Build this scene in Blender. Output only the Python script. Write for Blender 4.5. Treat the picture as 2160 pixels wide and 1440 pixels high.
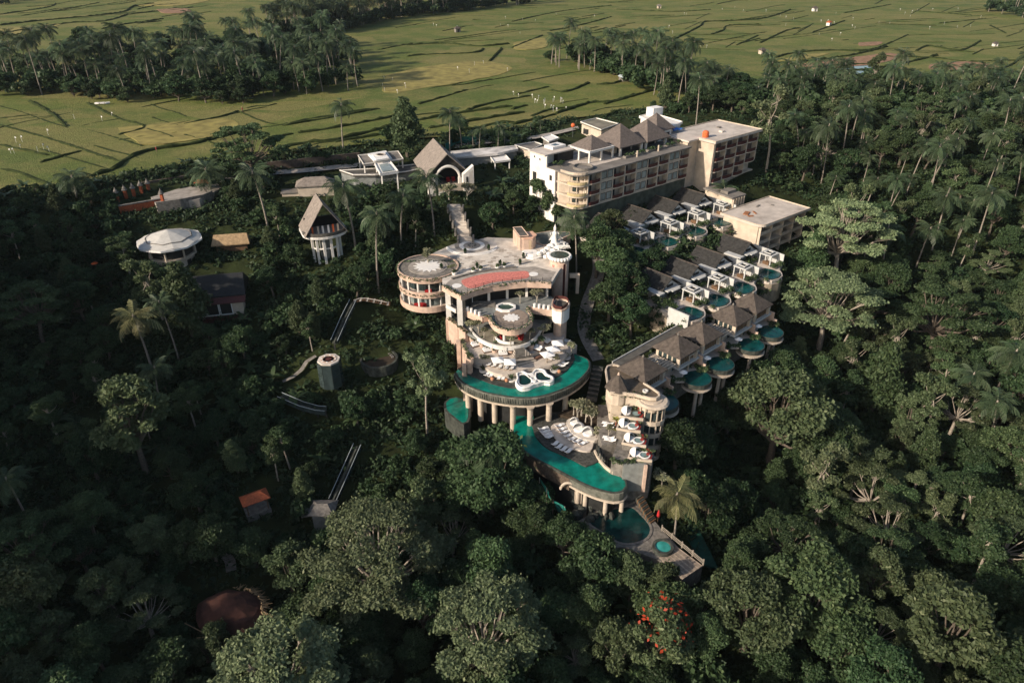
import bpy, math, random
import numpy as np
from mathutils import Vector, Matrix

for o in list(bpy.data.objects):
    bpy.data.objects.remove(o, do_unlink=True)
SC = bpy.context.scene
COL = SC.collection
R = math.radians

# ---------------------------------------------------------------- camera
CAM_H = 62.0          # metres above the rice plateau
PITCH = 30.0
FPX = 1500.0          # focal length for a 2160 px wide frame
cam_d = bpy.data.cameras.new('camera')
cam = bpy.data.objects.new('camera', cam_d)
COL.objects.link(cam)
cam.location = (0, 0, CAM_H)
cam.rotation_euler = (R(90 - PITCH), 0, 0)
cam_d.sensor_width = 36.0
cam_d.lens = FPX / 2160 * 36.0
cam_d.clip_start = 1.0
cam_d.clip_end = 6000
SC.camera = cam

# ---------------------------------------------------------------- world, sun, exposure
SUN_EL, SUN_AZ = 25.0, 213.0       # azimuth: angle of the direction TOWARDS the sun, degrees from +X
sdir = Vector((math.cos(R(SUN_EL)) * math.cos(R(SUN_AZ)), math.cos(R(SUN_EL)) * math.sin(R(SUN_AZ)), math.sin(R(SUN_EL))))
world = bpy.data.worlds.new('World')
SC.world = world
world.use_nodes = True
wn = world.node_tree
for n in list(wn.nodes):
    wn.nodes.remove(n)
sky = wn.nodes.new('ShaderNodeTexSky')
sky.sky_type = 'NISHITA'
sky.sun_disc = False
sky.sun_elevation = R(SUN_EL)
sky.sun_rotation = math.atan2(sdir.x, sdir.y)
sky.air_density = 1.0
sky.dust_density = 2.0
sky.ozone_density = 1.0
bgn = wn.nodes.new('ShaderNodeBackground')
bgn.inputs[1].default_value = 0.088
wo = wn.nodes.new('ShaderNodeOutputWorld')
wn.links.new(sky.outputs[0], bgn.inputs[0])
wn.links.new(bgn.outputs[0], wo.inputs[0])
sun_d = bpy.data.lights.new('sun', 'SUN')
sun_d.energy = 4.0
sun_d.angle = R(1.6)
sun_d.color = (1.0, 0.86, 0.71)
sun = bpy.data.objects.new('sun', sun_d)
COL.objects.link(sun)
sun.rotation_euler = (-sdir).to_track_quat('-Z', 'Y').to_euler()
sun.location = (-200, -60, 200)
SC.view_settings.view_transform = 'Standard'
SC.view_settings.look = 'None'
SC.view_settings.gamma = 1.0
SC.view_settings.exposure = 0.66
SC.view_settings.use_curve_mapping = False
SC.render.engine = 'CYCLES'
SC.cycles.max_bounces = 5
SC.cycles.diffuse_bounces = 2
SC.cycles.glossy_bounces = 2
SC.cycles.transmission_bounces = 3
SC.cycles.transparent_max_bounces = 4
SC.cycles.use_denoising = True

# ---------------------------------------------------------------- photograph geometry
SP, CP = math.sin(R(PITCH)), math.cos(R(PITCH))
def ray(px, py):
    a, b = (px - 1080) / FPX, (720 - py) / FPX
    return Vector((a, CP + b * SP, -SP + b * CP))
def W(px, py, z):
    """point of elevation z seen at photograph position (px, py)"""
    d = ray(px, py)
    t = (z - CAM_H) / d.z
    return Vector((d.x * t, d.y * t, z))
def proj(v):
    x, y, z = v[0], v[1], v[2] - CAM_H
    dep = y * CP - z * SP
    up = y * SP + z * CP
    return 1080 + FPX * x / dep, 720 - FPX * up / dep, dep
def above(p, py):
    """elevation at which the vertical through p crosses photograph row py"""
    d = ray(1080, py)
    return CAM_H + d.z / d.y * p[1]
def WY(px, py, Y):
    d = ray(px, py)
    t = Y / d.y
    return Vector((d.x * t, Y, CAM_H + d.z * t))

# ---------------------------------------------------------------- object helpers
ORG = {}
def thing(name, label, cat, loc=(0, 0, 0), rot=0.0, group=None, local=False):
    e = bpy.data.objects.new(name, None)
    COL.objects.link(e)
    e.location = loc
    e.rotation_euler = (0, 0, rot)
    e.empty_display_size = 0.5
    e['label'] = label
    e['category'] = cat
    if group:
        e['group'] = group
    ORG[e.name] = Vector((0, 0, 0)) if local else Vector(loc)
    return e
def tag(o, label, cat, group=None):
    o['label'] = label
    o['category'] = cat
    if group:
        o['group'] = group
    return o
def setting(o, kind='structure'):
    o['kind'] = kind
    return o

class MB:
    """collects shapes into one mesh"""
    def __init__(s):
        s.v, s.f = [], []
    def add(s, vs, fs):
        b = len(s.v)
        s.v.extend([(v[0], v[1], v[2]) for v in vs])
        s.f.extend([tuple(i + b for i in f) for f in fs])
        return s
    def box(s, c, d, rz=0.0):
        cx, cy, cz = c
        hx, hy, hz = d[0] / 2, d[1] / 2, d[2] / 2
        ca, sa = math.cos(rz), math.sin(rz)
        vs = []
        for dz in (-hz, hz):
            for dx, dy in ((-hx, -hy), (hx, -hy), (hx, hy), (-hx, hy)):
                vs.append((cx + dx * ca - dy * sa, cy + dx * sa + dy * ca, cz + dz))
        return s.add(vs, [(3, 2, 1, 0), (4, 5, 6, 7), (0, 1, 5, 4), (1, 2, 6, 5), (2, 3, 7, 6), (3, 0, 4, 7)])
    def bx(s, x0, x1, y0, y1, z0, z1):
        return s.box(((x0 + x1) / 2, (y0 + y1) / 2, (z0 + z1) / 2), (x1 - x0, y1 - y0, z1 - z0))
    def seg(s, a, b, w, z0, z1, off=0.0):
        """wall piece along plan line a-b, thickness w centred (shifted by off to the left), between z0 and z1"""
        a, b = Vector((a[0], a[1])), Vector((b[0], b[1]))
        d = (b - a)
        L = d.length
        d /= L
        n = Vector((-d.y, d.x))
        c = (a + b) / 2 + n * off
        return s.box((c.x, c.y, (z0 + z1) / 2), (L, w, z1 - z0), math.atan2(d.y, d.x))
    def prism(s, poly, z0, z1, top=True, bottom=True):
        n = len(poly)
        ar = sum(poly[i][0] * poly[(i + 1) % n][1] - poly[(i + 1) % n][0] * poly[i][1] for i in range(n))
        if ar < 0:
            poly = list(poly)[::-1]
        vs = [(p[0], p[1], z0) for p in poly] + [(p[0], p[1], z1) for p in poly]
        fs = [(i, (i + 1) % n, n + (i + 1) % n, n + i) for i in range(n)]
        if top:
            fs.append(tuple(range(n, 2 * n)))
        if bottom:
            fs.append(tuple(range(n - 1, -1, -1)))
        return s.add(vs, fs)
    def loft(s, rings, closed=True, cap0=False, cap1=False):
        n = len(rings[0])
        vs = [v for r in rings for v in r]
        fs = []
        for k in range(len(rings) - 1):
            for i in range(n if closed else n - 1):
                j = (i + 1) % n
                fs.append((k * n + i, k * n + j, (k + 1) * n + j, (k + 1) * n + i))
        if cap0:
            fs.append(tuple(range(n - 1, -1, -1)))
        if cap1:
            fs.append(tuple((len(rings) - 1) * n + i for i in range(n)))
        return s.add(vs, fs)
    def lathe(s, c, prof, n=16, cap0=True, cap1=True):
        rings = [[(c[0] + r * math.cos(2 * math.pi * i / n), c[1] + r * math.sin(2 * math.pi * i / n), c[2] + z) for i in range(n)] for r, z in prof]
        return s.loft(rings, True, cap0, cap1)
    def cyl(s, c, r, h, n=12, r2=None):
        return s.lathe(c, [(r, 0), (r if r2 is None else r2, h)], n)
    def tube(s, pts, rad, n=6, cap=True):
        pts = [Vector(p) for p in pts]
        rings = []
        for i, p in enumerate(pts):
            t = (pts[min(i + 1, len(pts) - 1)] - pts[max(i - 1, 0)])
            t = t.normalized() if t.length > 1e-6 else Vector((0, 0, 1))
            u = t.cross(Vector((0.31, 0.17, 1.0) if abs(t.z) < 0.9 else (1, 0.2, 0))).normalized()
            w = t.cross(u)
            r = rad[i] if isinstance(rad, (list, tuple)) else rad
            rings.append([p + (u * math.cos(2 * math.pi * k / n) + w * math.sin(2 * math.pi * k / n)) * r for k in range(n)])
        return s.loft(rings, True, cap, cap)
    def bar(s, a, b, w, h=None):
        return s.tube([a, b], w / 2 * 1.3, 4)
    def hip(s, x0, x1, y0, y1, z0, z1, ridge=0.0, axis=0, lip=0.12):
        """hipped or pyramid roof in local axes"""
        cx, cy = (x0 + x1) / 2, (y0 + y1) / 2
        if axis == 0:
            a, b = (cx - ridge / 2 - 0.02, cy, z1), (cx + ridge / 2 + 0.02, cy, z1)
        else:
            a, b = (cx, cy - ridge / 2 - 0.02, z1), (cx, cy + ridge / 2 + 0.02, z1)
        vs = [(x0, y0, z0), (x1, y0, z0), (x1, y1, z0), (x0, y1, z0), (x0, y0, z0 - lip), (x1, y0, z0 - lip), (x1, y1, z0 - lip), (x0, y1, z0 - lip), a, b]
        if axis == 0:
            fs = [(0, 1, 9, 8), (1, 2, 9), (2, 3, 8, 9), (3, 0, 8)]
        else:
            fs = [(0, 1, 8), (1, 2, 9, 8), (2, 3, 9), (3, 0, 8, 9)]
        fs += [(4, 5, 1, 0), (5, 6, 2, 1), (6, 7, 3, 2), (7, 4, 0, 3), (7, 6, 5, 4)]
        return s.add(vs, fs)
    def xf(s, M):
        s.v = [tuple(M @ Vector(v)) for v in s.v]
        return s

def obj(name, mb, mat, parent=None, smooth=False):
    me = bpy.data.meshes.new(name)
    vs = mb.v
    if parent is not None:
        o0 = ORG[parent.name]
        if o0.length > 0:
            vs = [(v[0] - o0.x, v[1] - o0.y, v[2] - o0.z) for v in vs]
    me.from_pydata(vs, [], mb.f)
    if mat is not None:
        me.materials.append(mat)
    if smooth:
        me.polygons.foreach_set('use_smooth', [True] * len(me.polygons))
    me.update()
    o = bpy.data.objects.new(name, me)
    COL.objects.link(o)
    if parent is not None:
        o.parent = parent
        ORG[o.name] = ORG[parent.name]
    else:
        ORG[o.name] = Vector((0, 0, 0))
    return o
def inst(name, me, parent, loc, rot=(0, 0, 0), scale=(1, 1, 1)):
    o = bpy.data.objects.new(name, me)
    COL.objects.link(o)
    if parent is not None:
        o.parent = parent
        o0 = ORG[parent.name]
        o.location = (loc[0] - o0.x, loc[1] - o0.y, loc[2] - o0.z)
        ORG[o.name] = o0
    else:
        o.location = loc
    o.rotation_euler = rot
    o.scale = scale
    return o
def mesh(name, mb, mat, smooth=False):
    me = bpy.data.meshes.new(name)
    me.from_pydata(mb.v, [], mb.f)
    me.materials.append(mat)
    if smooth:
        me.polygons.foreach_set('use_smooth', [True] * len(me.polygons))
    me.update()
    return me
def copy_tree(root, loc, rot=None, label=None, scale=None):
    r = root.copy()
    COL.objects.link(r)
    r.location = loc
    if rot is not None:
        r.rotation_euler = (0, 0, rot)
    if scale is not None:
        r.scale = (scale, scale, scale)
    if label:
        r['label'] = label
    for ch in root.children:
        c = ch.copy()
        COL.objects.link(c)
        c.parent = r
        for g in ch.children:
            d = g.copy()
            COL.objects.link(d)
            d.parent = c
    return r
def np_mesh(name, v, f, mat, smooth=False):
    """v (n,3) floats, f (m,k) ints"""
    me = bpy.data.meshes.new(name)
    m, k = f.shape
    me.vertices.add(len(v))
    me.vertices.foreach_set('co', np.ascontiguousarray(v, dtype=np.float32).ravel())
    me.loops.add(m * k)
    me.loops.foreach_set('vertex_index', np.ascontiguousarray(f, dtype=np.int32).ravel())
    me.polygons.add(m)
    me.polygons.foreach_set('loop_start', np.arange(0, m * k, k, dtype=np.int32))
    try:
        me.polygons.foreach_set('loop_total', np.full(m, k, dtype=np.int32))
    except Exception:
        pass
    if smooth:
        me.polygons.foreach_set('use_smooth', np.ones(m, dtype=bool))
    me.materials.append(mat)
    me.update(calc_edges=True)
    me.validate()
    return me

# ---------------------------------------------------------------- materials
MATS = {}
def mat(name, col, rough=0.8, var=0.25, scale=1.0, col2=None, bump=0.0, bscale=8.0, spec=0.3, metal=0.0, detail=4.0, stain=0.0, stain_col=(0.05, 0.055, 0.045)):
    """surface with noise in its colour, optional stains and fine relief"""
    if name in MATS:
        return MATS[name]
    m = bpy.data.materials.new(name)
    m.use_nodes = True
    nt = m.node_tree
    b = nt.nodes['Principled BSDF']
    b.inputs['Roughness'].default_value = rough
    b.inputs['Specular IOR Level'].default_value = spec
    b.inputs['Metallic'].default_value = metal
    geo = nt.nodes.new('ShaderNodeNewGeometry')
    nz = nt.nodes.new('ShaderNodeTexNoise')
    nz.inputs['Scale'].default_value = scale
    nz.inputs['Detail'].default_value = detail
    nt.links.new(geo.outputs['Position'], nz.inputs['Vector'])
    rp = nt.nodes.new('ShaderNodeValToRGB')
    c2 = col2 if col2 else tuple(c * (1 + var) for c in col)
    c1 = col if col2 else tuple(c * (1 - var) for c in col)
    rp.color_ramp.elements[0].position = 0.32
    rp.color_ramp.elements[1].position = 0.68
    rp.color_ramp.elements[0].color = (*c1, 1)
    rp.color_ramp.elements[1].color = (*c2, 1)
    nt.links.new(nz.outputs['Fac'], rp.inputs['Fac'])
    out = rp.outputs['Color']
    if stain > 0:
        n2 = nt.nodes.new('ShaderNodeTexNoise')
        n2.inputs['Scale'].default_value = scale * 0.45
        n2.inputs['Detail'].default_value = 7
        n2.inputs['Roughness'].default_value = 0.7
        nt.links.new(geo.outputs['Position'], n2.inputs['Vector'])
        r2 = nt.nodes.new('ShaderNodeValToRGB')
        r2.color_ramp.elements[0].position = 0.5
        r2.color_ramp.elements[1].position = 0.72
        r2.color_ramp.elements[0].color = (0, 0, 0, 1)
        r2.color_ramp.elements[1].color = (stain, stain, stain, 1)
        nt.links.new(n2.outputs['Fac'], r2.inputs['Fac'])
        mx = nt.nodes.new('ShaderNodeMixRGB')
        mx.inputs['Color2'].default_value = (*stain_col, 1)
        nt.links.new(r2.outputs['Color'], mx.inputs['Fac'])
        nt.links.new(out, mx.inputs['Color1'])
        out = mx.outputs['Color']
    nt.links.new(out, b.inputs['Base Color'])
    if bump > 0:
        n3 = nt.nodes.new('ShaderNodeTexNoise')
        n3.inputs['Scale'].default_value = bscale
        n3.inputs['Detail'].default_value = 3
        nt.links.new(geo.outputs['Position'], n3.inputs['Vector'])
        bp = nt.nodes.new('ShaderNodeBump')
        bp.inputs['Strength'].default_value = bump
        bp.inputs['Distance'].default_value = 0.15
        nt.links.new(n3.outputs['Fac'], bp.inputs['Height'])
        nt.links.new(bp.outputs['Normal'], b.inputs['Normal'])
    MATS[name] = m
    return m

def leaf_mat(name, c1, c2, c3=None, trans=0.22, rough=0.55):
    """leaf colour varies by leaf, by clump of leaves and by plant"""
    if name in MATS:
        return MATS[name]
    m = bpy.data.materials.new(name)
    m.use_nodes = True
    nt = m.node_tree
    b = nt.nodes['Principled BSDF']
    b.inputs['Roughness'].default_value = rough
    b.inputs['Specular IOR Level'].default_value = 0.18
    geo = nt.nodes.new('ShaderNodeNewGeometry')
    oi = nt.nodes.new('ShaderNodeObjectInfo')
    rp = nt.nodes.new('ShaderNodeValToRGB')
    rp.color_ramp.elements[0].color = (*c1, 1)
    rp.color_ramp.elements[1].color = (*c2, 1)
    if c3:
        e = rp.color_ramp.elements.new(0.93)
        e.color = (*c2, 1)
        rp.color_ramp.elements[2].color = (*c3, 1)
    nt.links.new(geo.outputs['Random Per Island'], rp.inputs['Fac'])
    hs = nt.nodes.new('ShaderNodeHueSaturation')
    mr = nt.nodes.new('ShaderNodeMapRange')
    mr.inputs['To Min'].default_value = 0.7
    mr.inputs['To Max'].default_value = 1.4
    nt.links.new(oi.outputs['Random'], mr.inputs['Value'])
    nt.links.new(mr.outputs['Result'], hs.inputs['Value'])
    mh = nt.nodes.new('ShaderNodeMapRange')
    mh.inputs['To Min'].default_value = 0.482
    mh.inputs['To Max'].default_value = 0.512
    m2 = nt.nodes.new('ShaderNodeMath')
    m2.operation = 'MULTIPLY'
    m2.inputs[1].default_value = 7.31
    m3 = nt.nodes.new('ShaderNodeMath')
    m3.operation = 'FRACT'
    nt.links.new(oi.outputs['Random'], m2.inputs[0])
    nt.links.new(m2.outputs[0], m3.inputs[0])
    nt.links.new(m3.outputs[0], mh.inputs['Value'])
    nt.links.new(mh.outputs['Result'], hs.inputs['Hue'])
    nt.links.new(rp.outputs['Color'], hs.inputs['Color'])
    nt.links.new(hs.outputs['Color'], b.inputs['Base Color'])
    tr = nt.nodes.new('ShaderNodeBsdfTranslucent')
    nt.links.new(hs.outputs['Color'], tr.inputs['Color'])
    mx = nt.nodes.new('ShaderNodeMixShader')
    mx.inputs['Fac'].default_value = trans
    nt.links.new(b.outputs[0], mx.inputs[1])
    nt.links.new(tr.outputs[0], mx.inputs[2])
    nt.links.new(mx.outputs[0], nt.nodes['Material Output'].inputs['Surface'])
    MATS[name] = m
    return m

M_CREAM = mat('cream_render', (0.50, 0.42, 0.33), 0.85, 0.12, 0.6, bump=0.15, stain=0.35, stain_col=(0.16, 0.14, 0.11))
M_PINK = mat('pink_render', (0.53, 0.385, 0.30), 0.85, 0.16, 0.7, bump=0.15, stain=0.5, stain_col=(0.20, 0.165, 0.13))
M_WHITE = mat('white_render', (0.66, 0.63, 0.58), 0.8, 0.08, 0.8, bump=0.1, stain=0.3, stain_col=(0.25, 0.24, 0.21))
M_PLASTER = mat('white_plaster', (0.74, 0.72, 0.68), 0.7, 0.06, 1.5, bump=0.2)
M_CONC = mat('concrete_roof', (0.185, 0.168, 0.148), 0.9, 0.2, 0.35, bump=0.3, stain=0.7, stain_col=(0.09, 0.08, 0.07))
M_CONCL = mat('pale_roof', (0.52, 0.46, 0.40), 0.9, 0.15, 0.3, bump=0.3, stain=0.55, stain_col=(0.17, 0.14, 0.11))
M_DARKROOF = mat('dark_flat_roof', (0.085, 0.08, 0.07), 0.9, 0.3, 0.6, bump=0.3)
M_BROWNROOF = mat('brown_flat_roof', (0.11, 0.085, 0.06), 0.9, 0.25, 1.2, bump=0.4)
M_THATCH = mat('weathered_shingle', (0.088, 0.072, 0.06), 0.95, 0.3, 1.4, bump=0.7, bscale=14, stain=0.4, stain_col=(0.06, 0.055, 0.045))
M_THATCHL = mat('grey_thatch', (0.24, 0.205, 0.175), 0.95, 0.2, 1.2, bump=0.7, bscale=14, stain=0.3, stain_col=(0.1, 0.09, 0.075))
M_THATCHD = mat('dark_thatch', (0.034, 0.033, 0.031), 0.95, 0.35, 1.4, bump=0.7, bscale=14)
M_STRAW = mat('straw', (0.36, 0.25, 0.14), 0.95, 0.25, 1.5, bump=0.8, bscale=14)
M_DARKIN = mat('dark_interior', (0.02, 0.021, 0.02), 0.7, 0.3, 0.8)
M_GLASS = mat('window_glass', (0.035, 0.05, 0.05), 0.08, 0.3, 0.8, spec=0.6)
M_CURTAIN = mat('curtained_glass', (0.22, 0.26, 0.25), 0.3, 0.3, 0.5, spec=0.5)
M_REDWOOD = mat('dark_red_wood', (0.075, 0.022, 0.018), 0.7, 0.3, 3)
M_WOOD = mat('brown_wood', (0.13, 0.075, 0.04), 0.8, 0.35, 3, bump=0.3)
M_STONE = mat('grey_stone', (0.17, 0.155, 0.135), 0.9, 0.35, 1.4, bump=0.5, stain=0.4)
M_DSTONE = mat('dark_stone', (0.045, 0.05, 0.042), 0.75, 0.5, 1.2, bump=0.6, stain=0.4, stain_col=(0.10, 0.11, 0.085))
M_PAVE = mat('plaza_paving', (0.58, 0.525, 0.455), 0.9, 0.18, 0.55, bump=0.3, stain=0.5, stain_col=(0.17, 0.145, 0.12))
M_PAVED = mat('worn_paving', (0.33, 0.295, 0.255), 0.9, 0.2, 0.7, bump=0.3, stain=0.5)
M_DECKP = mat('terrace_paving', (0.52, 0.455, 0.39), 0.85, 0.12, 0.9, bump=0.2, stain=0.3, stain_col=(0.24, 0.2, 0.17))
M_GREYFL = mat('grey_floor', (0.19, 0.20, 0.19), 0.6, 0.2, 0.9)
M_REDTILE = mat('red_deck_tile', (0.55, 0.185, 0.15), 0.85, 0.25, 2.2)
M_TERRA = mat('terracotta_roof', (0.33, 0.085, 0.035), 0.85, 0.25, 2.5, bump=0.5)
M_LOUNGE = mat('white_cushion', (0.78, 0.77, 0.75), 0.8, 0.05, 2)
M_METAL = mat('grey_metal', (0.16, 0.18, 0.18), 0.4, 0.2, 2, metal=0.6)
M_DMETAL = mat('dark_metal', (0.03, 0.03, 0.03), 0.5, 0.2, 2)
M_SOIL = mat('soil', (0.045, 0.032, 0.02), 0.95, 0.4, 1)
M_REDCLOTH = mat('red_cloth', (0.36, 0.02, 0.02), 0.8, 0.2, 2)
M_ORANGE = mat('orange_plastic', (0.62, 0.13, 0.04), 0.5, 0.15, 2)
M_BLUE = mat('blue_tarp', (0.03, 0.13, 0.42), 0.5, 0.25, 2)
M_TEALNET = mat('teal_net', (0.010, 0.13, 0.105), 0.7, 0.3, 2)
M_POOLTILE = mat('pool_tile', (0.02, 0.16, 0.13), 0.5, 0.2, 3)
M_BARK = mat('pale_bark', (0.27, 0.235, 0.19), 0.95, 0.3, 3)
M_BARKD = mat('brown_bark', (0.11, 0.09, 0.07), 0.95, 0.3, 3)
M_PALMB = mat('palm_bark', (0.23, 0.20, 0.165), 0.95, 0.3, 4)
M_TWIG = mat('grey_twig', (0.36, 0.32, 0.26), 0.95, 0.2, 4)
# ================================================================ terrain
CTRL_PX = [
 (0,415,0),(150,408,0),(300,385,-1),(450,360,-1),(620,352,-1.5),(760,352,-2),(860,320,-1),(950,300,-0.5),(1100,290,-1),(1200,262,0),(1400,240,0),(1600,240,0),(1800,190,0),(2160,180,0),
 (950,400,-3.5),(1010,410,-3.5),(1130,400,-4.5),(1200,445,-7),(1340,425,-8),(1450,405,-8),(1500,400,-8.5),(1590,370,-7),(1650,420,-13),
 (960,440,-5),(1000,512,-12),(900,530,-13.5),(1120,500,-12),(900,620,-21),(850,640,-20.5),(1050,610,-21),(1180,600,-20),(1080,700,-22),(1000,740,-24),
 (1090,770,-27),(1100,830,-32),(1000,830,-32),(1220,800,-30),(1150,950,-35),(1080,930,-35),(1250,1000,-37),(1310,1110,-41),(1440,1200,-42),(1370,1130,-40),
 (1225,500,-12),(1255,560,-14.5),(1235,650,-20),(1262,760,-26),(1300,860,-31),(1340,930,-33),(1380,1000,-36),
 (1350,500,-12),(1520,445,-12),(1290,560,-15),(1340,640,-20),(1420,645,-20.5),(1620,560,-19.5),(1540,620,-21),(1400,800,-31),(1620,700,-31),(1500,800,-33),(1480,900,-41),(1650,770,-39),(1400,960,-40),
 (1620,530,-19.5),(1700,520,-19),(1560,470,-14),
 (1750,400,-12),(1750,650,-31),(1750,900,-46),(1600,1000,-47),(1600,1200,-47),(2000,400,-10),(2160,300,-4),(2100,600,-31),(2160,900,-41),(2000,1100,-44),(1900,1300,-46),(2160,1440,-43),(1500,1440,-48),
 (1080,1440,-49),(700,1440,-49),(300,1440,-43),(0,1440,-35),(1250,1250,-46),(1450,1300,-46),
 (0,520,-6),(300,530,-9),(480,525,-10),(550,480,-7.5),(690,520,-10.5),(800,480,-9),(840,560,-13),(0,700,-14),(250,650,-15),(450,650,-17),(650,620,-16),(755,660,-18.5),(693,790,-26),(800,770,-26),(600,850,-29),(690,890,-31.5),(900,850,-32),(950,920,-35),(750,960,-35),(690,1100,-41),(540,1080,-36),(300,900,-28),(0,950,-23),(480,1300,-43),(200,1200,-34),(900,1050,-41),(900,1250,-47),
]
CTRL_W = [(-320,y,2) for y in (230,300,360)] + [(x,360,0) for x in (-200,-100,0,100,200,320)] + [(-150,190,1),(-145,150,2),(-140,120,4),(-132,90,2),(-135,60,0),(-145,30,-9),(-230,150,3),(-230,60,2),(-300,100,3),  # includes an unseen ridge, raised on the left to shade the slope
 (0,25,-50),(100,25,-48),(-80,30,-40),(170,60,-40),(220,120,-30),(220,200,-8),(260,260,0),(320,150,-8),(320,60,-20),(0,300,0),(150,300,0),(-100,300,0),(-160,260,0),(200,300,0),(70,300,0)]
_c = np.array([list(W(*p)) for p in CTRL_PX] + [list(p) for p in CTRL_W], dtype=float)
def _tps(a, b):
    d2 = ((a[:, None, :] - b[None, :, :]) ** 2).sum(-1) / 1e4
    return np.where(d2 > 0, 0.5 * d2 * np.log(d2 + 1e-12), 0)
_n = len(_c)
_A = np.zeros((_n + 3, _n + 3))
_A[:_n, :_n] = _tps(_c[:, :2], _c[:, :2]) + np.eye(_n) * 0.004
_A[:_n, _n] = 1
_A[:_n, _n + 1:] = _c[:, :2] / 100
_A[_n:, :_n] = _A[:_n, _n:].T
_wt = np.linalg.solve(_A, np.concatenate([_c[:, 2], np.zeros(3)]))
def H_np(xy):
    xy = np.asarray(xy, dtype=float)
    z = _tps(xy, _c[:, :2]) @ _wt[:_n] + _wt[_n] + (xy / 100) @ _wt[_n + 1:]
    y = xy[:, 1]
    t = np.clip((y - 275) / 60, 0, 1)
    z = z * (1 - t)
    return np.clip(z, -54, 9)
def Hz(x, y):
    return float(H_np([[x, y]])[0])
GX0, GX1, GY0, GY1, GS = -330.0, 330.0, 4.0, 400.0, 3.0
gnx, gny = int((GX1 - GX0) / GS) + 1, int((GY1 - GY0) / GS) + 1
_gx, _gy = np.meshgrid(GX0 + GS * np.arange(gnx), GY0 + GS * np.arange(gny))
_pts = np.stack([_gx.ravel(), _gy.ravel()], 1)
GZ = np.concatenate([H_np(_pts[i:i + 4000]) for i in range(0, len(_pts), 4000)]).reshape(gny, gnx)
# under the paddies the slope stays just below the rice sheet
_RIMP = [(-700,395),(-20,408),(135,396),(250,372),(400,342),(500,331),(620,320),(760,304),(870,292),(960,286),(1100,268),(1200,250),(1300,238),(1390,222)]
_dep = _gy * CP - (0.35 - CAM_H) * SP
_ppx = 1080 + FPX * _gx / _dep
_ppy = 720 - FPX * (_gy * SP + (0.35 - CAM_H) * CP) / _dep
_lim = np.interp(_ppx, [p[0] for p in _RIMP], [p[1] for p in _RIMP], right=-1)
GZ = np.where(_ppy < _lim + 2, np.minimum(GZ, -0.25), GZ)
def H(x, y):
    fx, fy = (x - GX0) / GS, (y - GY0) / GS
    i, j = int(min(max(fx, 0), gnx - 2)), int(min(max(fy, 0), gny - 2))
    u, v = min(max(fx - i, 0), 1), min(max(fy - j, 0), 1)
    return (GZ[j, i] * (1 - u) + GZ[j, i + 1] * u) * (1 - v) + (GZ[j + 1, i] * (1 - u) + GZ[j + 1, i + 1] * u) * v
def G(px, py):
    """ground point seen at photograph position"""
    d = ray(px, py)
    lo, t = None, 40.0
    while t < 1500:
        p = Vector((d.x * t, d.y * t, CAM_H + d.z * t))
        h = H(p.x, p.y) if p.y < 395 else 0.0
        if p.z < h:
            break
        t += 1.0
    return Vector((p.x, p.y, h))

M_GROUND = mat('forest_floor', (0.016, 0.021, 0.008), 0.95, 0.4, 0.35, col2=(0.032, 0.043, 0.014), bump=0.6, bscale=2.0, spec=0.1)
vv = np.stack([_gx.ravel(), _gy.ravel(), GZ.ravel()], 1)
idx = np.arange(gnx * gny).reshape(gny, gnx)
ff = np.stack([idx[:-1, :-1], idx[:-1, 1:], idx[1:, 1:], idx[1:, :-1]], -1).reshape(-1, 4)
hill = bpy.data.objects.new('hillside', np_mesh('hillside', vv, ff, M_GROUND, True))
COL.objects.link(hill)
setting(hill)

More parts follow.
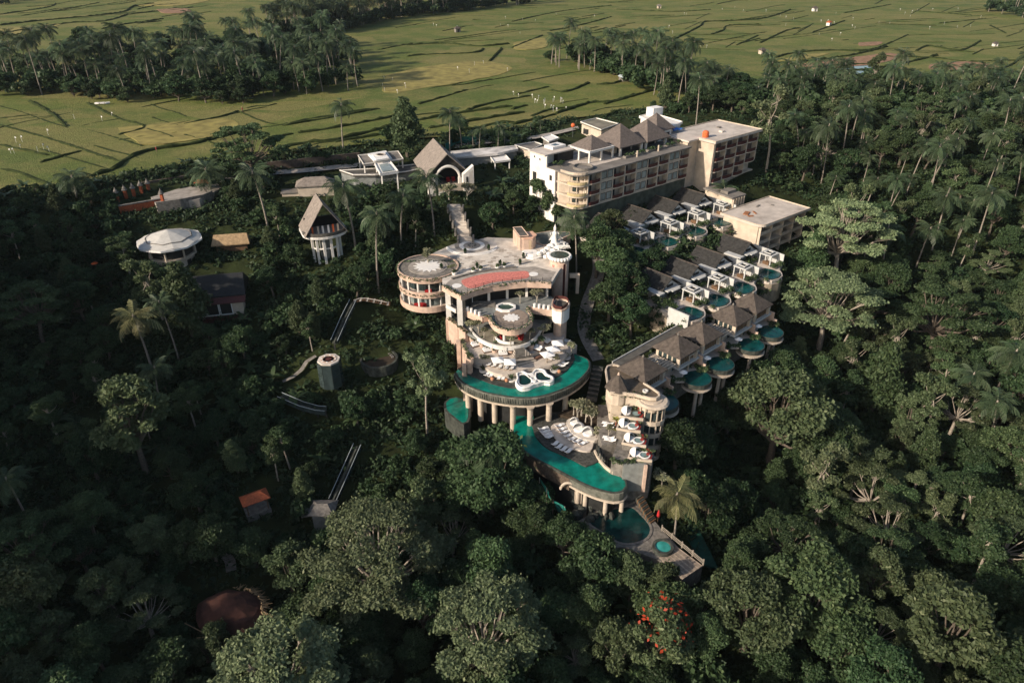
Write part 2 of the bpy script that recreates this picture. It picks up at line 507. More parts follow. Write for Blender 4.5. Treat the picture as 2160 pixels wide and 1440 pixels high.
# ---------------------------------------------------------------- rice fields: one sheet to the horizon
def rice_material():
    m = bpy.data.materials.new('rice_paddy')
    m.use_nodes = True
    nt = m.node_tree
    L = nt.links.new
    b = nt.nodes['Principled BSDF']
    b.inputs['Roughness'].default_value = 0.85
    b.inputs['Specular IOR Level'].default_value = 0.15
    geo = nt.nodes.new('ShaderNodeNewGeometry')
    wz = nt.nodes.new('ShaderNodeTexNoise')
    wz.inputs['Scale'].default_value = 0.02
    L(geo.outputs['Position'], wz.inputs['Vector'])
    wm = nt.nodes.new('ShaderNodeVectorMath')
    wm.operation = 'MULTIPLY_ADD'
    wm.inputs[1].default_value = (30, 30, 0)
    L(wz.outputs['Color'], wm.inputs[0])
    L(geo.outputs['Position'], wm.inputs[2])
    mp = nt.nodes.new('ShaderNodeMapping')
    mp.inputs['Rotation'].default_value = (0, 0, R(-25))
    mp.inputs['Scale'].default_value = (0.018, 0.045, 0.0)
    L(wm.outputs[0], mp.inputs['Vector'])
    vo = nt.nodes.new('ShaderNodeTexVoronoi')
    vo.inputs['Scale'].default_value = 1.0
    L(mp.outputs[0], vo.inputs['Vector'])
    sep = nt.nodes.new('ShaderNodeSeparateColor')
    L(vo.outputs['Color'], sep.inputs[0])
    rp = nt.nodes.new('ShaderNodeValToRGB')
    rp.color_ramp.elements[0].color = (0.085, 0.115, 0.027, 1)
    rp.color_ramp.elements[1].color = (0.165, 0.16, 0.052, 1)
    e = rp.color_ramp.elements.new(0.55)
    e.color = (0.112, 0.138, 0.032, 1)
    L(sep.outputs[0], rp.inputs['Fac'])
    n1 = nt.nodes.new('ShaderNodeTexNoise')
    n1.inputs['Scale'].default_value = 0.055
    n1.inputs['Detail'].default_value = 8
    n1.inputs['Roughness'].default_value = 0.65
    L(geo.outputs['Position'], n1.inputs['Vector'])
    r1 = nt.nodes.new('ShaderNodeValToRGB')
    r1.color_ramp.elements[0].position = 0.42
    r1.color_ramp.elements[1].position = 0.7
    r1.color_ramp.elements[0].color = (0, 0, 0, 1)
    r1.color_ramp.elements[1].color = (0.75, 0.75, 0.75, 1)
    L(n1.outputs['Fac'], r1.inputs['Fac'])
    mx = nt.nodes.new('ShaderNodeMixRGB')
    mx.inputs['Color2'].default_value = (0.225, 0.19, 0.070, 1)
    L(r1.outputs['Color'], mx.inputs['Fac'])
    L(rp.outputs['Color'], mx.inputs['Color1'])
    n2 = nt.nodes.new('ShaderNodeTexNoise')
    n2.inputs['Scale'].default_value = 0.9
    n2.inputs['Detail'].default_value = 6
    n2.inputs['Roughness'].default_value = 0.75
    L(geo.outputs['Position'], n2.inputs['Vector'])
    hs = nt.nodes.new('ShaderNodeHueSaturation')
    mr = nt.nodes.new('ShaderNodeMapRange')
    mr.inputs['From Min'].default_value = 0.3
    mr.inputs['From Max'].default_value = 0.7
    mr.inputs['To Min'].default_value = 0.6
    mr.inputs['To Max'].default_value = 1.35
    L(n2.outputs['Fac'], mr.inputs['Value'])
    L(mr.outputs[0], hs.inputs['Value'])
    L(mx.outputs[0], hs.inputs['Color'])
    L(hs.outputs[0], b.inputs['Base Color'])
    bp = nt.nodes.new('ShaderNodeBump')
    bp.inputs['Strength'].default_value = 0.9
    bp.inputs['Distance'].default_value = 0.5
    n3 = nt.nodes.new('ShaderNodeTexNoise')
    n3.inputs['Scale'].default_value = 2.2
    n3.inputs['Detail'].default_value = 4
    L(geo.outputs['Position'], n3.inputs['Vector'])
    L(n3.outputs['Fac'], bp.inputs['Height'])
    L(bp.outputs[0], b.inputs['Normal'])
    return m
M_RICE = rice_material()
RIM = [(-700,395),(-200,400),(-20,408),(135,396),(250,372),(400,342),(500,331),(620,320),(760,304),(870,292),(960,286),(1100,268),(1200,250),(1300,238),(1390,222),(1460,205),(1560,190),(1650,180),(1800,185),(1900,196),(2160,190),(2400,186),(2900,190)]
rim_w = [W(x, y, 0.35) for x, y in RIM]
mb = MB()
nf = 60
rows = []
for k in range(nf + 1):
    t = (k / nf) ** 2.6
    row = []
    for i, p in enumerate(rim_w):
        far = Vector((p.x * 9 if abs(p.x) > 1 else p.x, 2600, 0.35))
        q = p.lerp(far, t)
        row.append((q.x, q.y, 0.35 + 0.12 * math.sin(q.x * 0.05 + k) * min(1, k / 3)))
    rows.append(row)
mb.loft(rows, closed=False)
fields = setting(obj('rice_field', mb, M_RICE))
# a wider base under groves and beyond
mb = MB()
mb.add([(-3500, 396, -0.35), (3500, 396, -0.35), (3500, 4500, -0.35), (-3500, 4500, -0.35)], [(0, 1, 2, 3)])
setting(obj('plateau_ground', mb, M_GROUND))
# ================================================================ field banks
BANKS = [
 (1.2,[(62,214),(108,240),(140,268)]),(1.0,[(184,217),(250,250),(305,268),(250,285)]),(0.6,[(0,264),(85,287),(165,312),(262,344)]),(0.8,[(85,343),(170,318)]),
 (1.5,[(190,373),(245,355),(266,337),(300,322),(332,314),(400,305),(470,288),(505,279)]),(0.6,[(0,305),(100,327)]),(0.8,[(0,357),(40,365),(105,391)]),(0.5,[(0,250),(80,242)]),
 (0.9,[(502,234),(470,246),(388,262)]),(0.6,[(505,236),(558,258),(600,266)]),(1.2,[(598,266),(700,248),(800,229)]),(1.4,[(628,281),(720,268),(850,241),(875,227)]),
 (1.0,[(575,291),(618,282)]),(1.5,[(580,315),(650,301),(705,296),(832,265)]),(1.2,[(706,300),(832,279)]),(1.2,[(880,255),(960,240),(1080,224)]),(1.5,[(905,271),(1000,255),(1105,237)]),
 (1.0,[(882,220),(930,207),(986,190)]),(1.3,[(925,286),(1000,271),(1045,262),(1085,258)]),(1.1,[(985,233),(1040,217),(1120,203)]),
 (1.4,[(858,96),(940,92),(1010,98),(1075,93)]),(1.3,[(860,120),(900,116),(1000,112),(1020,103)]),(1.4,[(1033,130),(1058,103)]),(0.9,[(798,106),(870,92)]),
 (1.2,[(0,31),(100,16),(118,8)]),(1.6,[(0,54),(60,47),(112,42),(200,34),(262,25),(282,14),(325,8)]),(1.3,[(0,72),(140,50),(222,45),(270,31)]),(1.2,[(215,62),(250,54),(345,40)]),(1.0,[(290,20),(330,12),(380,8)]),(1.0,[(110,24),(170,14),(210,6)]),(1.2,[(290,50),(340,45)]),
 (1.1,[(1080,231),(1112,222)]),(1.3,[(1080,263),(1150,248),(1172,242)]),(1.4,[(1172,241),(1245,217),(1295,214),(1385,189)]),(1.3,[(1263,251),(1312,231)]),(1.3,[(1158,191),(1195,194),(1242,175)]),(1.2,[(1258,178),(1290,177),(1325,166)]),(1.2,[(1275,220),(1340,199)]),
 (1.0,[(1120,246),(1160,232),(1220,224)]),(0.9,[(1090,200),(1158,183)]),
 (1.4,[(1412,88),(1475,57),(1486,47),(1530,45),(1586,42),(1626,36),(1668,21)]),(1.3,[(1500,73),(1525,65),(1536,55),(1605,52)]),(0.9,[(1553,96),(1600,75)]),(1.2,[(1603,91),(1660,65),(1688,60)]),(1.0,[(1080,101),(1145,75)]),
 (1.3,[(1635,122),(1680,112),(1755,107),(1830,107),(1882,89)]),(1.4,[(1690,131),(1770,121),(1806,115),(1872,99)]),(1.5,[(1763,151),(1855,145),(1925,130),(1977,117)]),(1.3,[(1933,108),(1960,98),(2025,107),(2068,87)]),(1.2,[(1980,151),(2110,145),(2158,119)]),
 (1.2,[(1820,165),(1872,162)]),(1.0,[(2088,54),(2122,71)]),(1.0,[(1714,69),(1782,44)]),(1.1,[(1690,145),(1780,138),(1850,135)]),(1.0,[(1860,120),(1960,122),(2040,131)]),(1.0,[(2040,131),(2160,128)]),
 (1.0,[(1160,66),(1230,52),(1290,36)]),(0.9,[(1300,20),(1420,25),(1500,21)]),(0.9,[(1080,46),(1180,25),(1290,12)]),(0.9,[(1780,28),(1880,10)]),(0.9,[(1930,24),(2050,33)]),(0.9,[(1980,50),(2080,40)]),
]
M_BANK = mat('bank_grass', (0.018, 0.027, 0.008), 0.95, 0.4, 0.8, col2=(0.04, 0.052, 0.016), bump=0.6, bscale=3, spec=0.1)
rng = random.Random(5)
for _ in range(28):
    x = rng.uniform(1420, 2160)
    y = rng.uniform(8, 118)
    l = rng.uniform(12, 40)
    BANKS.append((rng.uniform(0.35, 0.7), [(x, y), (x + l, y - l * rng.uniform(0.1, 0.6))]))
for _ in range(22):
    x = rng.uniform(840, 1400)
    y = rng.uniform(20, 75)
    l = rng.uniform(15, 50)
    BANKS.append((rng.uniform(0.4, 0.8), [(x, y), (x + l, y - l * rng.uniform(-0.05, 0.3))]))
def rim_row(x):
    return float(np.interp(x, [p[0] for p in RIM], [p[1] for p in RIM]))
for k in range(34):      # fine bunds of the near fields
    x, y0 = rng.uniform(-10, 1330), 0
    y = rng.uniform(218, 330) if x < 820 else rng.uniform(165, 262)
    l = rng.uniform(60, 170)
    sl = -.16 if x > 480 else rng.choice([-.12, .3, -.2])
    pl = [(x + l * t, y + l * t * sl + rng.uniform(-2, 2)) for t in (0, .35, .7, 1)]
    if all(q[1] < rim_row(q[0]) - 6 for q in pl):
        BANKS.append((rng.uniform(.25, .45), pl))
for k in range(60):      # fine bunds of the far fields
    x = rng.uniform(820, 2150)
    y = rng.uniform(4, 112)
    l = rng.uniform(60, 200) * (.5 + y / 150)
    sl = rng.uniform(-.22, .06)
    pl = [(x + l * t, max(1, y + l * t * sl + rng.uniform(-1.2, 1.2))) for t in (0, .35, .7, 1)]
    if all(q[1] < rim_row(q[0]) - 8 for q in pl):
        BANKS.append((rng.uniform(.3, .55), pl))
for k in range(14):
    x, y = rng.uniform(0, 420), rng.uniform(4, 62)
    l = rng.uniform(60, 150)
    BANKS.append((rng.uniform(.4, .7), [(x + l * t, max(1, y - l * t * .12 + rng.uniform(-1.5, 1.5))) for t in (0, .4, .75, 1)]))
def smooth_line(pts, step):
    out = []
    n = len(pts)
    for i in range(n - 1):
        p0, p1, p2, p3 = pts[max(i - 1, 0)], pts[i], pts[i + 1], pts[min(i + 2, n - 1)]
        m = max(1, int((p2 - p1).length / step))
        for k in range(m):
            t = k / m
            out.append(0.5 * ((2 * p1) + (p2 - p0) * t + (2 * p0 - 5 * p1 + 4 * p2 - p3) * t * t + (3 * p1 - p0 - 3 * p2 + p3) * t ** 3))
    out.append(pts[-1])
    return out
for h, pl in BANKS:
    pts = smooth_line([W(x, y, 0.35) for x, y in pl], 2.0)
    rows = []
    for i, p in enumerate(pts):
        t = (pts[min(i + 1, len(pts) - 1)] - pts[max(i - 1, 0)])
        t.z = 0
        t = t.normalized() if t.length > 0 else Vector((1, 0, 0))
        n = Vector((-t.y, t.x, 0))
        j = lambda s: rng.uniform(-s, s)
        hh = h * .6 * rng.uniform(0.55, 1.4) * (0.4 if i in (0, len(pts) - 1) else 1)
        w = 0.45 + 0.35 * h
        rows.append([p + n * (w + j(.3)) - Vector((0, 0, .3)), p + n * (w * .55 + j(.25)) + Vector((0, 0, hh * .8)), p + n * j(.2) + Vector((0, 0, hh)), p - n * (w * .55 + j(.25)) + Vector((0, 0, hh * .7)), p - n * (w + j(.3)) - Vector((0, 0, .3))])
    setting(obj('field_bank', MB().loft(rows, closed=False), M_BANK))

# ripe and bare plots lying on the sheet
M_RIPE = mat('ripe_rice', (0.225, 0.19, 0.055), 0.9, 0.3, 0.25, bump=0.5, bscale=2)
M_BARE = mat('bare_plot', (0.24, 0.14, 0.08), 0.9, 0.3, 0.4, bump=0.4, bscale=2)
M_WETP = mat('flooded_plot', (0.10, 0.13, 0.09), 0.12, 0.3, 0.3, spec=0.6)
PLOTS = [
 (M_RIPE,[(815,158),(900,140),(1000,130),(1060,135),(1075,150),(990,170),(880,188),(810,195)]),
 (M_RIPE,[(250,268),(330,262),(470,250),(500,270),(400,296),(300,303)]),
 (M_RIPE,[(1085,90),(1145,80),(1150,100),(1090,104)]),
 (M_BARE,[(1690,135),(1760,125),(1840,116),(1880,112),(1900,120),(1850,134),(1780,142),(1700,144)]),
 (M_BARE,[(1965,135),(2040,130),(2110,142),(2010,148),(1960,146)]),
 (M_RIPE,[(1640,128),(1690,116),(1750,112),(1690,126)]),
 (M_WETP,[(1755,148),(1800,140),(1850,140),(1840,150),(1790,158),(1760,160)]),
 (M_BARE,[(1810,90),(1860,88),(1850,96),(1815,97)]),
 (M_BARE,[(330,20),(390,18),(400,26),(345,28)]),(M_RIPE,[(0,62),(90,54),(130,52),(60,68),(0,74)]),(M_RIPE,[(610,12),(760,4),(820,8),(700,18)]),(M_RIPE,[(290,12),(350,2),(440,0),(380,12)]),
]
for k, (m, pl) in enumerate(PLOTS):
    pts = smooth_line([W(x, y, 0.55) for x, y in pl + pl[:1]], 6.0)[:-1]
    setting(obj('rice_plot', MB().prism([(p.x + rng.uniform(-.6, .6), p.y + rng.uniform(-.8, .8)) for p in pts], 0.3, 0.53 + 0.01 * k), m))

# ================================================================ vegetation meshes
LF = {
 'dark':  leaf_mat('leaf_dark', (0.0193, 0.0417, 0.0181), (0.0420, 0.0737, 0.0314), (0.0798, 0.1212, 0.0522), .28),
 'mid':   leaf_mat('leaf_mid', (0.0319, 0.0601, 0.0247), (0.0655, 0.1018, 0.0437), (0.1134, 0.1552, 0.0712), .28),
 'pale':  leaf_mat('leaf_pale_sunlit', (0.1067, 0.1466, 0.0730), (0.1878, 0.2322, 0.1186), (0.2782, 0.3165, 0.1710), .3),  # pale green, brightened so the trees look sunlit
 'olive': leaf_mat('leaf_olive', (0.0487, 0.0727, 0.0323), (0.0941, 0.1242, 0.0589), (0.1512, 0.1794, 0.0902), .28),
 'palm':  leaf_mat('leaf_palm', (0.0336, 0.0582, 0.0285), (0.0697, 0.1018, 0.0513), (0.1428, 0.1649, 0.0950), .18, .4),
 'gold_sunlit': leaf_mat('leaf_gold_sunlit', (0.09, 0.10, 0.042), (0.19, 0.185, 0.085), (0.32, 0.28, 0.14), .2, .4),  # golden fronds; also paints sunlight onto the leaning palm
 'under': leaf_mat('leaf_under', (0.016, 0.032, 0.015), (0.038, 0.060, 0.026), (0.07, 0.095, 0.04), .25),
 'banana': leaf_mat('leaf_banana', (0.036, 0.068, 0.028), (0.072, 0.108, 0.047), (0.13, 0.155, 0.075), .3, .4),
 'flower': leaf_mat('leaf_flower', (0.24, 0.018, 0.012), (0.36, 0.035, 0.02), None),
}
def leaves(rg, cen, rad, n, size, up=0.35, shell=0.42, asp=1.7, droop=0.0):
    """n folded leaf faces spread through an ellipsoid; returns (verts, quads)"""
    d = rg.normal(size=(n, 3))
    d /= np.linalg.norm(d, axis=1)[:, None]
    d[:, 2] = np.where(d[:, 2] < -0.35, -d[:, 2] * 0.6, d[:, 2])
    rr = shell + (1 - shell) * rg.random(n) ** 0.6
    rr = rr + np.where(rg.random(n) < .16, rg.random(n) * .4, 0)
    p = np.asarray(cen) + d * rr[:, None] * np.asarray(rad)
    nr = d * 0.42 + rg.normal(size=(n, 3)) * 0.72
    nr[:, 2] += up
    nr /= np.linalg.norm(nr, axis=1)[:, None]
    a = np.cross(nr, rg.normal(size=(n, 3)))
    a[:, 2] -= droop
    a /= np.linalg.norm(a, axis=1)[:, None] + 1e-9
    b = np.cross(nr, a)
    s = (size * (0.6 + 0.8 * rg.random(n)))[:, None]
    v = np.stack([p - a * s * asp / 2, p + b * s * 0.5 - nr * s * .08, p + a * s * asp / 2 - nr * s * .2, p - b * s * 0.5 - nr * s * .08], 1).reshape(-1, 3)
    return v, np.arange(n * 4).reshape(n, 4)
def crown(name, seed, clumps, n, size, m, **kw):
    rg = np.random.default_rng(seed)
    tot = sum(r[0] * r[1] + r[1] * r[2] for c, r in clumps)
    V, F, b = [], [], 0
    for c, r in clumps:
        k = max(8, int(n * (r[0] * r[1] + r[1] * r[2]) / tot))
        v, f = leaves(rg, c, r, k, size, **kw)
        V.append(v); F.append(f + b); b += len(v)
    return np_mesh(name, np.concatenate(V), np.concatenate(F), m)
def limbs(name, base_h, r0, clumps, m, rg, lean=(0, 0), keep=1.0, n=6):
    mb = MB()
    top = Vector((lean[0], lean[1], base_h))
    mb.tube([(0, 0, -1.5), (lean[0] * .2 + .1, lean[1] * .2, base_h * .35), (lean[0] * .6, lean[1] * .6 + .1, base_h * .7), top], [r0 * 1.25, r0 * .95, r0 * .8, r0 * .62], n)
    for c, r in clumps:
        if rg.random() > keep:
            continue
        c = Vector(c)
        st = Vector((lean[0], lean[1], base_h * rg.uniform(0.72, 1.0)))
        mid = st.lerp(c, 0.55) + Vector((rg.uniform(-.4, .4), rg.uniform(-.4, .4), -0.10 * (c - st).length))
        mb.tube([st, mid, c], [r0 * .42, r0 * .26, r0 * .08], 5)
        for _ in range(2):
            e = c + Vector((rg.uniform(-1, 1) * r[0] * .8, rg.uniform(-1, 1) * r[1] * .8, rg.uniform(-.1, .7) * r[2]))
            mb.tube([mid.lerp(c, .5), e], [r0 * .14, r0 * .04], 4)
    return mesh(name, mb, m)
TREES = {}
def kind_round(key, seed, hgt, wid, m, n=5200, size=0.55, ncl=22, bark=M_BARKD, lumpy=1.0, trunk=0.35):
    rg = random.Random(seed)
    cl = []
    bh = hgt * trunk
    for i in range(ncl):
        a = rg.uniform(0, 6.283)
        q = rg.random()
        z = bh + (hgt - bh) * (0.12 + 0.76 * q)
        env = math.sin(min(1, 0.16 + 0.84 * q) * math.pi * 0.9 + 0.12) ** 0.7
        rr = wid * env * (rg.random() ** 0.45) * 0.82
        s = wid * rg.uniform(0.26, 0.44) * lumpy
        cl.append(((rr * math.cos(a), rr * math.sin(a), z), (s, s * rg.uniform(.8, 1.15), s * rg.uniform(.55, .85))))
    TREES[key] = (limbs(key + '_trunk', bh * 1.15, wid * .055 + .12, cl, bark, rg), crown(key + '_crown', seed, cl, n, size, m))
def kind_umbrella(key, seed, hgt, wid, m, n=6000, size=0.42, ncl=26, bark=M_BARK):
    rg = random.Random(seed)
    cl = []
    tiers = [(.60, 1.0), (.72, .92), (.83, .74), (.92, .5), (.98, .22)]
    for i in range(ncl):
        zt_, rt = tiers[rg.choices(range(5), (3.2, 3.2, 2.4, 1.4, .6))[0]]
        a = i * 2.399 + rg.uniform(-.5, .5)
        rr = wid * rt * rg.uniform(.35, 1.0) ** .6
        z = hgt * (zt_ + rg.uniform(-.03, .03)) - .06 * rr
        s = wid * rg.uniform(.15, .25)
        cl.append(((rr * math.cos(a), rr * math.sin(a), z), (s, s * rg.uniform(.7, 1.3), s * rg.uniform(.2, .34))))
    TREES[key] = (limbs(key + '_trunk', hgt * .45, wid * .045 + .1, cl, bark, rg, lean=(rg.uniform(-1, 1), rg.uniform(-1, 1))), crown(key + '_crown', seed, cl, n, size, m, up=0.8))
def kind_cone(key, seed, hgt, wid, m, n=5200, size=0.5, bark=M_BARKD):
    rg = random.Random(seed)
    cl = []
    for i in range(30):
        q = (i + rg.random()) / 30
        z = hgt * (0.16 + 0.80 * q)
        env = (1 - q) ** 0.75 * (0.55 + 0.45 * min(1, q * 4)) + 0.06
        a = i * 2.399
        rr = wid * env * rg.uniform(.35, .85)
        s = wid * (0.16 + 0.25 * env)
        cl.append(((rr * math.cos(a), rr * math.sin(a), z), (s, s, s * 1.05)))
    TREES[key] = (limbs(key + '_trunk', hgt * .8, wid * .05 + .1, cl, bark, rg, keep=.4), crown(key + '_crown', seed, cl, n, size, m))
def kind_slender(key, seed, hgt, wid, m, n=2600, size=0.5, bark=M_BARK):
    rg = random.Random(seed)
    cl = []
    ln = (rg.uniform(-1.5, 1.5), rg.uniform(-1, 1))
    for i in range(13):
        a = rg.uniform(0, 6.283)
        rr = wid * rg.random() ** .6 * .8
        z = hgt * rg.uniform(.5, .95)
        s = wid * rg.uniform(.25, .42)
        cl.append(((ln[0] + rr * math.cos(a), ln[1] + rr * math.sin(a), z), (s, s, s * .8)))
    TREES[key] = (limbs(key + '_trunk', hgt * .78, .26, cl, bark, rg, lean=ln), crown(key + '_crown', seed, cl, n, size, m))
kind_round('roundA', 1, 14, 6.2, LF['dark'], 12500, .36, ncl=40, lumpy=.74)
kind_round('roundB', 2, 12, 5.6, LF['mid'], 11500, .34, ncl=40, lumpy=.72)
kind_round('roundC', 3, 15, 5.2, LF['olive'], 11000, .33, ncl=36, lumpy=.7)
kind_round('roundD', 4, 10, 5.2, LF['dark'], 10000, .36, ncl=34, lumpy=.74, trunk=.22)
kind_round('roundE', 5, 13, 6.6, LF['mid'], 12000, .34, ncl=36, lumpy=.75)
kind_round('bushyF', 6, 8, 4.0, LF['mid'], 5600, .34, ncl=16, trunk=.15)
kind_round('bushyG', 7, 7, 3.6, LF['dark'], 5000, .34, ncl=14, trunk=.12)
kind_round('roundX', 8, 17, 9.0, LF['olive'], 20000, .36, ncl=48, lumpy=.62, trunk=.25)
kind_round('roundY', 9, 16, 8.5, LF['mid'], 20000, .36, ncl=44, lumpy=.66, trunk=.25)
kind_round('roundA2', 51, 15.5, 5.4, LF['dark'], 11500, .34, ncl=34, lumpy=.8)
kind_round('roundB2', 52, 13, 6.4, LF['mid'], 11000, .36, ncl=30, lumpy=.85, trunk=.28)
kind_round('roundC2', 53, 13, 5.8, LF['olive'], 11000, .32, ncl=30, lumpy=.82)
kind_round('roundE2', 54, 16, 5.6, LF['mid'], 10000, .34, ncl=24, trunk=.42)
kind_round('roundD2', 55, 11, 6.2, LF['dark'], 10500, .36, ncl=34, lumpy=.7, trunk=.2)
kind_umbrella('umbrellaD', 56, 14, 7.0, LF['olive'], 11000, .32, 26)
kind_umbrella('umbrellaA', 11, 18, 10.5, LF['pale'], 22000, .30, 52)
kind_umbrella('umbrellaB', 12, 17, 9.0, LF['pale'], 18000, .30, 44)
kind_umbrella('umbrellaC', 13, 15, 8.0, LF['mid'], 14000, .32, 34, bark=M_BARKD)
kind_cone('coneA', 21, 15, 5.0, LF['mid'], 11000, .34)
kind_cone('coneB', 22, 13, 4.2, LF['olive'], 9500, .33)
kind_slender('slenderA', 31, 17, 4.0, LF['olive'], 5600, .34)
kind_slender('slenderB', 32, 20, 4.4, LF['pale'], 5600, .32)
kind_slender('slenderC', 33, 16, 4.4, LF['mid'], 5600, .34)

def frond_geo(rg, L, elev, droop, n=15, leaf=0.95):
    """one palm frond along +X from the origin: rachis and drooping leaflets"""
    V, F = [], []
    pts = []
    x = z = 0.0
    a = elev
    for i in range(n + 1):
        pts.append((x, z))
        x += math.cos(a) * L / n
        z += math.sin(a) * L / n
        a -= droop / n * (0.5 + 1.2 * i / n)
    def quad(q):
        b = len(V)
        V.extend(q)
        F.append((b, b + 1, b + 2, b + 3))
    for i in range(n):
        (x0, z0), (x1, z1) = pts[i], pts[i + 1]
        w0, w1 = .07 * (1 - i / n) + .02, .07 * (1 - (i + 1) / n) + .02
        quad([(x0, -w0, z0 + .03), (x1, -w1, z1 + .03), (x1, w1, z1 + .03), (x0, w0, z0 + .03)])
        if i < 2:
            continue
        t = i / n
        ll = leaf * (0.45 + 1.1 * math.sin(math.pi * min(1, t * .85 + .12))) * (0.85 + .3 * rg.random())
        for s in (-1, 1):
            for h in (0.1, 0.55):
                xs, zs = x0 + (x1 - x0) * h, z0 + (z1 - z0) * h
                fw = ll * (.42 + .3 * t)
                dz = -ll * (.42 + .35 * rg.random())
                wv = L / n * .30
                quad([(xs, 0, zs), (xs + wv, 0, zs), (xs + fw + wv * .5, s * ll * .72, zs + dz), (xs + fw, s * ll * .75, zs + dz - .02)])
    return np.array(V, dtype=float), np.array(F, dtype=int)
FROND = []
for k in range(4):
    v, f = frond_geo(random.Random(80 + k), 4.2 + .3 * k, R(28), R(88))
    FROND.append((v, f))
PSPEC = {}
FMESH = {}
def palm_kind(key, seed, hgt, lean, nfr=22, scale=1.0, m=None):
    rg = random.Random(seed)
    V, F, b = [], [], 0
    top = Vector((lean[0], lean[1], hgt))
    spec = []
    for i in range(nfr):
        az = i * 2.399 + rg.uniform(-.25, .25)
        t = i / nfr
        elev = R(68 - 95 * t + rg.uniform(-10, 10))
        fi = rg.randrange(4)
        v, f = FROND[fi]
        s = scale * rg.uniform(.88, 1.1) * (0.8 + .25 * min(1, t * 2))
        # tilt the frond about Y by (elev-28deg) then turn about Z
        te = -(elev - R(28))
        M = Matrix.Rotation(az, 3, 'Z') @ Matrix.Rotation(te, 3, 'Y') @ Matrix.Rotation(rg.uniform(-.3, .3), 3, 'X')
        vv_ = (v * s) @ np.array(M).T + np.array(top)
        V.append(vv_); F.append(f + b); b += len(v)
        spec.append((M.to_euler(), s, fi))
    V.append(np.zeros((0, 3)))
    cr = np_mesh(key + '_crown', np.concatenate(V), np.concatenate(F), m or LF['palm'])
    mb = MB()
    pts, rad = [], []
    for i in range(7):
        t = i / 6
        pts.append((lean[0] * t * t, lean[1] * t * t, -1.0 + (hgt + 1.0) * t))
        rad.append(.26 - .12 * t)
    rad[0] = .36
    mb.tube(pts, rad, 6)
    mb.lathe((top.x, top.y, top.z - .5), [(.14, 0), (.3, .35), (.22, .9), (.05, 1.3)], 6)
    TREES[key] = (mesh(key + '_trunk', mb, M_PALMB, True), cr)
    PSPEC[key] = (spec, top, m or LF['palm'])
palm_kind('palmA', 41, 15, (1.2, .4))
palm_kind('palmB', 42, 18, (-1.0, .8))
palm_kind('palmC', 43, 12.5, (.5, -1.4), 20)
palm_kind('palmD', 44, 16.5, (2.4, .2), 24)
palm_kind('palmE', 45, 14, (-.4, .2), 18)
palm_kind('palmF', 46, 4.5, (.3, .1), 24)
palm_kind('palmG', 47, 12.5, (.6, -1.0), 20, 1.0, LF['gold_sunlit'])

NAMES = {'roundB2': 'round_crowned_tree', 'roundE2': 'round_crowned_tree', 'roundB': 'round_crowned_tree', 'roundE': 'round_crowned_tree', 'roundY': 'round_crowned_tree', 'round': 'broadleaf_tree', 'bushy': 'bushy_tree', 'umbre': 'umbrella_tree', 'coneA': 'cone_tree', 'coneB': 'cone_tree', 'slend': 'slender_tree', 'palmA': 'palm_tree', 'palmB': 'palm_tree', 'palmC': 'palm_tree', 'palmD': 'palm_tree', 'palmE': 'palm_tree', 'palmF': 'palm_tree', 'palmG': 'palm_tree'}
N_TREE = [0]
def plant(key, p, s, rz, label, group=None, cat=None, sz=None, fronds=False):
    nm = NAMES.get(key) or NAMES[key[:5]]
    e = thing(nm, label, cat or ('palm tree' if 'palm' in nm else 'tree'), p, rz, group, local=True)
    e.scale = (s, s, s if sz is None else sz)
    if fronds:                       # near palms: every frond is a part
        spec, top, m_ = PSPEC[key]
        for eu, fs_, fi in spec:
            fk = (fi, m_.name)
            if fk not in FMESH:
                FMESH[fk] = np_mesh('frond', FROND[fi][0], FROND[fi][1], m_)
            o = bpy.data.objects.new('frond', FMESH[fk])
            COL.objects.link(o)
            o.parent = e
            o.location = top
            o.rotation_euler = eu
            o.scale = (fs_, fs_, fs_)
    for pn, me in zip(('trunk', 'crown'), TREES[key]):
        if fronds and pn == 'crown':
            continue
        o = bpy.data.objects.new(pn, me)
        COL.objects.link(o)
        o.parent = e
    N_TREE[0] += 1
    return e
def plant_px(key, cx, cy, dia, label, group=None, rz=None, bot=None, seed=0):
    """tree whose crown centre shows at (cx, cy) about dia photo pixels wide; stands on the hillside below it"""
    me = TREES[key][1]
    n = len(me.vertices)
    co = np.empty(n * 3, dtype=np.float32)
    me.vertices.foreach_get('co', co)
    co = co.reshape(-1, 3)
    wd = np.percentile(co[:, 0], 97) - np.percentile(co[:, 0], 3)
    zc = float(np.median(co[:, 2]))
    d = ray(cx, cy)
    t = 45.0
    while t < 700:
        x, y, z = d.x * t, d.y * t, CAM_H + d.z * t
        dep = y * CP - (z - CAM_H) * SP
        s = min(dia * dep / FPX / wd, 1.45)
        if z <= (H(x, y) if y < 395 else 0.3) + zc * s:
            break
        t += 0.4
    g = Vector((x, y, 0))
    g.z = H(g.x, g.y)
    return plant(key, g, s, rz if rz is not None else random.Random(seed + int(cx)).uniform(0, 6.28), label, group, fronds=key.startswith('palm'))
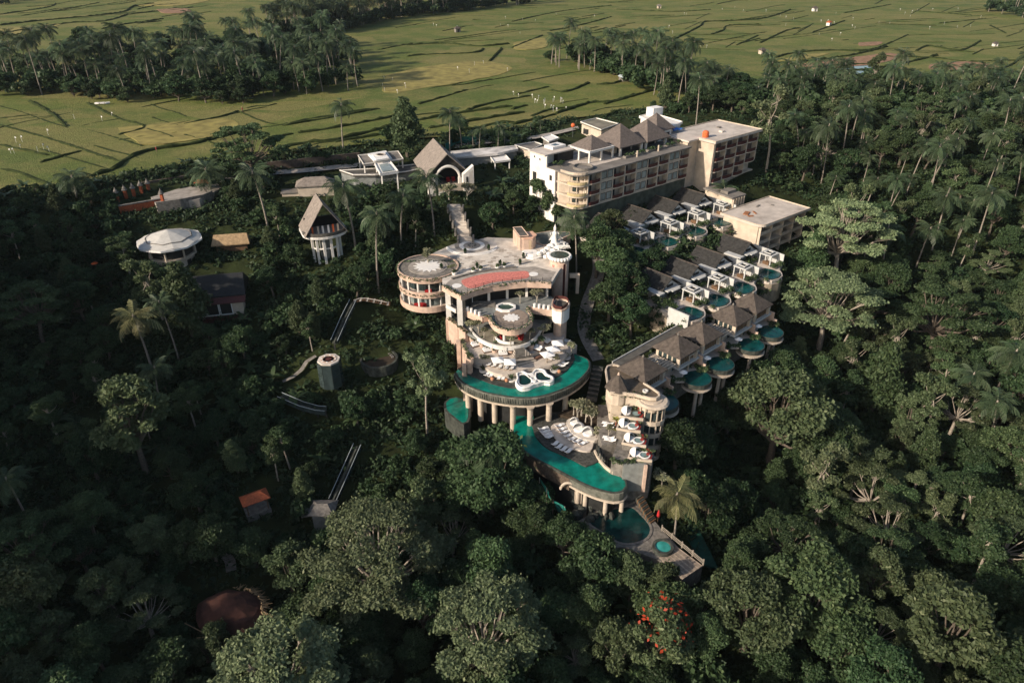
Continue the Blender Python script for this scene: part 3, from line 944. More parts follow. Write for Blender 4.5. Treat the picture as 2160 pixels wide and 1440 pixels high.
# ================================================================ forest fill
CLEAR = [
 [(838,560),(845,600),(850,650),(905,665),(940,700),(962,715),(955,860),(1000,870),(1080,880),(1095,960),(1160,1010),(1200,1070),(1260,1110),(1330,1150),(1390,1190),(1480,1230),(1490,1180),(1420,1110),(1405,1010),(1400,890),(1400,830),(1300,760),(1260,720),(1215,690),(1225,560),(1205,470),(1110,470),(1010,500),(985,420),(940,430),(960,500),(880,530)],
 [(740,310),(850,310),(910,290),(960,330),(1090,320),(1100,365),(1000,420),(870,385),(770,370)],
 [(1120,300),(1230,240),(1440,240),(1540,240),(1620,270),(1600,380),(1510,410),(1470,420),(1330,440),(1200,440),(1130,372)],
 [(1300,470),(1380,430),(1500,385),(1570,400),(1640,400),(1710,430),(1690,520),(1620,545),(1530,530),(1545,470),(1430,490),(1330,500)],
 [(1370,600),(1480,540),(1570,500),(1650,530),(1640,590),(1430,680),(1400,660)],
 [(1270,780),(1360,720),(1480,640),(1600,600),(1660,640),(1650,720),(1560,800),(1440,860),(1400,860)],
 [(655,400),(735,480),(735,545),(650,545),(640,440)],[(285,470),(425,470),(420,560),(290,540)],[(435,475),(535,475),(535,535),(440,530)],[(385,560),(530,545),(535,640),(400,670)],
 [(725,640),(830,635),(830,660),(760,660),(720,760),(720,810),(660,800),(590,830),(640,750),(690,740)],[(590,845),(720,875),(710,900),(600,865)],[(740,950),(775,950),(730,1070),(700,1110),(640,1110),(700,1060)],
 [(500,1025),(580,1025),(580,1085),(500,1085)],[(415,1215),(560,1215),(560,1320),(415,1320)],[(240,390),(460,370),(470,430),(260,450)],[(580,355),(760,345),(760,420),(580,440)],
 [(932,832),(992,832),(992,898),(950,890),(932,870)],[(1225,520),(1290,540),(1260,700),(1225,640)],[(745,730),(860,730),(860,800),(745,800)],
]
def inside(poly, x, y):
    c = False
    j = len(poly) - 1
    for i in range(len(poly)):
        xi, yi = poly[i]
        xj, yj = poly[j]
        if (yi > y) != (yj > y) and x < (xj - xi) * (y - yi) / (yj - yi) + xi:
            c = not c
        j = i
    return c
def blocked(x, y):
    return any(inside(p, x, y) for p in CLEAR)
def tree_blocked(p, rad, hgt):
    for t in (0.0, 0.35, 0.7, 1.0):
        for s in (-.85, 0, .85):
            q = (p[0] + s * rad, p[1], p[2] + hgt * t)
            x, y, d = proj(q)
            if blocked(x, y):
                return True
    return False
RIM_FY = sorted([(x, y) for x, y in RIM])
def on_field(px, py):
    for (x0, y0), (x1, y1) in zip(RIM_FY[:-1], RIM_FY[1:]):
        if x0 <= px <= x1:
            return py < y0 + (y1 - y0) * (px - x0) / (x1 - x0)
    return False
# ================================================================ buildings: shared pieces
def cp(ox, oy, s, pts):
    return [(ox + u / s, oy + v / s) for u, v in pts]
def spoly(pts, z, step=1.0, closed=True):
    """smooth plan curve through photograph points at elevation z"""
    w = [W(x, y, z) for x, y in pts]
    n = len(w)
    out = []
    for i in range(n if closed else n - 1):
        p0, p1, p2, p3 = (w[(i - 1) % n], w[i], w[(i + 1) % n], w[(i + 2) % n]) if closed else (w[max(i - 1, 0)], w[i], w[i + 1], w[min(i + 2, n - 1)])
        m = max(1, min(10, int((p2 - p1).length / step)))
        for k in range(m):
            t = k / m
            out.append(0.5 * ((2 * p1) + (p2 - p0) * t + (2 * p0 - 5 * p1 + 4 * p2 - p3) * t * t + (3 * p1 - p0 - 3 * p2 + p3) * t ** 3))
    if not closed:
        out.append(w[-1])
    return [(q.x, q.y) for q in out]
def lpoly(pts, z):
    return [(p.x, p.y) for p in (W(x, y, z) for x, y in pts)]
def grow(poly, d):
    """move a plan outline outwards by d"""
    n = len(poly)
    ar = sum(poly[i][0] * poly[(i + 1) % n][1] - poly[(i + 1) % n][0] * poly[i][1] for i in range(n))
    sg = 1 if ar > 0 else -1
    out = []
    for i in range(n):
        a, b_, c = Vector(poly[i - 1]), Vector(poly[i]), Vector(poly[(i + 1) % n])
        t = (c - a)
        t = t.normalized() if t.length > 1e-6 else Vector((1, 0))
        out.append((b_.x + sg * t.y * d, b_.y - sg * t.x * d))
    return out
def ringwall(mb, line, w, z0, z1, closed=False):
    """low wall of width w along a plan line"""
    L = [Vector(p) for p in line]
    n = len(L)
    rows = []
    for i in range(n):
        a = L[i - 1] if (closed or i > 0) else L[i]
        c = L[(i + 1) % n] if (closed or i < n - 1) else L[i]
        t = (c - a).normalized()
        nn = Vector((-t.y, t.x)) * w / 2
        p, q = L[i] + nn, L[i] - nn
        rows.append([(p.x, p.y, z0), (p.x, p.y, z1), (q.x, q.y, z1), (q.x, q.y, z0)])
    if closed:
        rows.append(rows[0])
    return mb.loft(rows, True, not closed, not closed)
def hedge(parent, name, line, w, z, h, m=None, n_per=26, seed=1, size=.3, hang=0.0):
    """leafy strip along a plan line"""
    rgq = np.random.default_rng(seed)
    V, F, b_ = [], [], 0
    for i in range(len(line) - 1):
        a, c = Vector(line[i]), Vector(line[i + 1])
        L = (c - a).length
        k = max(1, int(L / .8))
        for j in range(k):
            q = a.lerp(c, (j + .5) / k)
            v, f = leaves(rgq, (q.x, q.y, z + h * .4 - hang * .4), (.6, .6, h * .6 + hang * .6), n_per, size, shell=.4)
            V.append(v); F.append(f + b_); b_ += len(v)
    V = np.concatenate(V)
    if parent is not None:
        V = V - np.array(ORG[parent.name])
    o = bpy.data.objects.new(name, np_mesh(name, V, np.concatenate(F), m or LF['mid']))
    COL.objects.link(o)
    o['kind'] = 'stuff'
    if parent is not None:
        o.parent = parent
        ORG[o.name] = ORG[parent.name]
    return o

# ================================================================ the hotel
HA, HB = W(1225, 371, 6.0), W(1457, 309, 6.0)
HROT = math.atan2(HB.y - HA.y, HB.x - HA.x)
ZB = -3.2
hotel = thing('hotel_building', 'long cream hotel block with balconies, rounded corner and pyramid roofs on top', 'hotel', (HA.x, HA.y, ZB), HROT, local=True)
FL = 3.05
def rnd_corner(x0, y0, r, n=7):
    return [(x0 + r - r * math.cos(t), y0 + r - r * math.sin(t)) for t in [math.pi / 2 * i / (n - 1) for i in range(n)]]
HL = 46.0
outline = [(-1.2, 18.0), (-1.2, 6.0)] + rnd_corner(-1.2, 0.0, 3.6)[1:] + [(HL, 0.0), (HL, 16.0), (30, 18.0)]
core = [(-0.9, 17.7), (-0.9, 7.2), (3.0, 1.9), (HL - .2, 1.5), (HL - .2, 15.7), (30, 17.7)]
obj('wall', MB().prism(core, -1.0, 9.0), M_CREAM, hotel)
obj('plinth_wall', MB().prism([(-.6, 17), (-.6, 6.5), (2.6, .6), (HL - .3, .3), (HL - .3, 15)], -6.5, -0.25), mat('mossy_wall', (0.07, 0.08, 0.06), .9, .4, .5, stain=.5), hotel)
for k in range(4):
    z = k * FL
    ov = 0.0 if k < 3 else 0.5
    o = obj('floor_slab' if k < 3 else 'roof_slab', MB().prism(grow(outline, ov), z - .28, z + (.22 if k < 3 else .10)), M_CREAM if k < 3 else M_CONC, hotel)
# parapet with its wavy coping
mb = MB()
ringwall(mb, grow(outline, .38)[1:-3], .28, 3 * FL + .11, 3 * FL + .75)
obj('parapet', mb, M_CREAM, hotel)
# bays of the long face: balcony or window pair
BAY = 'BWBBWBBWB'
bw = (HL - 3.0) / len(BAY)
me_pier = mesh('pier', MB().bx(-.2, .2, -.12, 1.6, .23, FL - .3), M_CREAM)
slab = [(.2, .0), (.9, -.38), (bw / 2, -.55), (bw - .9, -.38), (bw - .2, .0), (bw - .2, 1.2), (.2, 1.2)]
me_bal = mesh('balcony', MB().prism(slab, -.05, .24), M_CREAM)
mb = MB()
ringwall(mb, [(.25, .05), (.9, -.32), (bw / 2, -.49), (bw - .9, -.32), (bw - .25, .05)], .07, .25, 1.12)
me_rail = mesh('railing', mb, M_REDWOOD)
mb = MB().bx(.35, bw * .52, 1.33, 1.45, .24, 2.45)
me_door = mesh('door', mb, M_GLASS)
mb = MB()
for x in (.35, bw * .27, bw * .52):
    mb.bx(x - .05, x + .05, 1.27, 1.34, .24, 2.5)
mb.bx(.3, bw * .52 + .05, 1.27, 1.34, 2.45, 2.55)
me_dfr = mesh('door_frame', mb, M_REDWOOD)
ww = bw * .40
me_pane = mesh('window', MB().bx(0, ww, -.02, .06, .65, 2.5), M_CURTAIN)
mb = MB()
for x in (0, ww):
    mb.bx(x - .06, x + .06, -.09, .05, .55, 2.6)
for z in (.6, 2.55):
    mb.bx(.06, ww - .06, -.085, .05, z - .06, z + .06)
me_wfr = mesh('window_frame', mb, M_DMETAL)
mb = MB().bx(0, bw, 0.0, 1.4, .23, .6).bx(0, bw, 0.0, 1.4, 2.62, FL - .29)
for x0, x1 in ((0, bw * .05), (bw * .455, bw * .545), (bw * .955, bw)):
    mb.bx(x0, x1, .004, 1.4, .6, 2.62)
me_infill = mesh('bay_wall', mb, M_CREAM)
def lin(name, me, par, loc, rot=0.0):
    o = bpy.data.objects.new(name, me)
    COL.objects.link(o)
    o.parent = par
    o.location = loc
    o.rotation_euler = (0, 0, rot)
    ORG[o.name] = Vector((0, 0, 0))
    return o
def sub(name, me, par):
    return lin(name, me, par, (0, 0, 0))
for k in range(3):
    for i, b_ in enumerate(BAY):
        x = 3.0 + i * bw
        lin('pier', me_pier, hotel, (x, 0, k * FL))
        if b_ == 'B':
            o = lin('balcony', me_bal, hotel, (x, 0, k * FL))
            sub('railing', me_rail, o)
            o = lin('door', me_door, hotel, (x, 0, k * FL))
            sub('door_frame', me_dfr, o)
        else:
            lin('bay_wall', me_infill, hotel, (x, 0, k * FL))
            for xo in (.05, .545):
                o = lin('window', me_pane, hotel, (x + bw * xo, 0, k * FL))
                sub('window_frame', me_wfr, o)
    lin('pier', me_pier, hotel, (HL - .2, 0, k * FL))
# rounded corner: balcony bands with plants, small windows
for k in range(3):
    cr = rnd_corner(-1.2, 0.0, 3.6, 9)
    mb = MB()
    ringwall(mb, [(x, y) for x, y in grow(cr, -0.0)], .2, k * FL + .2, k * FL + .95)
    obj('corner_parapet', mb, mat('yellow_render', (.50, .40, .22), .85, .15, .8, stain=.3), hotel)
    for t in (1, 4, 7):
        mb = MB().cyl((cr[t][0] + .3, cr[t][1] + .3, k * FL + .2), .14, FL - .5, 8)
        obj('corner_post', mb, M_CREAM, hotel)
    mb = MB().box((1.6, 3.4, k * FL + 1.5), (1.6, .1, 1.6), R(-52))
    o = obj('window', mb, M_GLASS, hotel)
# white end wall facing left, with openings
mb = MB()
mb.bx(-1.75, -1.22, 8.0, 18.4, -5.5, 9.1).bx(-1.75, -1.22, 11.5, 18.4, 9.1, 12.1).bx(-1.70, 3.2, 14.0, 18.2, 9.12, 12.0)
obj('end_wall', mb, M_WHITE, hotel)
for y, z, w, h in ((9.2, 1.2, 1.1, 2.2), (12.0, 3.0, 1.3, 2.4), (15.6, 4.6, 1.5, 2.3), (15.6, .6, 1.5, 2.2), (9.2, 6.0, 1.0, 1.4), (13.4, -2, 1.2, 2.0), (14.0, 10.6, .5, .5), (16.2, 10.9, .5, .5)):
    o = obj('window', MB().bx(-1.80, -1.70, y, y + w, z, z + h), M_DARKIN, hotel)
    obj('window_surround', MB().bx(-1.88, -1.76, y - .12, y + w + .12, z - .16, z - .02), M_WHITE, o)
# flat white stair roof on the back corner and the long low roof beside it
obj('stair_roof', MB().bx(-2.1, 9.0, 12.0, 19.0, 12.1, 12.45), M_CONCL, hotel)
obj('skylight', MB().bx(3.2, 8.2, 14.5, 18.0, 12.46, 13.2), M_PLASTER, hotel)
obj('skylight_pane', MB().bx(4.8, 6.6, 15.4, 17.1, 13.2, 13.24), M_GLASS, hotel)
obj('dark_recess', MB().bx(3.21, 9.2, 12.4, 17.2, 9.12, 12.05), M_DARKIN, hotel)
# white frame terrace with small pyramid roof
fr = obj('terrace_frame', MB().bx(9.6, 19.4, 6.4, 7.0, 12.0, 12.6).bx(9.6, 19.4, 14.6, 15.2, 12.0, 12.6).bx(9.6, 10.2, 7.0, 14.6, 12.0, 12.6).bx(18.8, 19.4, 7.0, 14.6, 12.0, 12.6), M_WHITE, hotel)
for x, y in ((9.9, 6.7), (9.9, 14.9), (19.1, 6.7), (14.5, 6.7), (9.9, 10.8)):
    obj('frame_post', MB().bx(x - .22, x + .22, y - .22, y + .22, 9.12, 12.0), M_WHITE, hotel)
obj('terrace_floor', MB().bx(6, 20, 4.0, 15.4, 9.11, 9.3), M_DECKP, hotel)
obj('round_planter', MB().lathe((5.2, 4.4, 9.12), [(2.8, 0), (2.8, .8), (2.45, .8), (2.45, .35)], 20, True, True), M_CONC, hotel)
def py_roof(name, x, y, half, z0, z1, m, par, zt=None):
    o = obj(name, MB().hip(x - half, x + half, y - half, y + half, z0, z1, 0.0, 0, .25), m, par)
    return o
M_SHINGLE = mat('grey_shingle', (0.135, 0.112, 0.098), .95, .2, 1.6, bump=.6, bscale=12)
py_roof('pyramid_roof', 14.6, 10.9, 4.1, 12.65, 15.6, M_SHINGLE, hotel)
py_roof('pyramid_roof', 26.4, 11.0, 5.6, 11.9, 17.0, M_SHINGLE, hotel)
py_roof('pyramid_roof', 37.2, 10.2, 5.3, 11.9, 16.8, M_SHINGLE, hotel)
py_roof('pyramid_roof', 45.5, 13.6, 4.3, 12.6, 16.9, M_SHINGLE, hotel)
for x0, x1 in ((21.2, 31.4), (32.2, 42.2)):
    for x in (x0 + .6, x1 - .6):
        for y in (6.2, 15.4):
            obj('roof_post', MB().bx(x - .3, x + .3, y - .3, y + .3, 9.12, 11.7), M_WHITE, hotel)
    obj('penthouse_wall', MB().bx(x0 + 1.4, x1 - 1.4, 9.0, 15.0, 9.12, 11.66), M_CREAM, hotel)
    obj('penthouse_window', MB().bx(x0 + 2.2, x1 - 2.2, 8.88, 9.02, 9.3, 11.3), M_DARKIN, hotel)
obj('penthouse_wall', MB().bx(42.4, 48.4, 9.6, 17.2, 9.12, 12.3), M_WHITE, hotel)
obj('penthouse_window', MB().bx(44.0, 47.5, 9.45, 9.62, 9.6, 11.6), M_DARKIN, hotel)
for x, y in ((21, 3.2), (26, 3.0), (31, 3.4), (35, 3.0), (39, 3.2)):
    obj('planter_box', MB().bx(x, x + 3.4, y, y + 1.2, 9.12, 9.9), M_CONC, hotel)
for x in (24.9, 34.2):
    obj('roof_pillar', MB().bx(x, x + .4, 2.4, 2.8, 9.12, 11.0), M_CREAM, hotel)
mb = MB()
for x in (21, 26, 31, 35, 39):
    pass
V, F, b_ = [], [], 0
rgq = np.random.default_rng(4)
for x, y in ((22, 3.7), (24, 3.6), (27, 3.5), (28.6, 3.5), (32, 3.9), (33.6, 3.9), (36, 3.5), (40, 3.7), (42, 3.6), (1.5, 9.5), (2.8, 10.4), (.8, 11), (44, 6), (45.6, 4)):
    v, f = leaves(rgq, (x, y, 10.1), (1.0, .7, .6), 40, .32)
    V.append(v); F.append(f + b_); b_ += len(v)
o = bpy.data.objects.new('roof_plants', np_mesh('roof_plants', np.concatenate(V), np.concatenate(F), LF['mid']))
COL.objects.link(o)
o.parent = hotel
o['kind'] = 'stuff'

# ---------------------------------------------------------------- annex
annex = thing('annex_building', 'cream four storey annex with dark red balconies and stained pale flat roof', 'hotel', (HA.x, HA.y, ZB), HROT, local=True)
zt = 7.5 - ZB
X0, X1, Y0, Y1 = 51.4, 74.4, -4.6, 11.2
FA = 3.2
obj('wall', MB().prism([(X0, Y0 + .02), (X0 + .6, Y0 + .02), (X0 + .6, Y0 + 1.6), (X1 - .5, Y0 + 1.6), (X1 - .5, Y1), (X0, Y1)], zt - 4 * FA - 3, zt - .5), M_CREAM, annex)
obj('connecting_wall', MB().bx(46.4, X0 - .003, 1.4, 11.0, zt - 4 * FA - 2, zt - .8), M_CREAM, annex)
obj('roof_slab', MB().prism([(45.8, .6), (X0 - .8, .6), (X0 - .8, Y0 - .9), (X1 + .9, Y0 - .9), (X1 + .9, Y1 + .6), (45.8, Y1 + .6)], zt - .5, zt), M_CONCL, annex)
mb = MB()
ringwall(mb, [(X0 - .6, .8), (X0 - .6, Y0 - .7), (X1 + .7, Y0 - .7), (X1 + .7, Y1 + .4), (46, Y1 + .4)], .22, zt + .002, zt + .28)
obj('roof_kerb', mb, M_CREAM, annex)
bwa = (X1 - X0 - .6) / 4
for k in range(4):
    z = zt - (k + 1) * FA
    n = 4 if k < 3 else 3
    obj('floor_slab', MB().bx(X0 + .02, X1, Y0, Y0 + 1.8, z - .25, z + .12), M_CREAM, annex)
    for i in range(n):
        x = X0 + .6 + i * bwa
        o = obj('balcony', MB().prism([(x + .2, Y0 + .01), (x + 1, Y0 - .35), (x + bwa / 2, Y0 - .5), (x + bwa - 1, Y0 - .35), (x + bwa - .2, Y0 + .01)], z - .2, z + .1), M_CREAM, annex)
        mb = MB()
        ringwall(mb, [(x + .3, Y0 + .05), (x + 1, Y0 - .3), (x + bwa / 2, Y0 - .45), (x + bwa - 1, Y0 - .3), (x + bwa - .3, Y0 + .05)], .08, z + .12, z + 1.1)
        obj('railing', mb, M_REDWOOD, o)
        o = obj('door', MB().bx(x + .5, x + 2.6, Y0 + 1.5, Y0 + 1.62, z + .12, z + 2.4), M_GLASS, annex)
        obj('door_frame', MB().bx(x + 1.5, x + 1.6, Y0 + 1.43, Y0 + 1.51, z + .12, z + 2.4), M_REDWOOD, o)
        obj('curtain', MB().bx(x + 3.0, x + bwa - .6, Y0 + 1.52, Y0 + 1.61, z + .3, z + 2.3), mat('brown_curtain', (.14, .10, .08), .8, .3, 1), annex)
    for i in range(n + 1):
        x = X0 + .6 + i * bwa
        obj('pier', MB().bx(x - .2, x + .2, Y0 - .06, Y0 + 1.7, z + .12, z + FA - .26), M_CREAM, annex)
obj('water_tank', MB().lathe((53.4, .4, zt + .01), [(.9, 0), (1.0, .2), (1.0, 1.5), (.7, 1.9), (.3, 2.0)], 14), M_ORANGE, annex)
obj('roof_hatch', MB().bx(62, 63.4, .5, 1.8, zt, zt + .5), M_CONCL, annex)
obj('roof_hatch', MB().bx(66, 67.2, 4.5, 5.6, zt, zt + .35), M_CONC, annex)
tarp = obj('blue_tarpaulin', MB().loft([[(49.6 + .9 * i, 9.0 + .8 * j, zt + 1.0 + .25 * math.sin(i * 2 + j)) for j in range(4)] for i in range(5)], closed=False).bx(49.4, 53.6, 11.4, 11.5, zt, zt + 1.0), M_BLUE, annex)
# lower flat roof in front of the annex
lr = thing('flat_roof_shed', 'low grey flat roofed building at the foot of the hotel annex', 'building', W(1530, 412, -9))
pl = lpoly([(1484, 396), (1517, 388), (1574, 409), (1545, 418)], -6.0)
obj('roof_slab', MB().prism(pl, -6.45, -6.0), M_CONC, lr)
obj('wall', MB().prism(grow(pl, -.7), -13.0, -6.45), M_CREAM, lr)
c = W(1536, 405, -6)
obj('roof_box', MB().box((c.x, c.y, -5.6), (4.2, 2.6, .8), HROT), M_CONC, lr)
for i in range(5):
    q = Vector(pl[2]).lerp(Vector(pl[3]), .12 + .19 * i) if False else Vector(pl[-2]).lerp(Vector(pl[-1]), .12 + .19 * i)
    obj('post', MB().box((q.x, q.y, -8.2), (.35, .35, 3.5), HROT), M_CREAM, lr)

# ---------------------------------------------------------------- unfinished concrete block
B0, B1 = W(1606, 476, -9.0), W(1702, 440, -9.0)
brot = math.atan2(B1.y - B0.y, B1.x - B0.x)
blk = thing('concrete_block', 'unfinished cream block with open bays and stained flat roof above the villas', 'building', (B0.x, B0.y, -20.0), brot, local=True)
BL = (B1 - B0).length
zt = 11.0
FB = 2.75
roofpl = [(-.8, 13.4)] + [(-.8, 2.2)] + [(-.8 + 2.4 - 2.4 * math.cos(t), -.8 + 2.4 - 2.4 * math.sin(t)) for t in (.2, .5, .8, 1.1, 1.4)] + [(BL + .8, -.8), (BL + .8, 13.4)]
obj('roof_slab', MB().prism(roofpl, zt - .45, zt), M_CONCL, blk)
mb = MB()
ringwall(mb, grow(roofpl, -.12), .2, zt + .002, zt + .3, True)
obj('roof_kerb', mb, M_CREAM, blk)
obj('side_wall', MB().bx(0, .35, .8, 12.6, -3, zt - .45), M_CREAM, blk)
obj('back_wall', MB().bx(.353, BL - .3, 4.2, 12.4, -3, zt - .46), M_CREAM, blk)
bwb = (BL - .4) / 4
for k in range(4):
    z = zt - .45 - (k + 1) * FB + .1
    obj('floor_slab', MB().bx(.36, BL, 0, 4.2, z - .12, z + .14), M_CREAM, blk)
    for i in range(5):
        x = .36 + i * bwb
        obj('cross_wall', MB().bx(x - (.0 if i == 0 else .14), x + .14, .03, 4.2, z + .14, z + FB - .12), M_CREAM, blk)
    for i in range(4):
        x = .36 + i * bwb
        if (i + k) % 3 != 2:
            obj('low_wall', MB().bx(x + .16, x + bwb - .16, .2, .34, z + .14, z + .8), M_CREAM, blk)
        obj('door_opening', MB().bx(x + .5, x + 1.6, 4.08, 4.19, z + .14, z + 2.2), M_DARKIN, blk)
obj('roof_debris', MB().box((5, 8.5, zt + .12), (2.8, 1.4, .22), .4).box((7.4, 7.4, zt + .1), (2.2, .5, .16), 1.0).box((4, 6.4, zt + .1), (1.6, .9, .16), -.5), mat('rust_debris', (.30, .13, .06), .9, .4, 2), blk)
obj('roof_debris', MB().box((13, 10.2, zt + .12), (2.2, .5, .22), .2).box((17, 8, zt + .1), (.8, .8, .2), .4), M_CONC, blk)
# ================================================================ villas with pergola and pool (two rows)
def water_mat(name, c1, c2, rough=0.07, sc=.35):
    m = mat(name, tuple(c * .75 for c in c1), rough, .2, sc * 1.6, col2=tuple(c * 1.1 for c in c2), detail=7, bump=.25, bscale=2.5, spec=.28)
    return m
M_WATER = water_mat('emerald_water', (.002, .135, .100), (.003, .19, .14))
M_WATER_SHADED = water_mat('shaded_teal_water', (.002, .040, .038), (.003, .064, .060))  # villa pools: shade is put into the darker water colour
M_WATERK0 = None
M_WATERK = water_mat('dark_water', (.004, .024, .024), (.007, .042, .04))
M_PALEW = mat('villa_shaded_white', (.46, .46, .44), .8, .08, .8, stain=.25, stain_col=(.25, .25, .22))  # white toned down so sunlit villa walls look shaded
VROT = R(41.2)
def make_villa():
    v = thing('pool_villa', '', 'villa', (0, 0, 0), 0, 'white gabled pool villas in two rows below the hotel', local=True)
    # terrace and house
    obj('terrace', MB().prism([(-9.6, 13), (-9.6, -5.6), (-8.8, -6.8), (-6.4, -7.4), (-4.0, -7.0), (-2.6, -6.0), (-1.0, -4.2), (1.9, -3.4), (1.9, 13)], -1.2, -.02), M_DECKP, v)
    obj('retaining_wall', MB().prism([(-9.7, 12), (-9.7, -5.8), (-8.8, -7.0), (-6.4, -7.6), (-4.0, -7.2), (-2.6, -6.2), (-1.0, -4.4), (2.0, -3.6), (2.0, 12)], -6.5, -1.2), mat('mossy_cream', (.24, .20, .15), .9, .25, .6, stain=.8, stain_col=(.06, .06, .04)), v)
    obj('wall', MB().bx(-6.6, .6, 5.2, 12.2, 0, 2.6), M_PALEW, v)
    rf = obj('roof', MB().add([(-7.6, 4.2, 2.4), (-3, 4.2, 5.6), (1.6, 4.2, 2.4), (-7.6, 13, 2.4), (-3, 13, 5.6), (1.6, 13, 2.4), (-7.6, 4.2, 2.2), (-3, 4.2, 5.35), (1.6, 4.2, 2.2), (-7.6, 13, 2.2), (-3, 13, 5.35), (1.6, 13, 2.2)],
        [(0, 1, 4, 3), (1, 2, 5, 4), (6, 9, 10, 7), (7, 10, 11, 8), (0, 6, 7, 1), (1, 7, 8, 2), (3, 4, 10, 9), (4, 5, 11, 10), (0, 3, 9, 6), (2, 8, 11, 5)]), M_THATCHD, v)
    obj('ridge_cap', MB().bx(-3.15, -2.85, 4.1, 13.1, 5.55, 5.72), M_THATCH, rf)
    obj('gable', MB().add([(-6.6, 4.75, 2.5), (.6, 4.75, 2.5), (-3, 4.75, 5.0), (-6.6, 5.2, 2.5), (.6, 5.2, 2.5), (-3, 5.2, 5.0)], [(0, 1, 2), (5, 4, 3), (0, 3, 4, 1), (1, 4, 5, 2), (2, 5, 3, 0)]), M_PALEW, v)
    obj('gable_shelf', MB().bx(-5.6, -.6, 3.2, 4.75, 2.75, 3.0).bx(-4.4, -1.4, 2.6, 3.2, 2.75, 3.0), M_PALEW, v)
    obj('gable_vent', MB().prism([(-4.2, 4.68), (-1.8, 4.68), (-1.8, 4.745), (-4.2, 4.745)], 3.05, 3.75), M_DARKIN, v)
    for x in (-5.9, -4.2, -2.5, -.8):
        obj('window', MB().bx(x, x + 1.3, 5.1, 5.196, .3, 2.2), M_CURTAIN if x < -3 else M_GLASS, v)
    # flat white canopy and party wall
    obj('canopy', MB().bx(-8.6, -6.6, 3.4, 8.5, 2.65, 2.95), M_PALEW, v)
    obj('party_wall', MB().add([(1.9, -3.4, -1), (2.15, -3.4, -1), (2.15, 6, -1), (1.9, 6, -1), (1.9, -3.4, 3.1), (2.15, -3.4, 3.1), (2.15, 6, 3.4), (1.9, 6, 3.4)], [(3, 2, 1, 0), (4, 5, 6, 7), (0, 1, 5, 4), (1, 2, 6, 5), (2, 3, 7, 6), (3, 0, 4, 7)]), M_PALEW, v)
    # pergola: white frame, dark glass top
    pg = obj('pergola_roof', MB().bx(-1.9, 1.9, -1.9, -1.35, 2.9, 3.2).bx(-1.9, 1.9, 1.35, 1.9, 2.9, 3.2).bx(-1.9, -1.35, -1.35, 1.35, 2.9, 3.2).bx(1.35, 1.9, -1.35, 1.35, 2.9, 3.2).bx(-1.0, 1.0, -1.0, -.75, 3.26, 3.5).bx(-1.0, 1.0, .75, 1.0, 3.26, 3.5).bx(-1.0, -.75, -.75, .75, 3.26, 3.5).bx(.75, 1.0, -.75, .75, 3.26, 3.5), M_PALEW, v)
    obj('glass_panel', MB().bx(-1.36, 1.36, -1.36, 1.36, 3.0, 3.15), M_DARKIN, pg)
    for x in (-1.6, 1.6):
        for y in (-1.6, 1.6):
            obj('pergola_post', MB().bx(x - .15, x + .15, y - .15, y + .15, 0, 2.9), M_PALEW, v)
    obj('daybed', MB().bx(-1.1, 1.0, -.9, .9, .05, .5).bx(-1.1, -.8, -.9, .9, .5, .95), M_WOOD, v)
    # pool with curved edge
    pw = [(-9.1, -1.2), (-9.1, -5.4), (-8.4, -6.4), (-6.4, -6.9), (-4.4, -6.5), (-3.2, -5.6), (-3.0, -3.2), (-3.6, -1.4)]
    obj('pool_basin', MB().prism(grow(pw, .3), -1.0, .10), M_DSTONE, v)
    obj('pool_water', MB().prism(pw, -.8, .13), M_WATER_SHADED, v)
    rgq = np.random.default_rng(22)
    V, F, b_ = [], [], 0
    rr = random.Random(9)
    spots = [(rr.uniform(-9.4, -7.4), rr.uniform(-1, 13), rr.uniform(.2, 1.0)) for _ in range(16)] + [(rr.uniform(-7, 1.5), rr.uniform(2.4, 4.4), .3) for _ in range(7)] + [(rr.uniform(-9.6, 2), -3.6 - rr.random() * 3.6, rr.uniform(-4.5, -1.2)) for _ in range(20)] + [(-2.2 + rr.random() * 3.6, -2.6 - rr.random(), .2) for _ in range(5)] + [(-9.8, rr.uniform(-6, 12), rr.uniform(-4.5, -.5)) for _ in range(18)] + [(rr.uniform(-9, 2), 13.2, rr.uniform(0, 1.5)) for _ in range(8)]
    for x, y, z in spots:
        v_, f_ = leaves(rgq, (x, y, z + .4), (1.0, .9, .9), 44, .34)
        V.append(v_); F.append(f_ + b_); b_ += len(v_)
    o = bpy.data.objects.new('garden_plants', np_mesh('garden_plants', np.concatenate(V), np.concatenate(F), LF['mid']))
    COL.objects.link(o)
    o.parent = v
    o['kind'] = 'stuff'
    return v
proto = make_villa()
row_b = [(1462, 609), (1515.5, 584), (1569, 560), (1623, 533)]
row_a = [(1350, 487), (1413, 467), (1470, 447), (1524, 429)]
lbl_b = ['white gabled villa at the left end of the middle villa row, bare white side wall', 'second gabled villa from the left in the middle villa row', 'third gabled villa from the left in the middle villa row', 'gabled villa in the middle row right below the unfinished block']
lbl_a = ['gabled villa half hidden by trees at the left end of the upper villa row', 'gabled villa with round ended pool in the upper row below the hotel', 'gabled villa in the middle of the upper row below the hotel', 'gabled villa in the upper row beside the low flat roof']
first = True
for pts, zt_, lbs in ((row_b, -14.0, lbl_b), (row_a, -8.0, lbl_a)):
    for (x, y), lb in zip(pts, lbs):
        p = W(x, y, zt_)
        p.z = zt_ - 3.2
        if first:
            proto.location = p
            proto.rotation_euler = (0, 0, VROT)
            proto['label'] = lb
            first = False
        else:
            copy_tree(proto, p, VROT, lb)

ew = obj('end_wall', MB().bx(-10.0, -9.62, -6.4, -.5, -3.2, 1.7), M_PALEW, proto)
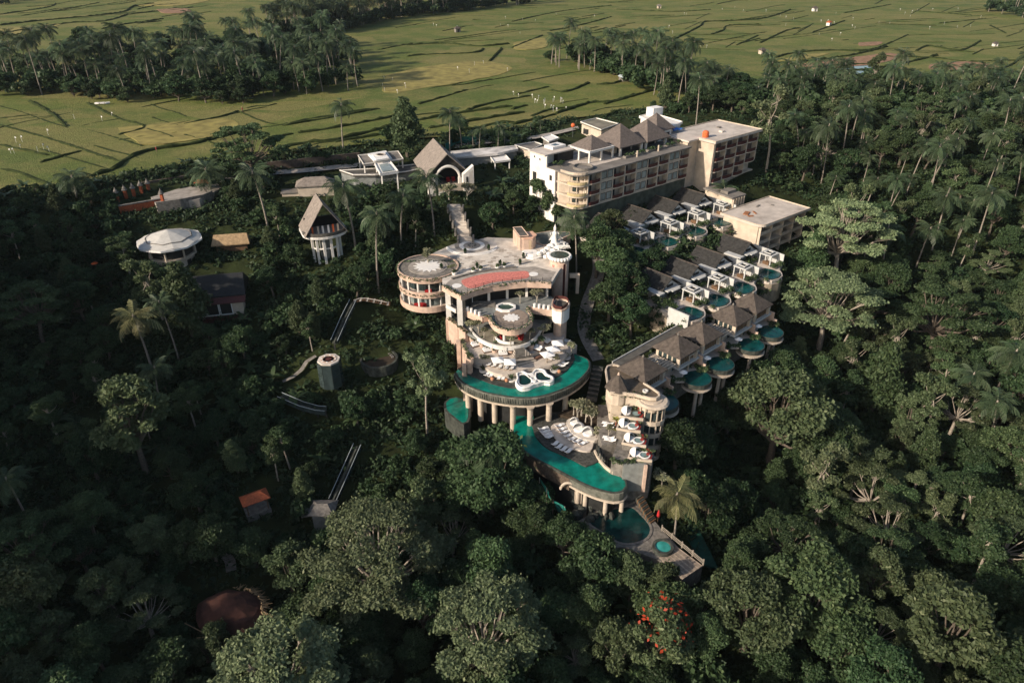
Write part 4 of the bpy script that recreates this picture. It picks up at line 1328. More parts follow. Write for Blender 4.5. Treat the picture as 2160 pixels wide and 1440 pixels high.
# ================================================================ pyramid roofed villas with pools on columns
CROT = R(42.7)
def make_cvilla():
    v = thing('pyramid_roof_villa', '', 'villa', (0, 0, 0), 0, 'pyramid roofed villas stepping down the slope', local=True)
    # z: 0 at terrace floor, apex 8.5
    rf = obj('roof', MB().hip(-3.9, 3.9, -3.9, 3.9, 5.4, 8.5, 0.0, 0, .22), M_THATCH, v)
    obj('roof_finial', MB().lathe((0, 0, 8.3), [(.2, 0), (.28, .2), (.05, .6)], 6), M_STONE, rf)
    obj('upper_wall', MB().bx(-3.0, 3.0, -2.9, 3.2, 2.7, 5.3), M_CREAM, v)
    for i in range(8):
        obj('shutter_slat', MB().bx(-2.7 + i * .68, -2.35 + i * .68, -3.04, -2.9, 2.9, 5.1), M_WOOD, v)
    for i in range(4):
        obj('window', MB().bx(-3.06, -2.99, -2.3 + i * 1.3, -1.4 + i * 1.3, 3.0, 5.0), M_GLASS, v)
    obj('corner_post', MB().bx(-3.5, -2.95, -3.5, -2.95, 2.7, 5.35), M_CREAM, v)
    obj('corner_post', MB().bx(2.95, 3.5, -3.5, -2.95, 2.7, 5.35), M_CREAM, v)
    obj('floor_slab', MB().bx(-3.7, 4.2, -3.7, 4.6, 2.3, 2.7), M_PALEW, v)
    obj('lower_wall', MB().bx(-3.2, 3.4, -.6, 4.4, -4, 2.3), M_CREAM, v)
    o = obj('door', MB().bx(-2.0, 1.6, -.72, -.6, .05, 2.1), M_GLASS, v)
    obj('door_frame', MB().bx(-2.1, -1.95, -.8, -.6, 0, 2.2).bx(1.55, 1.7, -.8, -.6, 0, 2.2).bx(-.3, -.15, -.8, -.6, 0, 2.2), M_PALEW, o)
    obj('terrace', MB().prism([(-4.6, 3), (-4.6, -4.0), (-3.2, -5.2), (3.2, -5.2), (4.6, -4.0), (4.6, 3)], -.35, 0), M_DECKP, v)
    obj('side_wall', MB().bx(4.3, 4.6, -4.4, 1.4, -2, 3.0).bx(4.28, 4.62, -5.4, -4.4, -2, 1.4), M_PINK, v)
    obj('terrace_support', MB().bx(-4.2, 4.2, -3.2, 2.6, -6, -.36), M_STONE, v)
    circ = [(3.2 * math.cos(t) * (1.0 if math.sin(t) < 0 else 1.05), -6.4 + 2.9 * math.sin(t)) for t in [2 * math.pi * i / 22 for i in range(22)]]
    obj('pool_basin', MB().loft([[(x * 1.06, -6.4 + (y + 6.4) * 1.06, z) for x, y in circ] for z in (.02, -.9)] + [[(x * .8, -6.4 + (y + 6.4) * .8, -1.5) for x, y in circ]], True, True, True), M_DSTONE, v)
    obj('pool_water', MB().prism(circ, -.5, .06), M_WATER_SHADED, v)
    obj('pool_slab', MB().prism([(x * 1.12, -6.4 + (y + 6.4) * 1.12) for x, y in circ], -1.75, -1.5), M_CREAM, v)
    for x in (-1.0, 1.2):
        obj('pool_column', MB().lathe((x, -7.2, -12), [(.42, 0), (.42, 9.8), (.6, 10.25)], 10), M_CREAM, v)
    # slatted timber pergola left of the roof
    pg = obj('pergola_beams', MB().bx(-8.4, -4.4, -3.2, -3.0, 3.9, 4.15).bx(-8.4, -4.4, 2.4, 2.6, 3.9, 4.15).bx(-4.65, -4.4, -3.0, 2.4, 3.9, 4.15), M_CREAM, v)
    for i in range(7):
        obj('pergola_slab', MB().box((-6.4 + (.15 if i % 2 else -.1), -2.5 + .75 * i, 4.26), (3.6, .42, .16), .06 * (1 if i % 2 else -1)), mat('pale_timber', (.42, .35, .27), .9, .25, 2), v)
    obj('pergola_post', MB().bx(-8.3, -8.0, -3.2, -2.9, 0, 3.9), M_CREAM, v)
    obj('parasol', MB().lathe((-2.6, -4.2, 0.02), [(.04, 0), (.04, 1.7), (1.0, 1.75), (.05, 2.2)], 8), M_LOUNGE, v)
    rgq = np.random.default_rng(12)
    V, F, b_ = [], [], 0
    for x, y in ((-5.2, 3), (-6.5, 2.2), (-5.4, -3.6), (-6.6, -2.4), (-7.6, 0), (-8.4, 2.4), (5.0, 2.4), (5.2, 0), (3.6, -4.9), (2.8, -4.9), (-4.1, -4.2), (-3.4, -4.9), (-4.3, -2.8), (4.0, -3.8), (4.4, -5.4), (3.9, -6)):
        v_, f_ = leaves(rgq, (x, y, .4), (.8, .7, .6), 34, .34)
        V.append(v_); F.append(f_ + b_); b_ += len(v_)
    o = bpy.data.objects.new('terrace_plants', np_mesh('terrace_plants', np.concatenate(V), np.concatenate(F), LF['mid']))
    COL.objects.link(o)
    o.parent = v
    o['kind'] = 'stuff'
    return v
cv = make_cvilla()
crow = [(1430.5, 705.5), (1589, 617), (1547, 642), (1480.5, 678), (1357, 751)]
clb = ['pyramid roofed villa second from the left, beside the wider gap', 'pyramid roofed villa at the upper right end of the lower row', 'pyramid roofed villa second from the right end of the lower row', 'pyramid roofed villa in the middle of the lower row', 'pyramid roofed villa at the left end, against the brown flat roof']
for i, ((x, y), lb) in enumerate(zip(crow, clb)):
    p = W(x, y, -15.5)
    p.z = -24.0
    if i == 0:
        cv.location = p
        cv.rotation_euler = (0, 0, CROT)
        cv['label'] = lb
    else:
        copy_tree(cv, p, CROT, lb)
# corridor roofs and walkway behind the pyramid row
wk = thing('walkway_roof', 'long dark walkway with thin white edge behind the pyramid roofs', 'walkway', W(1480, 660, -20))
a, b2 = W(1300, 768, -19.0), W(1575, 612, -19.0)
mb = MB().seg(a, b2, 1.9, -19.4, -19.0)
obj('roof_slab', mb, M_DARKROOF, wk)
obj('edge_beam', MB().seg(a, b2, .18, -19.3, -18.75, 1.1), M_PALEW, wk)
hedge(wk, 'walkway_plants', [(a.x + (b2.x - a.x) * t - 1.9, a.y + (b2.y - a.y) * t + 1.6) for t in [i / 24 for i in range(25)]], .9, -20.0, 1.3, LF['mid'], 30, 91, .34, .8)
a3, b3 = W(1418, 690, -20.2), W(1610, 590, -20.2)
obj('lower_path', MB().seg(W(1425, 690, -20.6), W(1600, 598, -20.6), 2.2, -23, -20.6), M_STONE, wk)
obj('path_kerb', MB().seg(W(1425, 690, -20.5), W(1600, 598, -20.5), .3, -20.6, -20.2, 1.2), M_STONE, wk)

# ================================================================ corner building with brown flat roof and round balconies
cb = thing('corner_building', 'building with brown flat roof, small cone roof and stacked round balconies', 'building', W(1335, 850, -31))
rp_ = cp(1250, 600, 3.6, [(100, 650), (112, 625), (150, 613), (185, 616), (300, 672), (418, 735), (388, 752), (450, 790), (500, 826), (507, 850), (480, 868), (440, 866), (400, 856), (330, 838), (240, 826), (140, 822), (118, 780)])
pl = lpoly(rp_, -19.0)
obj('roof_slab', MB().prism(pl, -19.6, -19.08), M_BROWNROOF, cb)
mb = MB()
ringwall(mb, pl, .32, -19.4, -18.7, True)
obj('parapet', mb, M_CREAM, cb)
obj('wall', MB().prism(grow(pl, -.6), -33, -19.6), M_CREAM, cb)
c = W(*cp(1250, 600, 3.6, [(190, 780)])[0], -19.0)
rf = obj('cone_roof', MB().lathe((c.x, c.y, -18.9), [(2.7, 0), (1.3, 1.7), (.12, 3.1)], 8), M_THATCH, cb)
obj('roof_finial', MB().lathe((c.x, c.y, -15.9), [(.3, 0), (.2, .3), (.02, .6)], 8), M_PINK, rf)
obj('cone_drum', MB().cyl((c.x, c.y, -22), 2.3, 3.1, 12), M_CREAM, cb)
c = W(*cp(1250, 600, 3.6, [(400, 812)])[0], -19.0)
obj('roof_vent', MB().lathe((c.x, c.y, -19.05), [(.55, 0), (.6, .35), (.3, .35), (.3, .1)], 12), M_WHITE, cb)
# round tower end with balconies
c = W(*cp(1250, 600, 3.6, [(462, 848)])[0], -19.0)
obj('tower_core', MB().cyl((c.x - .3, c.y + .4, -33), 2.3, 13.4, 16), M_CREAM, cb)
obj('tower_cap', MB().lathe((c.x, c.y, -20.3), [(3.2, 0), (3.3, .2), (2.9, .55)], 20), M_CREAM, cb)
for k in range(4):
    z = -24.4 - 3.0 * k
    o = obj('round_balcony', MB().lathe((c.x, c.y, z), [(2.2, -.35), (2.8, -.1), (2.85, .9), (2.65, .9), (2.65, .05)], 18), M_CREAM, cb)
    obj('balcony_glass', MB().cyl((c.x, c.y - .05, z + .9), 2.36, 1.75, 14), M_GLASS, o)
for i in range(7):
    t = R(-160 + 28 * i)
    obj('balcony_post', MB().box((c.x + 2.6 * math.cos(t), c.y + 2.6 * math.sin(t), -26.9), (.22, .22, 13.0), t), M_CREAM, cb)
hedge(cb, 'wall_creepers', lpoly(cp(1250, 600, 3.6, [(112, 800), (150, 835), (240, 842), (330, 855), (395, 872)]), -20.6), .8, -21.6, 1.6, LF['mid'], 60, 33, .36, 2.2)
hedge(cb, 'roof_edge_plants', lpoly(cp(1250, 600, 3.6, [(150, 830), (240, 838), (330, 850), (400, 868)]), -19.6), .8, -19.6, 1.2, LF['olive'], seed=31, hang=1.0)
# ================================================================ main complex: plaza building
C1 = lambda *p: cp(820, 460, 4.8, p)
C2 = lambda *p: cp(900, 680, 3.79, p)
C5 = lambda *p: cp(1060, 460, 9.0, p)
C6 = lambda *p: cp(960, 620, 6.857, p)
C7 = lambda *p: cp(1060, 820, 6.0, p)
C8 = lambda *p: cp(1080, 940, 4.5, p)
def at(cpts, z):
    return W(*cpts[0], z)
ORD = ['first', 'second', 'third', 'fourth', 'fifth', 'sixth', 'seventh', 'eighth', 'ninth']
PZ = -10.0
pb = thing('plaza_building', 'pink terraced building with stone plaza, red tiled deck and round two storey wing', 'building', W(1040, 640, -19))
front = C1((545, 690), (735, 792), (880, 738), (1050, 695), (1250, 668), (1400, 655), (1645, 662))
plaza = lpoly(front + C1((1715, 545), (1800, 430), (1800, 330), (1700, 215), (1500, 195), (1250, 205), (1000, 195), (870, 225), (720, 240), (600, 285), (470, 345), (330, 420), (540, 600)), PZ)
obj('plaza_slab', MB().prism(plaza, PZ - 1.0, PZ), M_PAVE, pb)
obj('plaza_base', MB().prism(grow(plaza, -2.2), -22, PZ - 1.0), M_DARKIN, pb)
# lower paving band of the deck and red tiles
dk = lpoly(C1((560, 680), (735, 770), (880, 715), (1050, 675), (1250, 648), (1400, 638), (1630, 640), (1690, 545), (1480, 490), (1300, 500), (1050, 520), (830, 560), (640, 615)), PZ)
obj('deck_paving', MB().prism(dk, PZ - .3, PZ + .03), M_PAVED, pb)
red = spoly(C1((735, 640), (820, 602), (950, 570), (1100, 550), (1250, 545), (1400, 540), (1410, 605), (1250, 628), (1050, 655), (830, 712)), PZ, .8)
obj('red_deck', MB().prism(red, PZ - .2, PZ + .07), M_REDTILE, pb)
for u, v in ((690, 686), (1466, 568)):
    c = at(C1((u, v)), PZ)
    obj('white_disc', MB().cyl((c.x, c.y, PZ), 1.15, .09, 20), M_PLASTER, pb)
# pink fascia, hanging plants and railing along the deck front
fl = lpoly(front, PZ)
mb = MB()
ringwall(mb, fl, .5, PZ - 1.15, PZ + .35)
obj('deck_fascia', mb, M_PINK, pb)
fs = spoly(front[1:], PZ, 1.0, False)
hedge(pb, 'deck_edge_plants', fs, .6, PZ + .1, .5, LF['mid'], 16, 41, .26, .25)
hedge(pb, 'deck_edge_plants', fl[:2], .6, PZ + .1, .6, LF['mid'], 20, 42, .26, .2)
inner = grow(fs, .9) if False else [(x, y + .9) for x, y in fs]
mb = MB()
for i in range(len(inner) - 1):
    for z in (.35, .7, 1.05):
        mb.tube([(inner[i][0], inner[i][1], PZ + z), (inner[i + 1][0], inner[i + 1][1], PZ + z)], .035, 4)
obj('railing', mb, M_DMETAL, pb)
for x, y in inner[::2]:
    obj('railing_post', MB().box((x, y, PZ + .6), (.1, .1, 1.1)), M_DMETAL, pb)
# step line between plaza and deck, planters with potted plants
st = lpoly(C1((640, 620), (830, 565), (1050, 525), (1290, 500)), PZ)
mb = MB()
ringwall(mb, st, .7, PZ + .01, PZ + .32)
obj('plaza_step', mb, M_STONE, pb)
# big columns and arch beam on the left
for u, v in ((612, 1012), (728, 1100)):
    c = W(*C1((u, v))[0], -18.0)
    obj('tall_column', MB().bx(c.x - .6, c.x + .6, c.y - .6, c.y + .6, -23, -10.9), M_WHITE, pb)
    obj('column_base', MB().bx(c.x - .8, c.x + .8, c.y - .8, c.y + .8, -27, -18.2), M_PINK, pb)
for u, v in ((840, 862), (1015, 852), (1200, 812), (1395, 792), (1600, 782)):
    c = W(*C1((u, v))[0], -14.3)
    obj('column', MB().bx(c.x - .3, c.x + .3, c.y - .3, c.y + .3, -18, -10.95), M_WHITE, pb)
# dark glazed back wall of the restaurant under the deck, and its bar fronts
bk = lpoly(C1((740, 870), (900, 850), (1100, 815), (1300, 795), (1640, 785)), -14.3)
mb = MB()
ringwall(mb, [(x, y + 4.5) for x, y in bk], .2, -18, -11)
obj('back_glazing', mb, M_GLASS, pb)
# round two storey wing
rc = W(903, 563, PZ)
RW = 7.5
def circ(r, n=40, c=None):
    c = c or rc
    return [(c.x + r * math.cos(2 * math.pi * i / n), c.y + r * math.sin(2 * math.pi * i / n)) for i in range(n)]
obj('round_roof', MB().prism(circ(RW), PZ - .9, PZ + .05), M_STONE, pb)
obj('round_rings', MB().prism(circ(4.9), PZ - .1, PZ + .16).prism(circ(4.3), PZ - .1, PZ + .24), M_PAVED, pb)
def star(c, r1, r2, n, z0, z1):
    pts = []
    for i in range(2 * n):
        r = r1 if i % 2 == 0 else r2
        t = math.pi * i / n
        pts.append((c.x + r * math.cos(t), c.y + r * math.sin(t)))
    return MB().prism(pts, z0, z1)
obj('rosette', star(rc, 3.7, 2.5, 14, PZ, PZ + .30), M_PLASTER, pb)
mb = MB()
ringwall(mb, circ(RW - .1), .4, PZ - 1.1, PZ + .3, True)
obj('round_fascia', mb, M_PINK, pb)
hedge(pb, 'round_edge_plants', [p for p in circ(RW + .05, 44) if p[1] < rc.y + 4], .6, PZ, .4, LF['mid'], 20, 43, .26, .7)
for z0, nm in ((-14.3, 'round_floor'), (-18.2, 'round_base')):
    obj(nm, MB().prism(circ(RW - .3), z0 - .3, z0), M_DECKP, pb)
    mb = MB()
    ringwall(mb, circ(RW - .15), .3, z0 - .75, z0 + .75, True)
    obj('round_parapet', mb, M_PINK, pb)
hedge(pb, 'round_edge_plants', [p for p in circ(RW + .05, 44) if p[1] < rc.y + 2], .6, -14.3, .4, LF['mid'], 14, 44, .24, .4)
obj('round_core', MB().prism(circ(4.4), -20, -11.1), M_DARKIN, pb)
for i in range(16):
    t = 2 * math.pi * (i + .3) / 16
    x, y = rc.x + (RW - .5) * math.cos(t), rc.y + (RW - .5) * math.sin(t)
    obj('column', MB().box((x, y, -14.6), (.35, .35, 7.2), t), M_WHITE, pb)
for i in range(22):
    t = math.pi + math.pi * (i + .5) / 22
    x, y = rc.x + (RW - 2.2) * math.cos(t), rc.y + (RW - 2.2) * math.sin(t)
    obj('window', MB().box((x, y, -16.4), (.08, .7, 3.2), t), M_CURTAIN if i % 3 else M_GLASS, pb)
    obj('window', MB().box((x, y, -12.7), (.08, .7, 2.6), t), M_GLASS, pb)
obj('red_sofa', MB().box((rc.x - 1.8, rc.y - 5.6, -17.7), (3.0, .9, .9), .2), M_REDCLOTH, pb)
obj('red_sofa', MB().box((rc.x + .4, rc.y - 5.9, -13.9), (1.6, .9, .9), .2), M_REDCLOTH, pb)
# mosaic rings where the stair lands
c = at(C1((843, 280)), PZ)
obj('mosaic_ring', MB().cyl((c.x, c.y, PZ), 4.6, .06, 30).cyl((c.x, c.y, PZ), 2.2, .16, 24), M_PAVED, pb)
obj('mosaic_ring', MB().lathe((c.x, c.y, PZ), [(3.4, .07), (3.4, .13), (2.3, .13), (2.3, .07)], 28, False, False), M_PLASTER, pb)
for i in range(9):
    t = i * .7
    obj('mosaic_stone', MB().box((c.x + .95 * math.cos(t), c.y + .95 * math.sin(t), PZ + .17), (.55, .3, .1), t), M_DSTONE, pb)
arc = [(c.x + 6.6 * math.cos(R(t)), c.y + 5.6 * math.sin(R(t))) for t in range(-170, 10, 15)]
mb = MB()
ringwall(mb, arc, .5, PZ, PZ + .16)
ringwall(mb, [(x, y - .9) for x, y in arc], .4, PZ, PZ + .1)
obj('plaza_arc_step', mb, M_PLASTER, pb)
# paving joints of the plaza: flagstones laid proud of the slab
rgp = random.Random(3)
cen = W(1030, 545, PZ)
me_flag = [mesh('flagstone', MB().bx(-.62, .62, -.4, .4, 0, .035), m) for m in (M_PAVE, mat('flag_pale', (.60, .55, .48), .9, .12, .8), mat('flag_brown', (.38, .33, .275), .9, .2, .8))]
nfl = 0
for i in range(-14, 16):
    for j in range(-9, 10):
        x, y = cen.x + i * 1.32 + (j % 2) * .6, cen.y + j * .86
        px_, py_, _d = proj((x, y, PZ))
        if nfl < 290 and inside(C1((600, 560), (1290, 480), (1560, 420), (1560, 330), (1380, 420), (1180, 300), (1000, 330), (700, 350), (620, 380), (590, 480)), px_, py_) and rgp.random() < .9:
            inst('flagstone', rgp.choice(me_flag), pb, (x, y, PZ + .002), (0, 0, rgp.uniform(-.03, .03)))
            nfl += 1

# ---------------------------------------------------------------- kiosk on the plaza
kk = thing('plaza_kiosk', 'small peach kiosk with dark sloping roof on the plaza', 'kiosk', at(C5((470, 590)), PZ))
kp = lpoly(C5((298, 590), (395, 610), (570, 600), (632, 545), (560, 480), (330, 500)), PZ)
obj('wall', MB().prism(kp, PZ, PZ + 3.1), M_PINK, kk)
obj('rim', MB().prism(grow(kp, .2), PZ + 3.1, PZ + 3.4), mat('peach_render', (.62, .38, .27), .85, .1, 1), kk)
q = [at(C5(p), z) for p, z in (((330, 365), PZ + 3.6), ((495, 350), PZ + 3.6), ((360, 183), PZ + 3.8), ((200, 195), PZ + 3.8))]
mb = MB().add([(*p.xy, p.z) for p in q] + [(*p.xy, p.z + .25) for p in q], [(3, 2, 1, 0), (4, 5, 6, 7), (0, 1, 5, 4), (1, 2, 6, 5), (2, 3, 7, 6), (3, 0, 4, 7)])
obj('stair_roof', mb, M_DARKROOF, kk)
mb = MB()
for i in range(4):
    a, b_ = q[i], q[(i + 1) % 4]
    mb.tube([(a.x, a.y, a.z + .26), (b_.x, b_.y, b_.z + .26)], .14, 4)
obj('roof_trim', mb, M_PINK, kk)
obj('stair_wall', MB().prism([(p.x, p.y) for p in q], PZ - .5, PZ + 3.5), M_PINK, kk)
c = at(C5((485, 600)), PZ)
obj('niche', MB().bx(c.x - .9, c.x + .9, c.y - .15, c.y + .1, PZ + .1, PZ + 2.6), mat('ochre_render', (.36, .27, .18), .85, .15, 1), kk)
# ---------------------------------------------------------------- round tower with basin
tw = thing('statue_tower', 'round peach tower with scalloped white basin rim and dark red stripe', 'tower', at(C5((1090, 690)), -21))
tc = at(C5((1085, 690)), -7.4)
obj('shaft', MB().lathe((tc.x, tc.y, -24), [(2.4, 0), (2.4, 15.6)], 24), M_PINK, tw, True)
obj('basin', MB().lathe((tc.x, tc.y, -8.5), [(2.4, 0), (2.75, .5), (2.8, 1.05), (2.35, 1.05), (2.3, .5)], 28, True, True), M_PLASTER, tw)
obj('basin_water', MB().cyl((tc.x, tc.y, -8), 2.3, .55, 24), M_WATERK, tw)
for i in range(22):
    t = 2 * math.pi * i / 22
    obj('rim_lobe', MB().lathe((tc.x + 2.72 * math.cos(t), tc.y + 2.72 * math.sin(t), -8.2), [(.1, -.2), (.36, .1), (.36, .5), (.1, .8)], 7), M_PLASTER, tw)
for t in (R(-62), R(-132)):
    obj('stripe', MB().box((tc.x + 2.38 * math.cos(t), tc.y + 2.38 * math.sin(t), -15.6 if t > R(-100) else -11.0), (.14, .62, 13.0 if t > R(-100) else 3.2), t), M_REDWOOD if t > R(-100) else M_REDTILE, tw)
sh = spoly(C5((1240, 780), (1300, 790), (1350, 820)), -12, 1, False)
obj('side_arch', MB().bx(tc.x + 2.7, tc.x + 5.2, tc.y - .4, tc.y + .4, -13.6, -12.6).bx(tc.x + 4.4, tc.x + 5.2, tc.y - .4, tc.y + .4, -18, -13.6), M_CREAM, tw)
# ---------------------------------------------------------------- statue
sg = thing('statue', 'white statue of a crowned figure rising from carved waves on the tower', 'statue', at(C5((1000, 560)), PZ))
sb = at(C5((1000, 520)), PZ + 1.6)
rgs = random.Random(8)
def blob(mb, c, r, n=7, jit=.18):
    rows = []
    for k in range(n):
        ph = math.pi * k / (n - 1)
        rows.append([(c[0] + r[0] * math.sin(ph) * math.cos(2 * math.pi * i / 9) * (1 + rgs.uniform(-jit, jit)), c[1] + r[1] * math.sin(ph) * math.sin(2 * math.pi * i / 9) * (1 + rgs.uniform(-jit, jit)), c[2] + r[2] * math.cos(ph)) for i in range(9)])
    return mb.loft(rows)
mb = MB()
for (u, v), r in (((1000, 540), 1.5), ((930, 580), 1.3), ((850, 620), 1.1), ((780, 650), .9), ((700, 680), .7), ((1090, 520), 1.3), ((1160, 520), 1.0), ((1210, 515), .7), ((960, 640), .9), ((880, 690), .7), ((820, 740), .6), ((1050, 600), 1.1)):
    p = at(C5((u, v)), PZ + 1.0)
    blob(mb, (p.x, p.y, PZ + .9 + .3 * r), (r, r * .9, r * .9), jit=.3)
obj('carved_waves', mb, M_PLASTER, sg)
mb = MB()
for s in range(7):
    a0 = at(C5((1030 + s * 26, 545)), PZ + 2)
    mb.tube([(a0.x, a0.y, PZ + 1.6), (a0.x + .5, a0.y - .2, PZ + 2.4), (a0.x + 1.1, a0.y - .3, PZ + 2.3), (a0.x + 1.4, a0.y - .4, PZ + 1.7)], [.3, .26, .18, .05], 6)
obj('wave_crests', mb, M_PLASTER, sg)
fx, fy, fz = sb.x - .1, sb.y + .8, PZ + 2.0
body = MB().lathe((fx, fy, fz), [(1.15, 0), (.95, .5), (.62, 1.3), (.52, 1.9), (.62, 2.3), (.74, 2.75), (.52, 3.05), (.2, 3.15), (.2, 3.3), (.36, 3.45), (.4, 3.75), (.33, 4.0)], 14)
body.tube([(fx - .6, fy, fz + 2.8), (fx - 1.15, fy - .2, fz + 2.3), (fx - 1.2, fy - .5, fz + 2.95)], [.22, .18, .12], 7)
body.tube([(fx + .6, fy, fz + 2.8), (fx + 1.2, fy - .1, fz + 2.45), (fx + 1.35, fy - .3, fz + 3.2)], [.22, .18, .12], 7)
obj('figure', body, M_PLASTER, sg, True)
obj('crown', MB().lathe((fx, fy, fz + 3.98), [(.36, 0), (.42, .12), (.28, .4), (.16, .8), (.03, 1.15)], 10), M_PLASTER, sg)
cape = MB()
cape.loft([[(fx - .5 - .25 * k, fy + .35 + .05 * k, fz + 2.7 - .55 * k), (fx, fy + .6, fz + 2.8 - .5 * k), (fx + .5 + .42 * k, fy + .35 + .05 * k, fz + 2.7 - .45 * k)] for k in range(5)], closed=False)
cape.loft([[(fx - .5 - .25 * k, fy + .43 + .05 * k, fz + 2.7 - .55 * k), (fx, fy + .68, fz + 2.8 - .5 * k), (fx + .5 + .42 * k, fy + .43 + .05 * k, fz + 2.7 - .45 * k)] for k in range(5)], closed=False)
obj('cape', cape, M_PLASTER, sg)
# curved white wall sweeping from the plaza to the statue
cw = thing('curved_wall', 'curved white bench wall sweeping from the kiosk to the statue', 'wall', at(C5((560, 730)), PZ))
ln = spoly(C5((415, 690), (480, 735), (570, 750), (680, 730), (780, 680), (860, 620)), PZ, .6, False)
mb = MB()
ringwall(mb, ln, 1.1, PZ + .01, PZ + 1.0)
obj('wall', mb, M_PLASTER, cw)
mb = MB()
ringwall(mb, [(x + .1, y - 1.1) for x, y in ln], .7, PZ + .01, PZ + .4)
obj('seat_step', mb, M_PLASTER, cw)
obj('disc', MB().cyl((*at(C5((520, 650)), PZ).xy, PZ + .04), 2.0, .1, 24), M_PLASTER, cw)
# dark court behind the kiosk
dc = thing('reflecting_pool', 'grey shallow pool with peach kerb behind the kiosk and statue', 'pool', at(C5((750, 420)), PZ))
pl = lpoly(C5((540, 330), (900, 270), (1260, 290), (1270, 330), (1130, 390), (900, 500), (780, 520), (640, 480)), PZ)
obj('kerb', MB().prism(grow(pl, .4), PZ - 2, PZ + .3), M_PINK, dc)
obj('water', MB().prism(pl, PZ - 1, PZ + .33), mat('still_grey_water', (.09, .11, .11), .15, .2, .5, spec=.5), dc)
# ---------------------------------------------------------------- long stair down from the lobby
ls = thing('long_stair', 'pale stone stairway between the lobby and the plaza', 'stairs', W(985, 505, PZ))
s0, s1 = W(985, 512, PZ), W(958, 432, -3.4)
NST = 26
sd = (s1 - s0)
for i in range(NST):
    t = i / (NST - 1)
    p = s0.lerp(s1, t)
    if i == 12:
        pass
    obj('step', MB().box((p.x, p.y + .25, p.z - .6), (3.4, .62, 1.2), R(0)), M_DECKP if i % 2 else M_PAVE, ls)
for s in (-1, 1):
    mb = MB()
    for i in range(0, NST - 1, 5):
        a, b_ = s0.lerp(s1, i / (NST - 1)), s0.lerp(s1, min(1, (i + 5) / (NST - 1)))
        mb.box(((a.x + b_.x) / 2 + s * 2.0, (a.y + b_.y) / 2, (a.z + b_.z) / 2 - .1), (.5, 3.0, 1.6))
    obj('side_wall', mb, M_STONE, ls)
# ================================================================ terraces below the plaza
tr = thing('terrace_building', 'stepped pink terraces with round flower platform below the red deck', 'building', W(1080, 700, -22))
TZ = -14.3
tp = C1((760, 925), (960, 1012), (1010, 1000), (1045, 1060), (1100, 1112), (1200, 1145), (1310, 1138), (1400, 1100), (1445, 1045), (1440, 985), (1400, 935), (1420, 905), (1660, 935), (1700, 830), (1640, 790), (1300, 800), (1000, 835), (860, 870))
up = lpoly(tp, TZ)
obj('upper_terrace', MB().prism(up, TZ - .9, TZ), M_GREYFL, tr)
pc = at(C1((1240, 1010)), TZ)
obj('round_platform', MB().prism(spoly(C1((1070, 960), (1140, 930), (1290, 925), (1370, 950), (1410, 1000), (1400, 1060), (1310, 1105), (1200, 1110), (1110, 1075)), TZ, .7), TZ - .3, TZ + .06), mat('tan_paving', (.27, .215, .17), .9, .2, .8), tr)
fl_ = obj('flower_disc', MB().cyl((pc.x, pc.y, TZ), .55, .16, 16), M_PLASTER, tr)
for i in range(10):
    t = 2 * math.pi * i / 10
    pts = [(pc.x + 1.15 * math.cos(t) + .8 * math.cos(a) * math.cos(t) - .42 * math.sin(a) * math.sin(t), pc.y + 1.15 * math.sin(t) + .8 * math.cos(a) * math.sin(t) + .42 * math.sin(a) * math.cos(t)) for a in [2 * math.pi * k / 12 for k in range(12)]]
    obj('petal', MB().prism(pts, TZ, TZ + .13 + .002 * i), M_PLASTER, tr)
pf = C1((960, 1012), (1010, 1000), (1045, 1060), (1100, 1112), (1200, 1145), (1310, 1138), (1400, 1100), (1445, 1045), (1440, 985), (1400, 935), (1420, 905))
ed = spoly(pf, TZ, .8, False)
mb = MB()
ringwall(mb, ed, .5, TZ - 1.0, TZ + .45)
obj('platform_fascia', mb, M_PINK, tr)
hedge(tr, 'platform_plants', ed, .5, TZ + .3, .4, LF['mid'], 16, 51, .24, .1)
ir = spoly(C1((1060, 1000), (1080, 1050), (1130, 1090), (1210, 1112), (1310, 1104), (1385, 1070), (1420, 1020)), TZ, .8, False)
mb = MB()
for a, b_ in zip(ir[:-1], ir[1:]):
    for z in (.4, .8, 1.1):
        mb.tube([(*a, TZ + z), (*b_, TZ + z)], .03, 4)
obj('railing', mb, M_DMETAL, tr)
for a in ir[::2]:
    obj('railing_post', MB().box((*a, TZ + .55), (.09, .09, 1.1)), M_DMETAL, tr)
# bar fronts with white cylinder stools
for ln_, nst in (((755, 930), (955, 1015)), 4), (((1425, 908), (1660, 940)), 4):
    a, b_ = at(C1(ln_[0]), TZ), at(C1(ln_[1]), TZ)
    obj('bar_beam', MB().seg(a, b_, .6, TZ - 1.3, TZ + .3), M_PINK, tr)
    for i in range(nst):
        q = a.lerp(b_, .22 + .2 * i)
        obj('round_post', MB().cyl((q.x, q.y, TZ + .3), .32, 1.0, 12), M_PLASTER, tr)
hx = at(C1((1185, 915)), TZ)
pts = [(hx.x + 2.2 * math.cos(t), hx.y + 1.9 * math.sin(t)) for t in [R(22 + 45 * i) for i in range(8)]]
mb = MB()
ringwall(mb, pts, .6, TZ, TZ + .55, True)
obj('hot_tub_rim', mb, M_PLASTER, tr)
obj('hot_tub_water', MB().prism(pts, TZ - .1, TZ + .3), mat('grey_green_water', (.05, .085, .07), .12, .2, .5), tr)
hedge(tr, 'lounge_hedge', [(x, y - .5) for x, y in spoly(C1((830, 1130), (900, 1212), (1050, 1285), (1200, 1308)), -18.6, .9, False)], .8, -19.3, 1.0, LF['dark'], 26, 58, .32, .3)
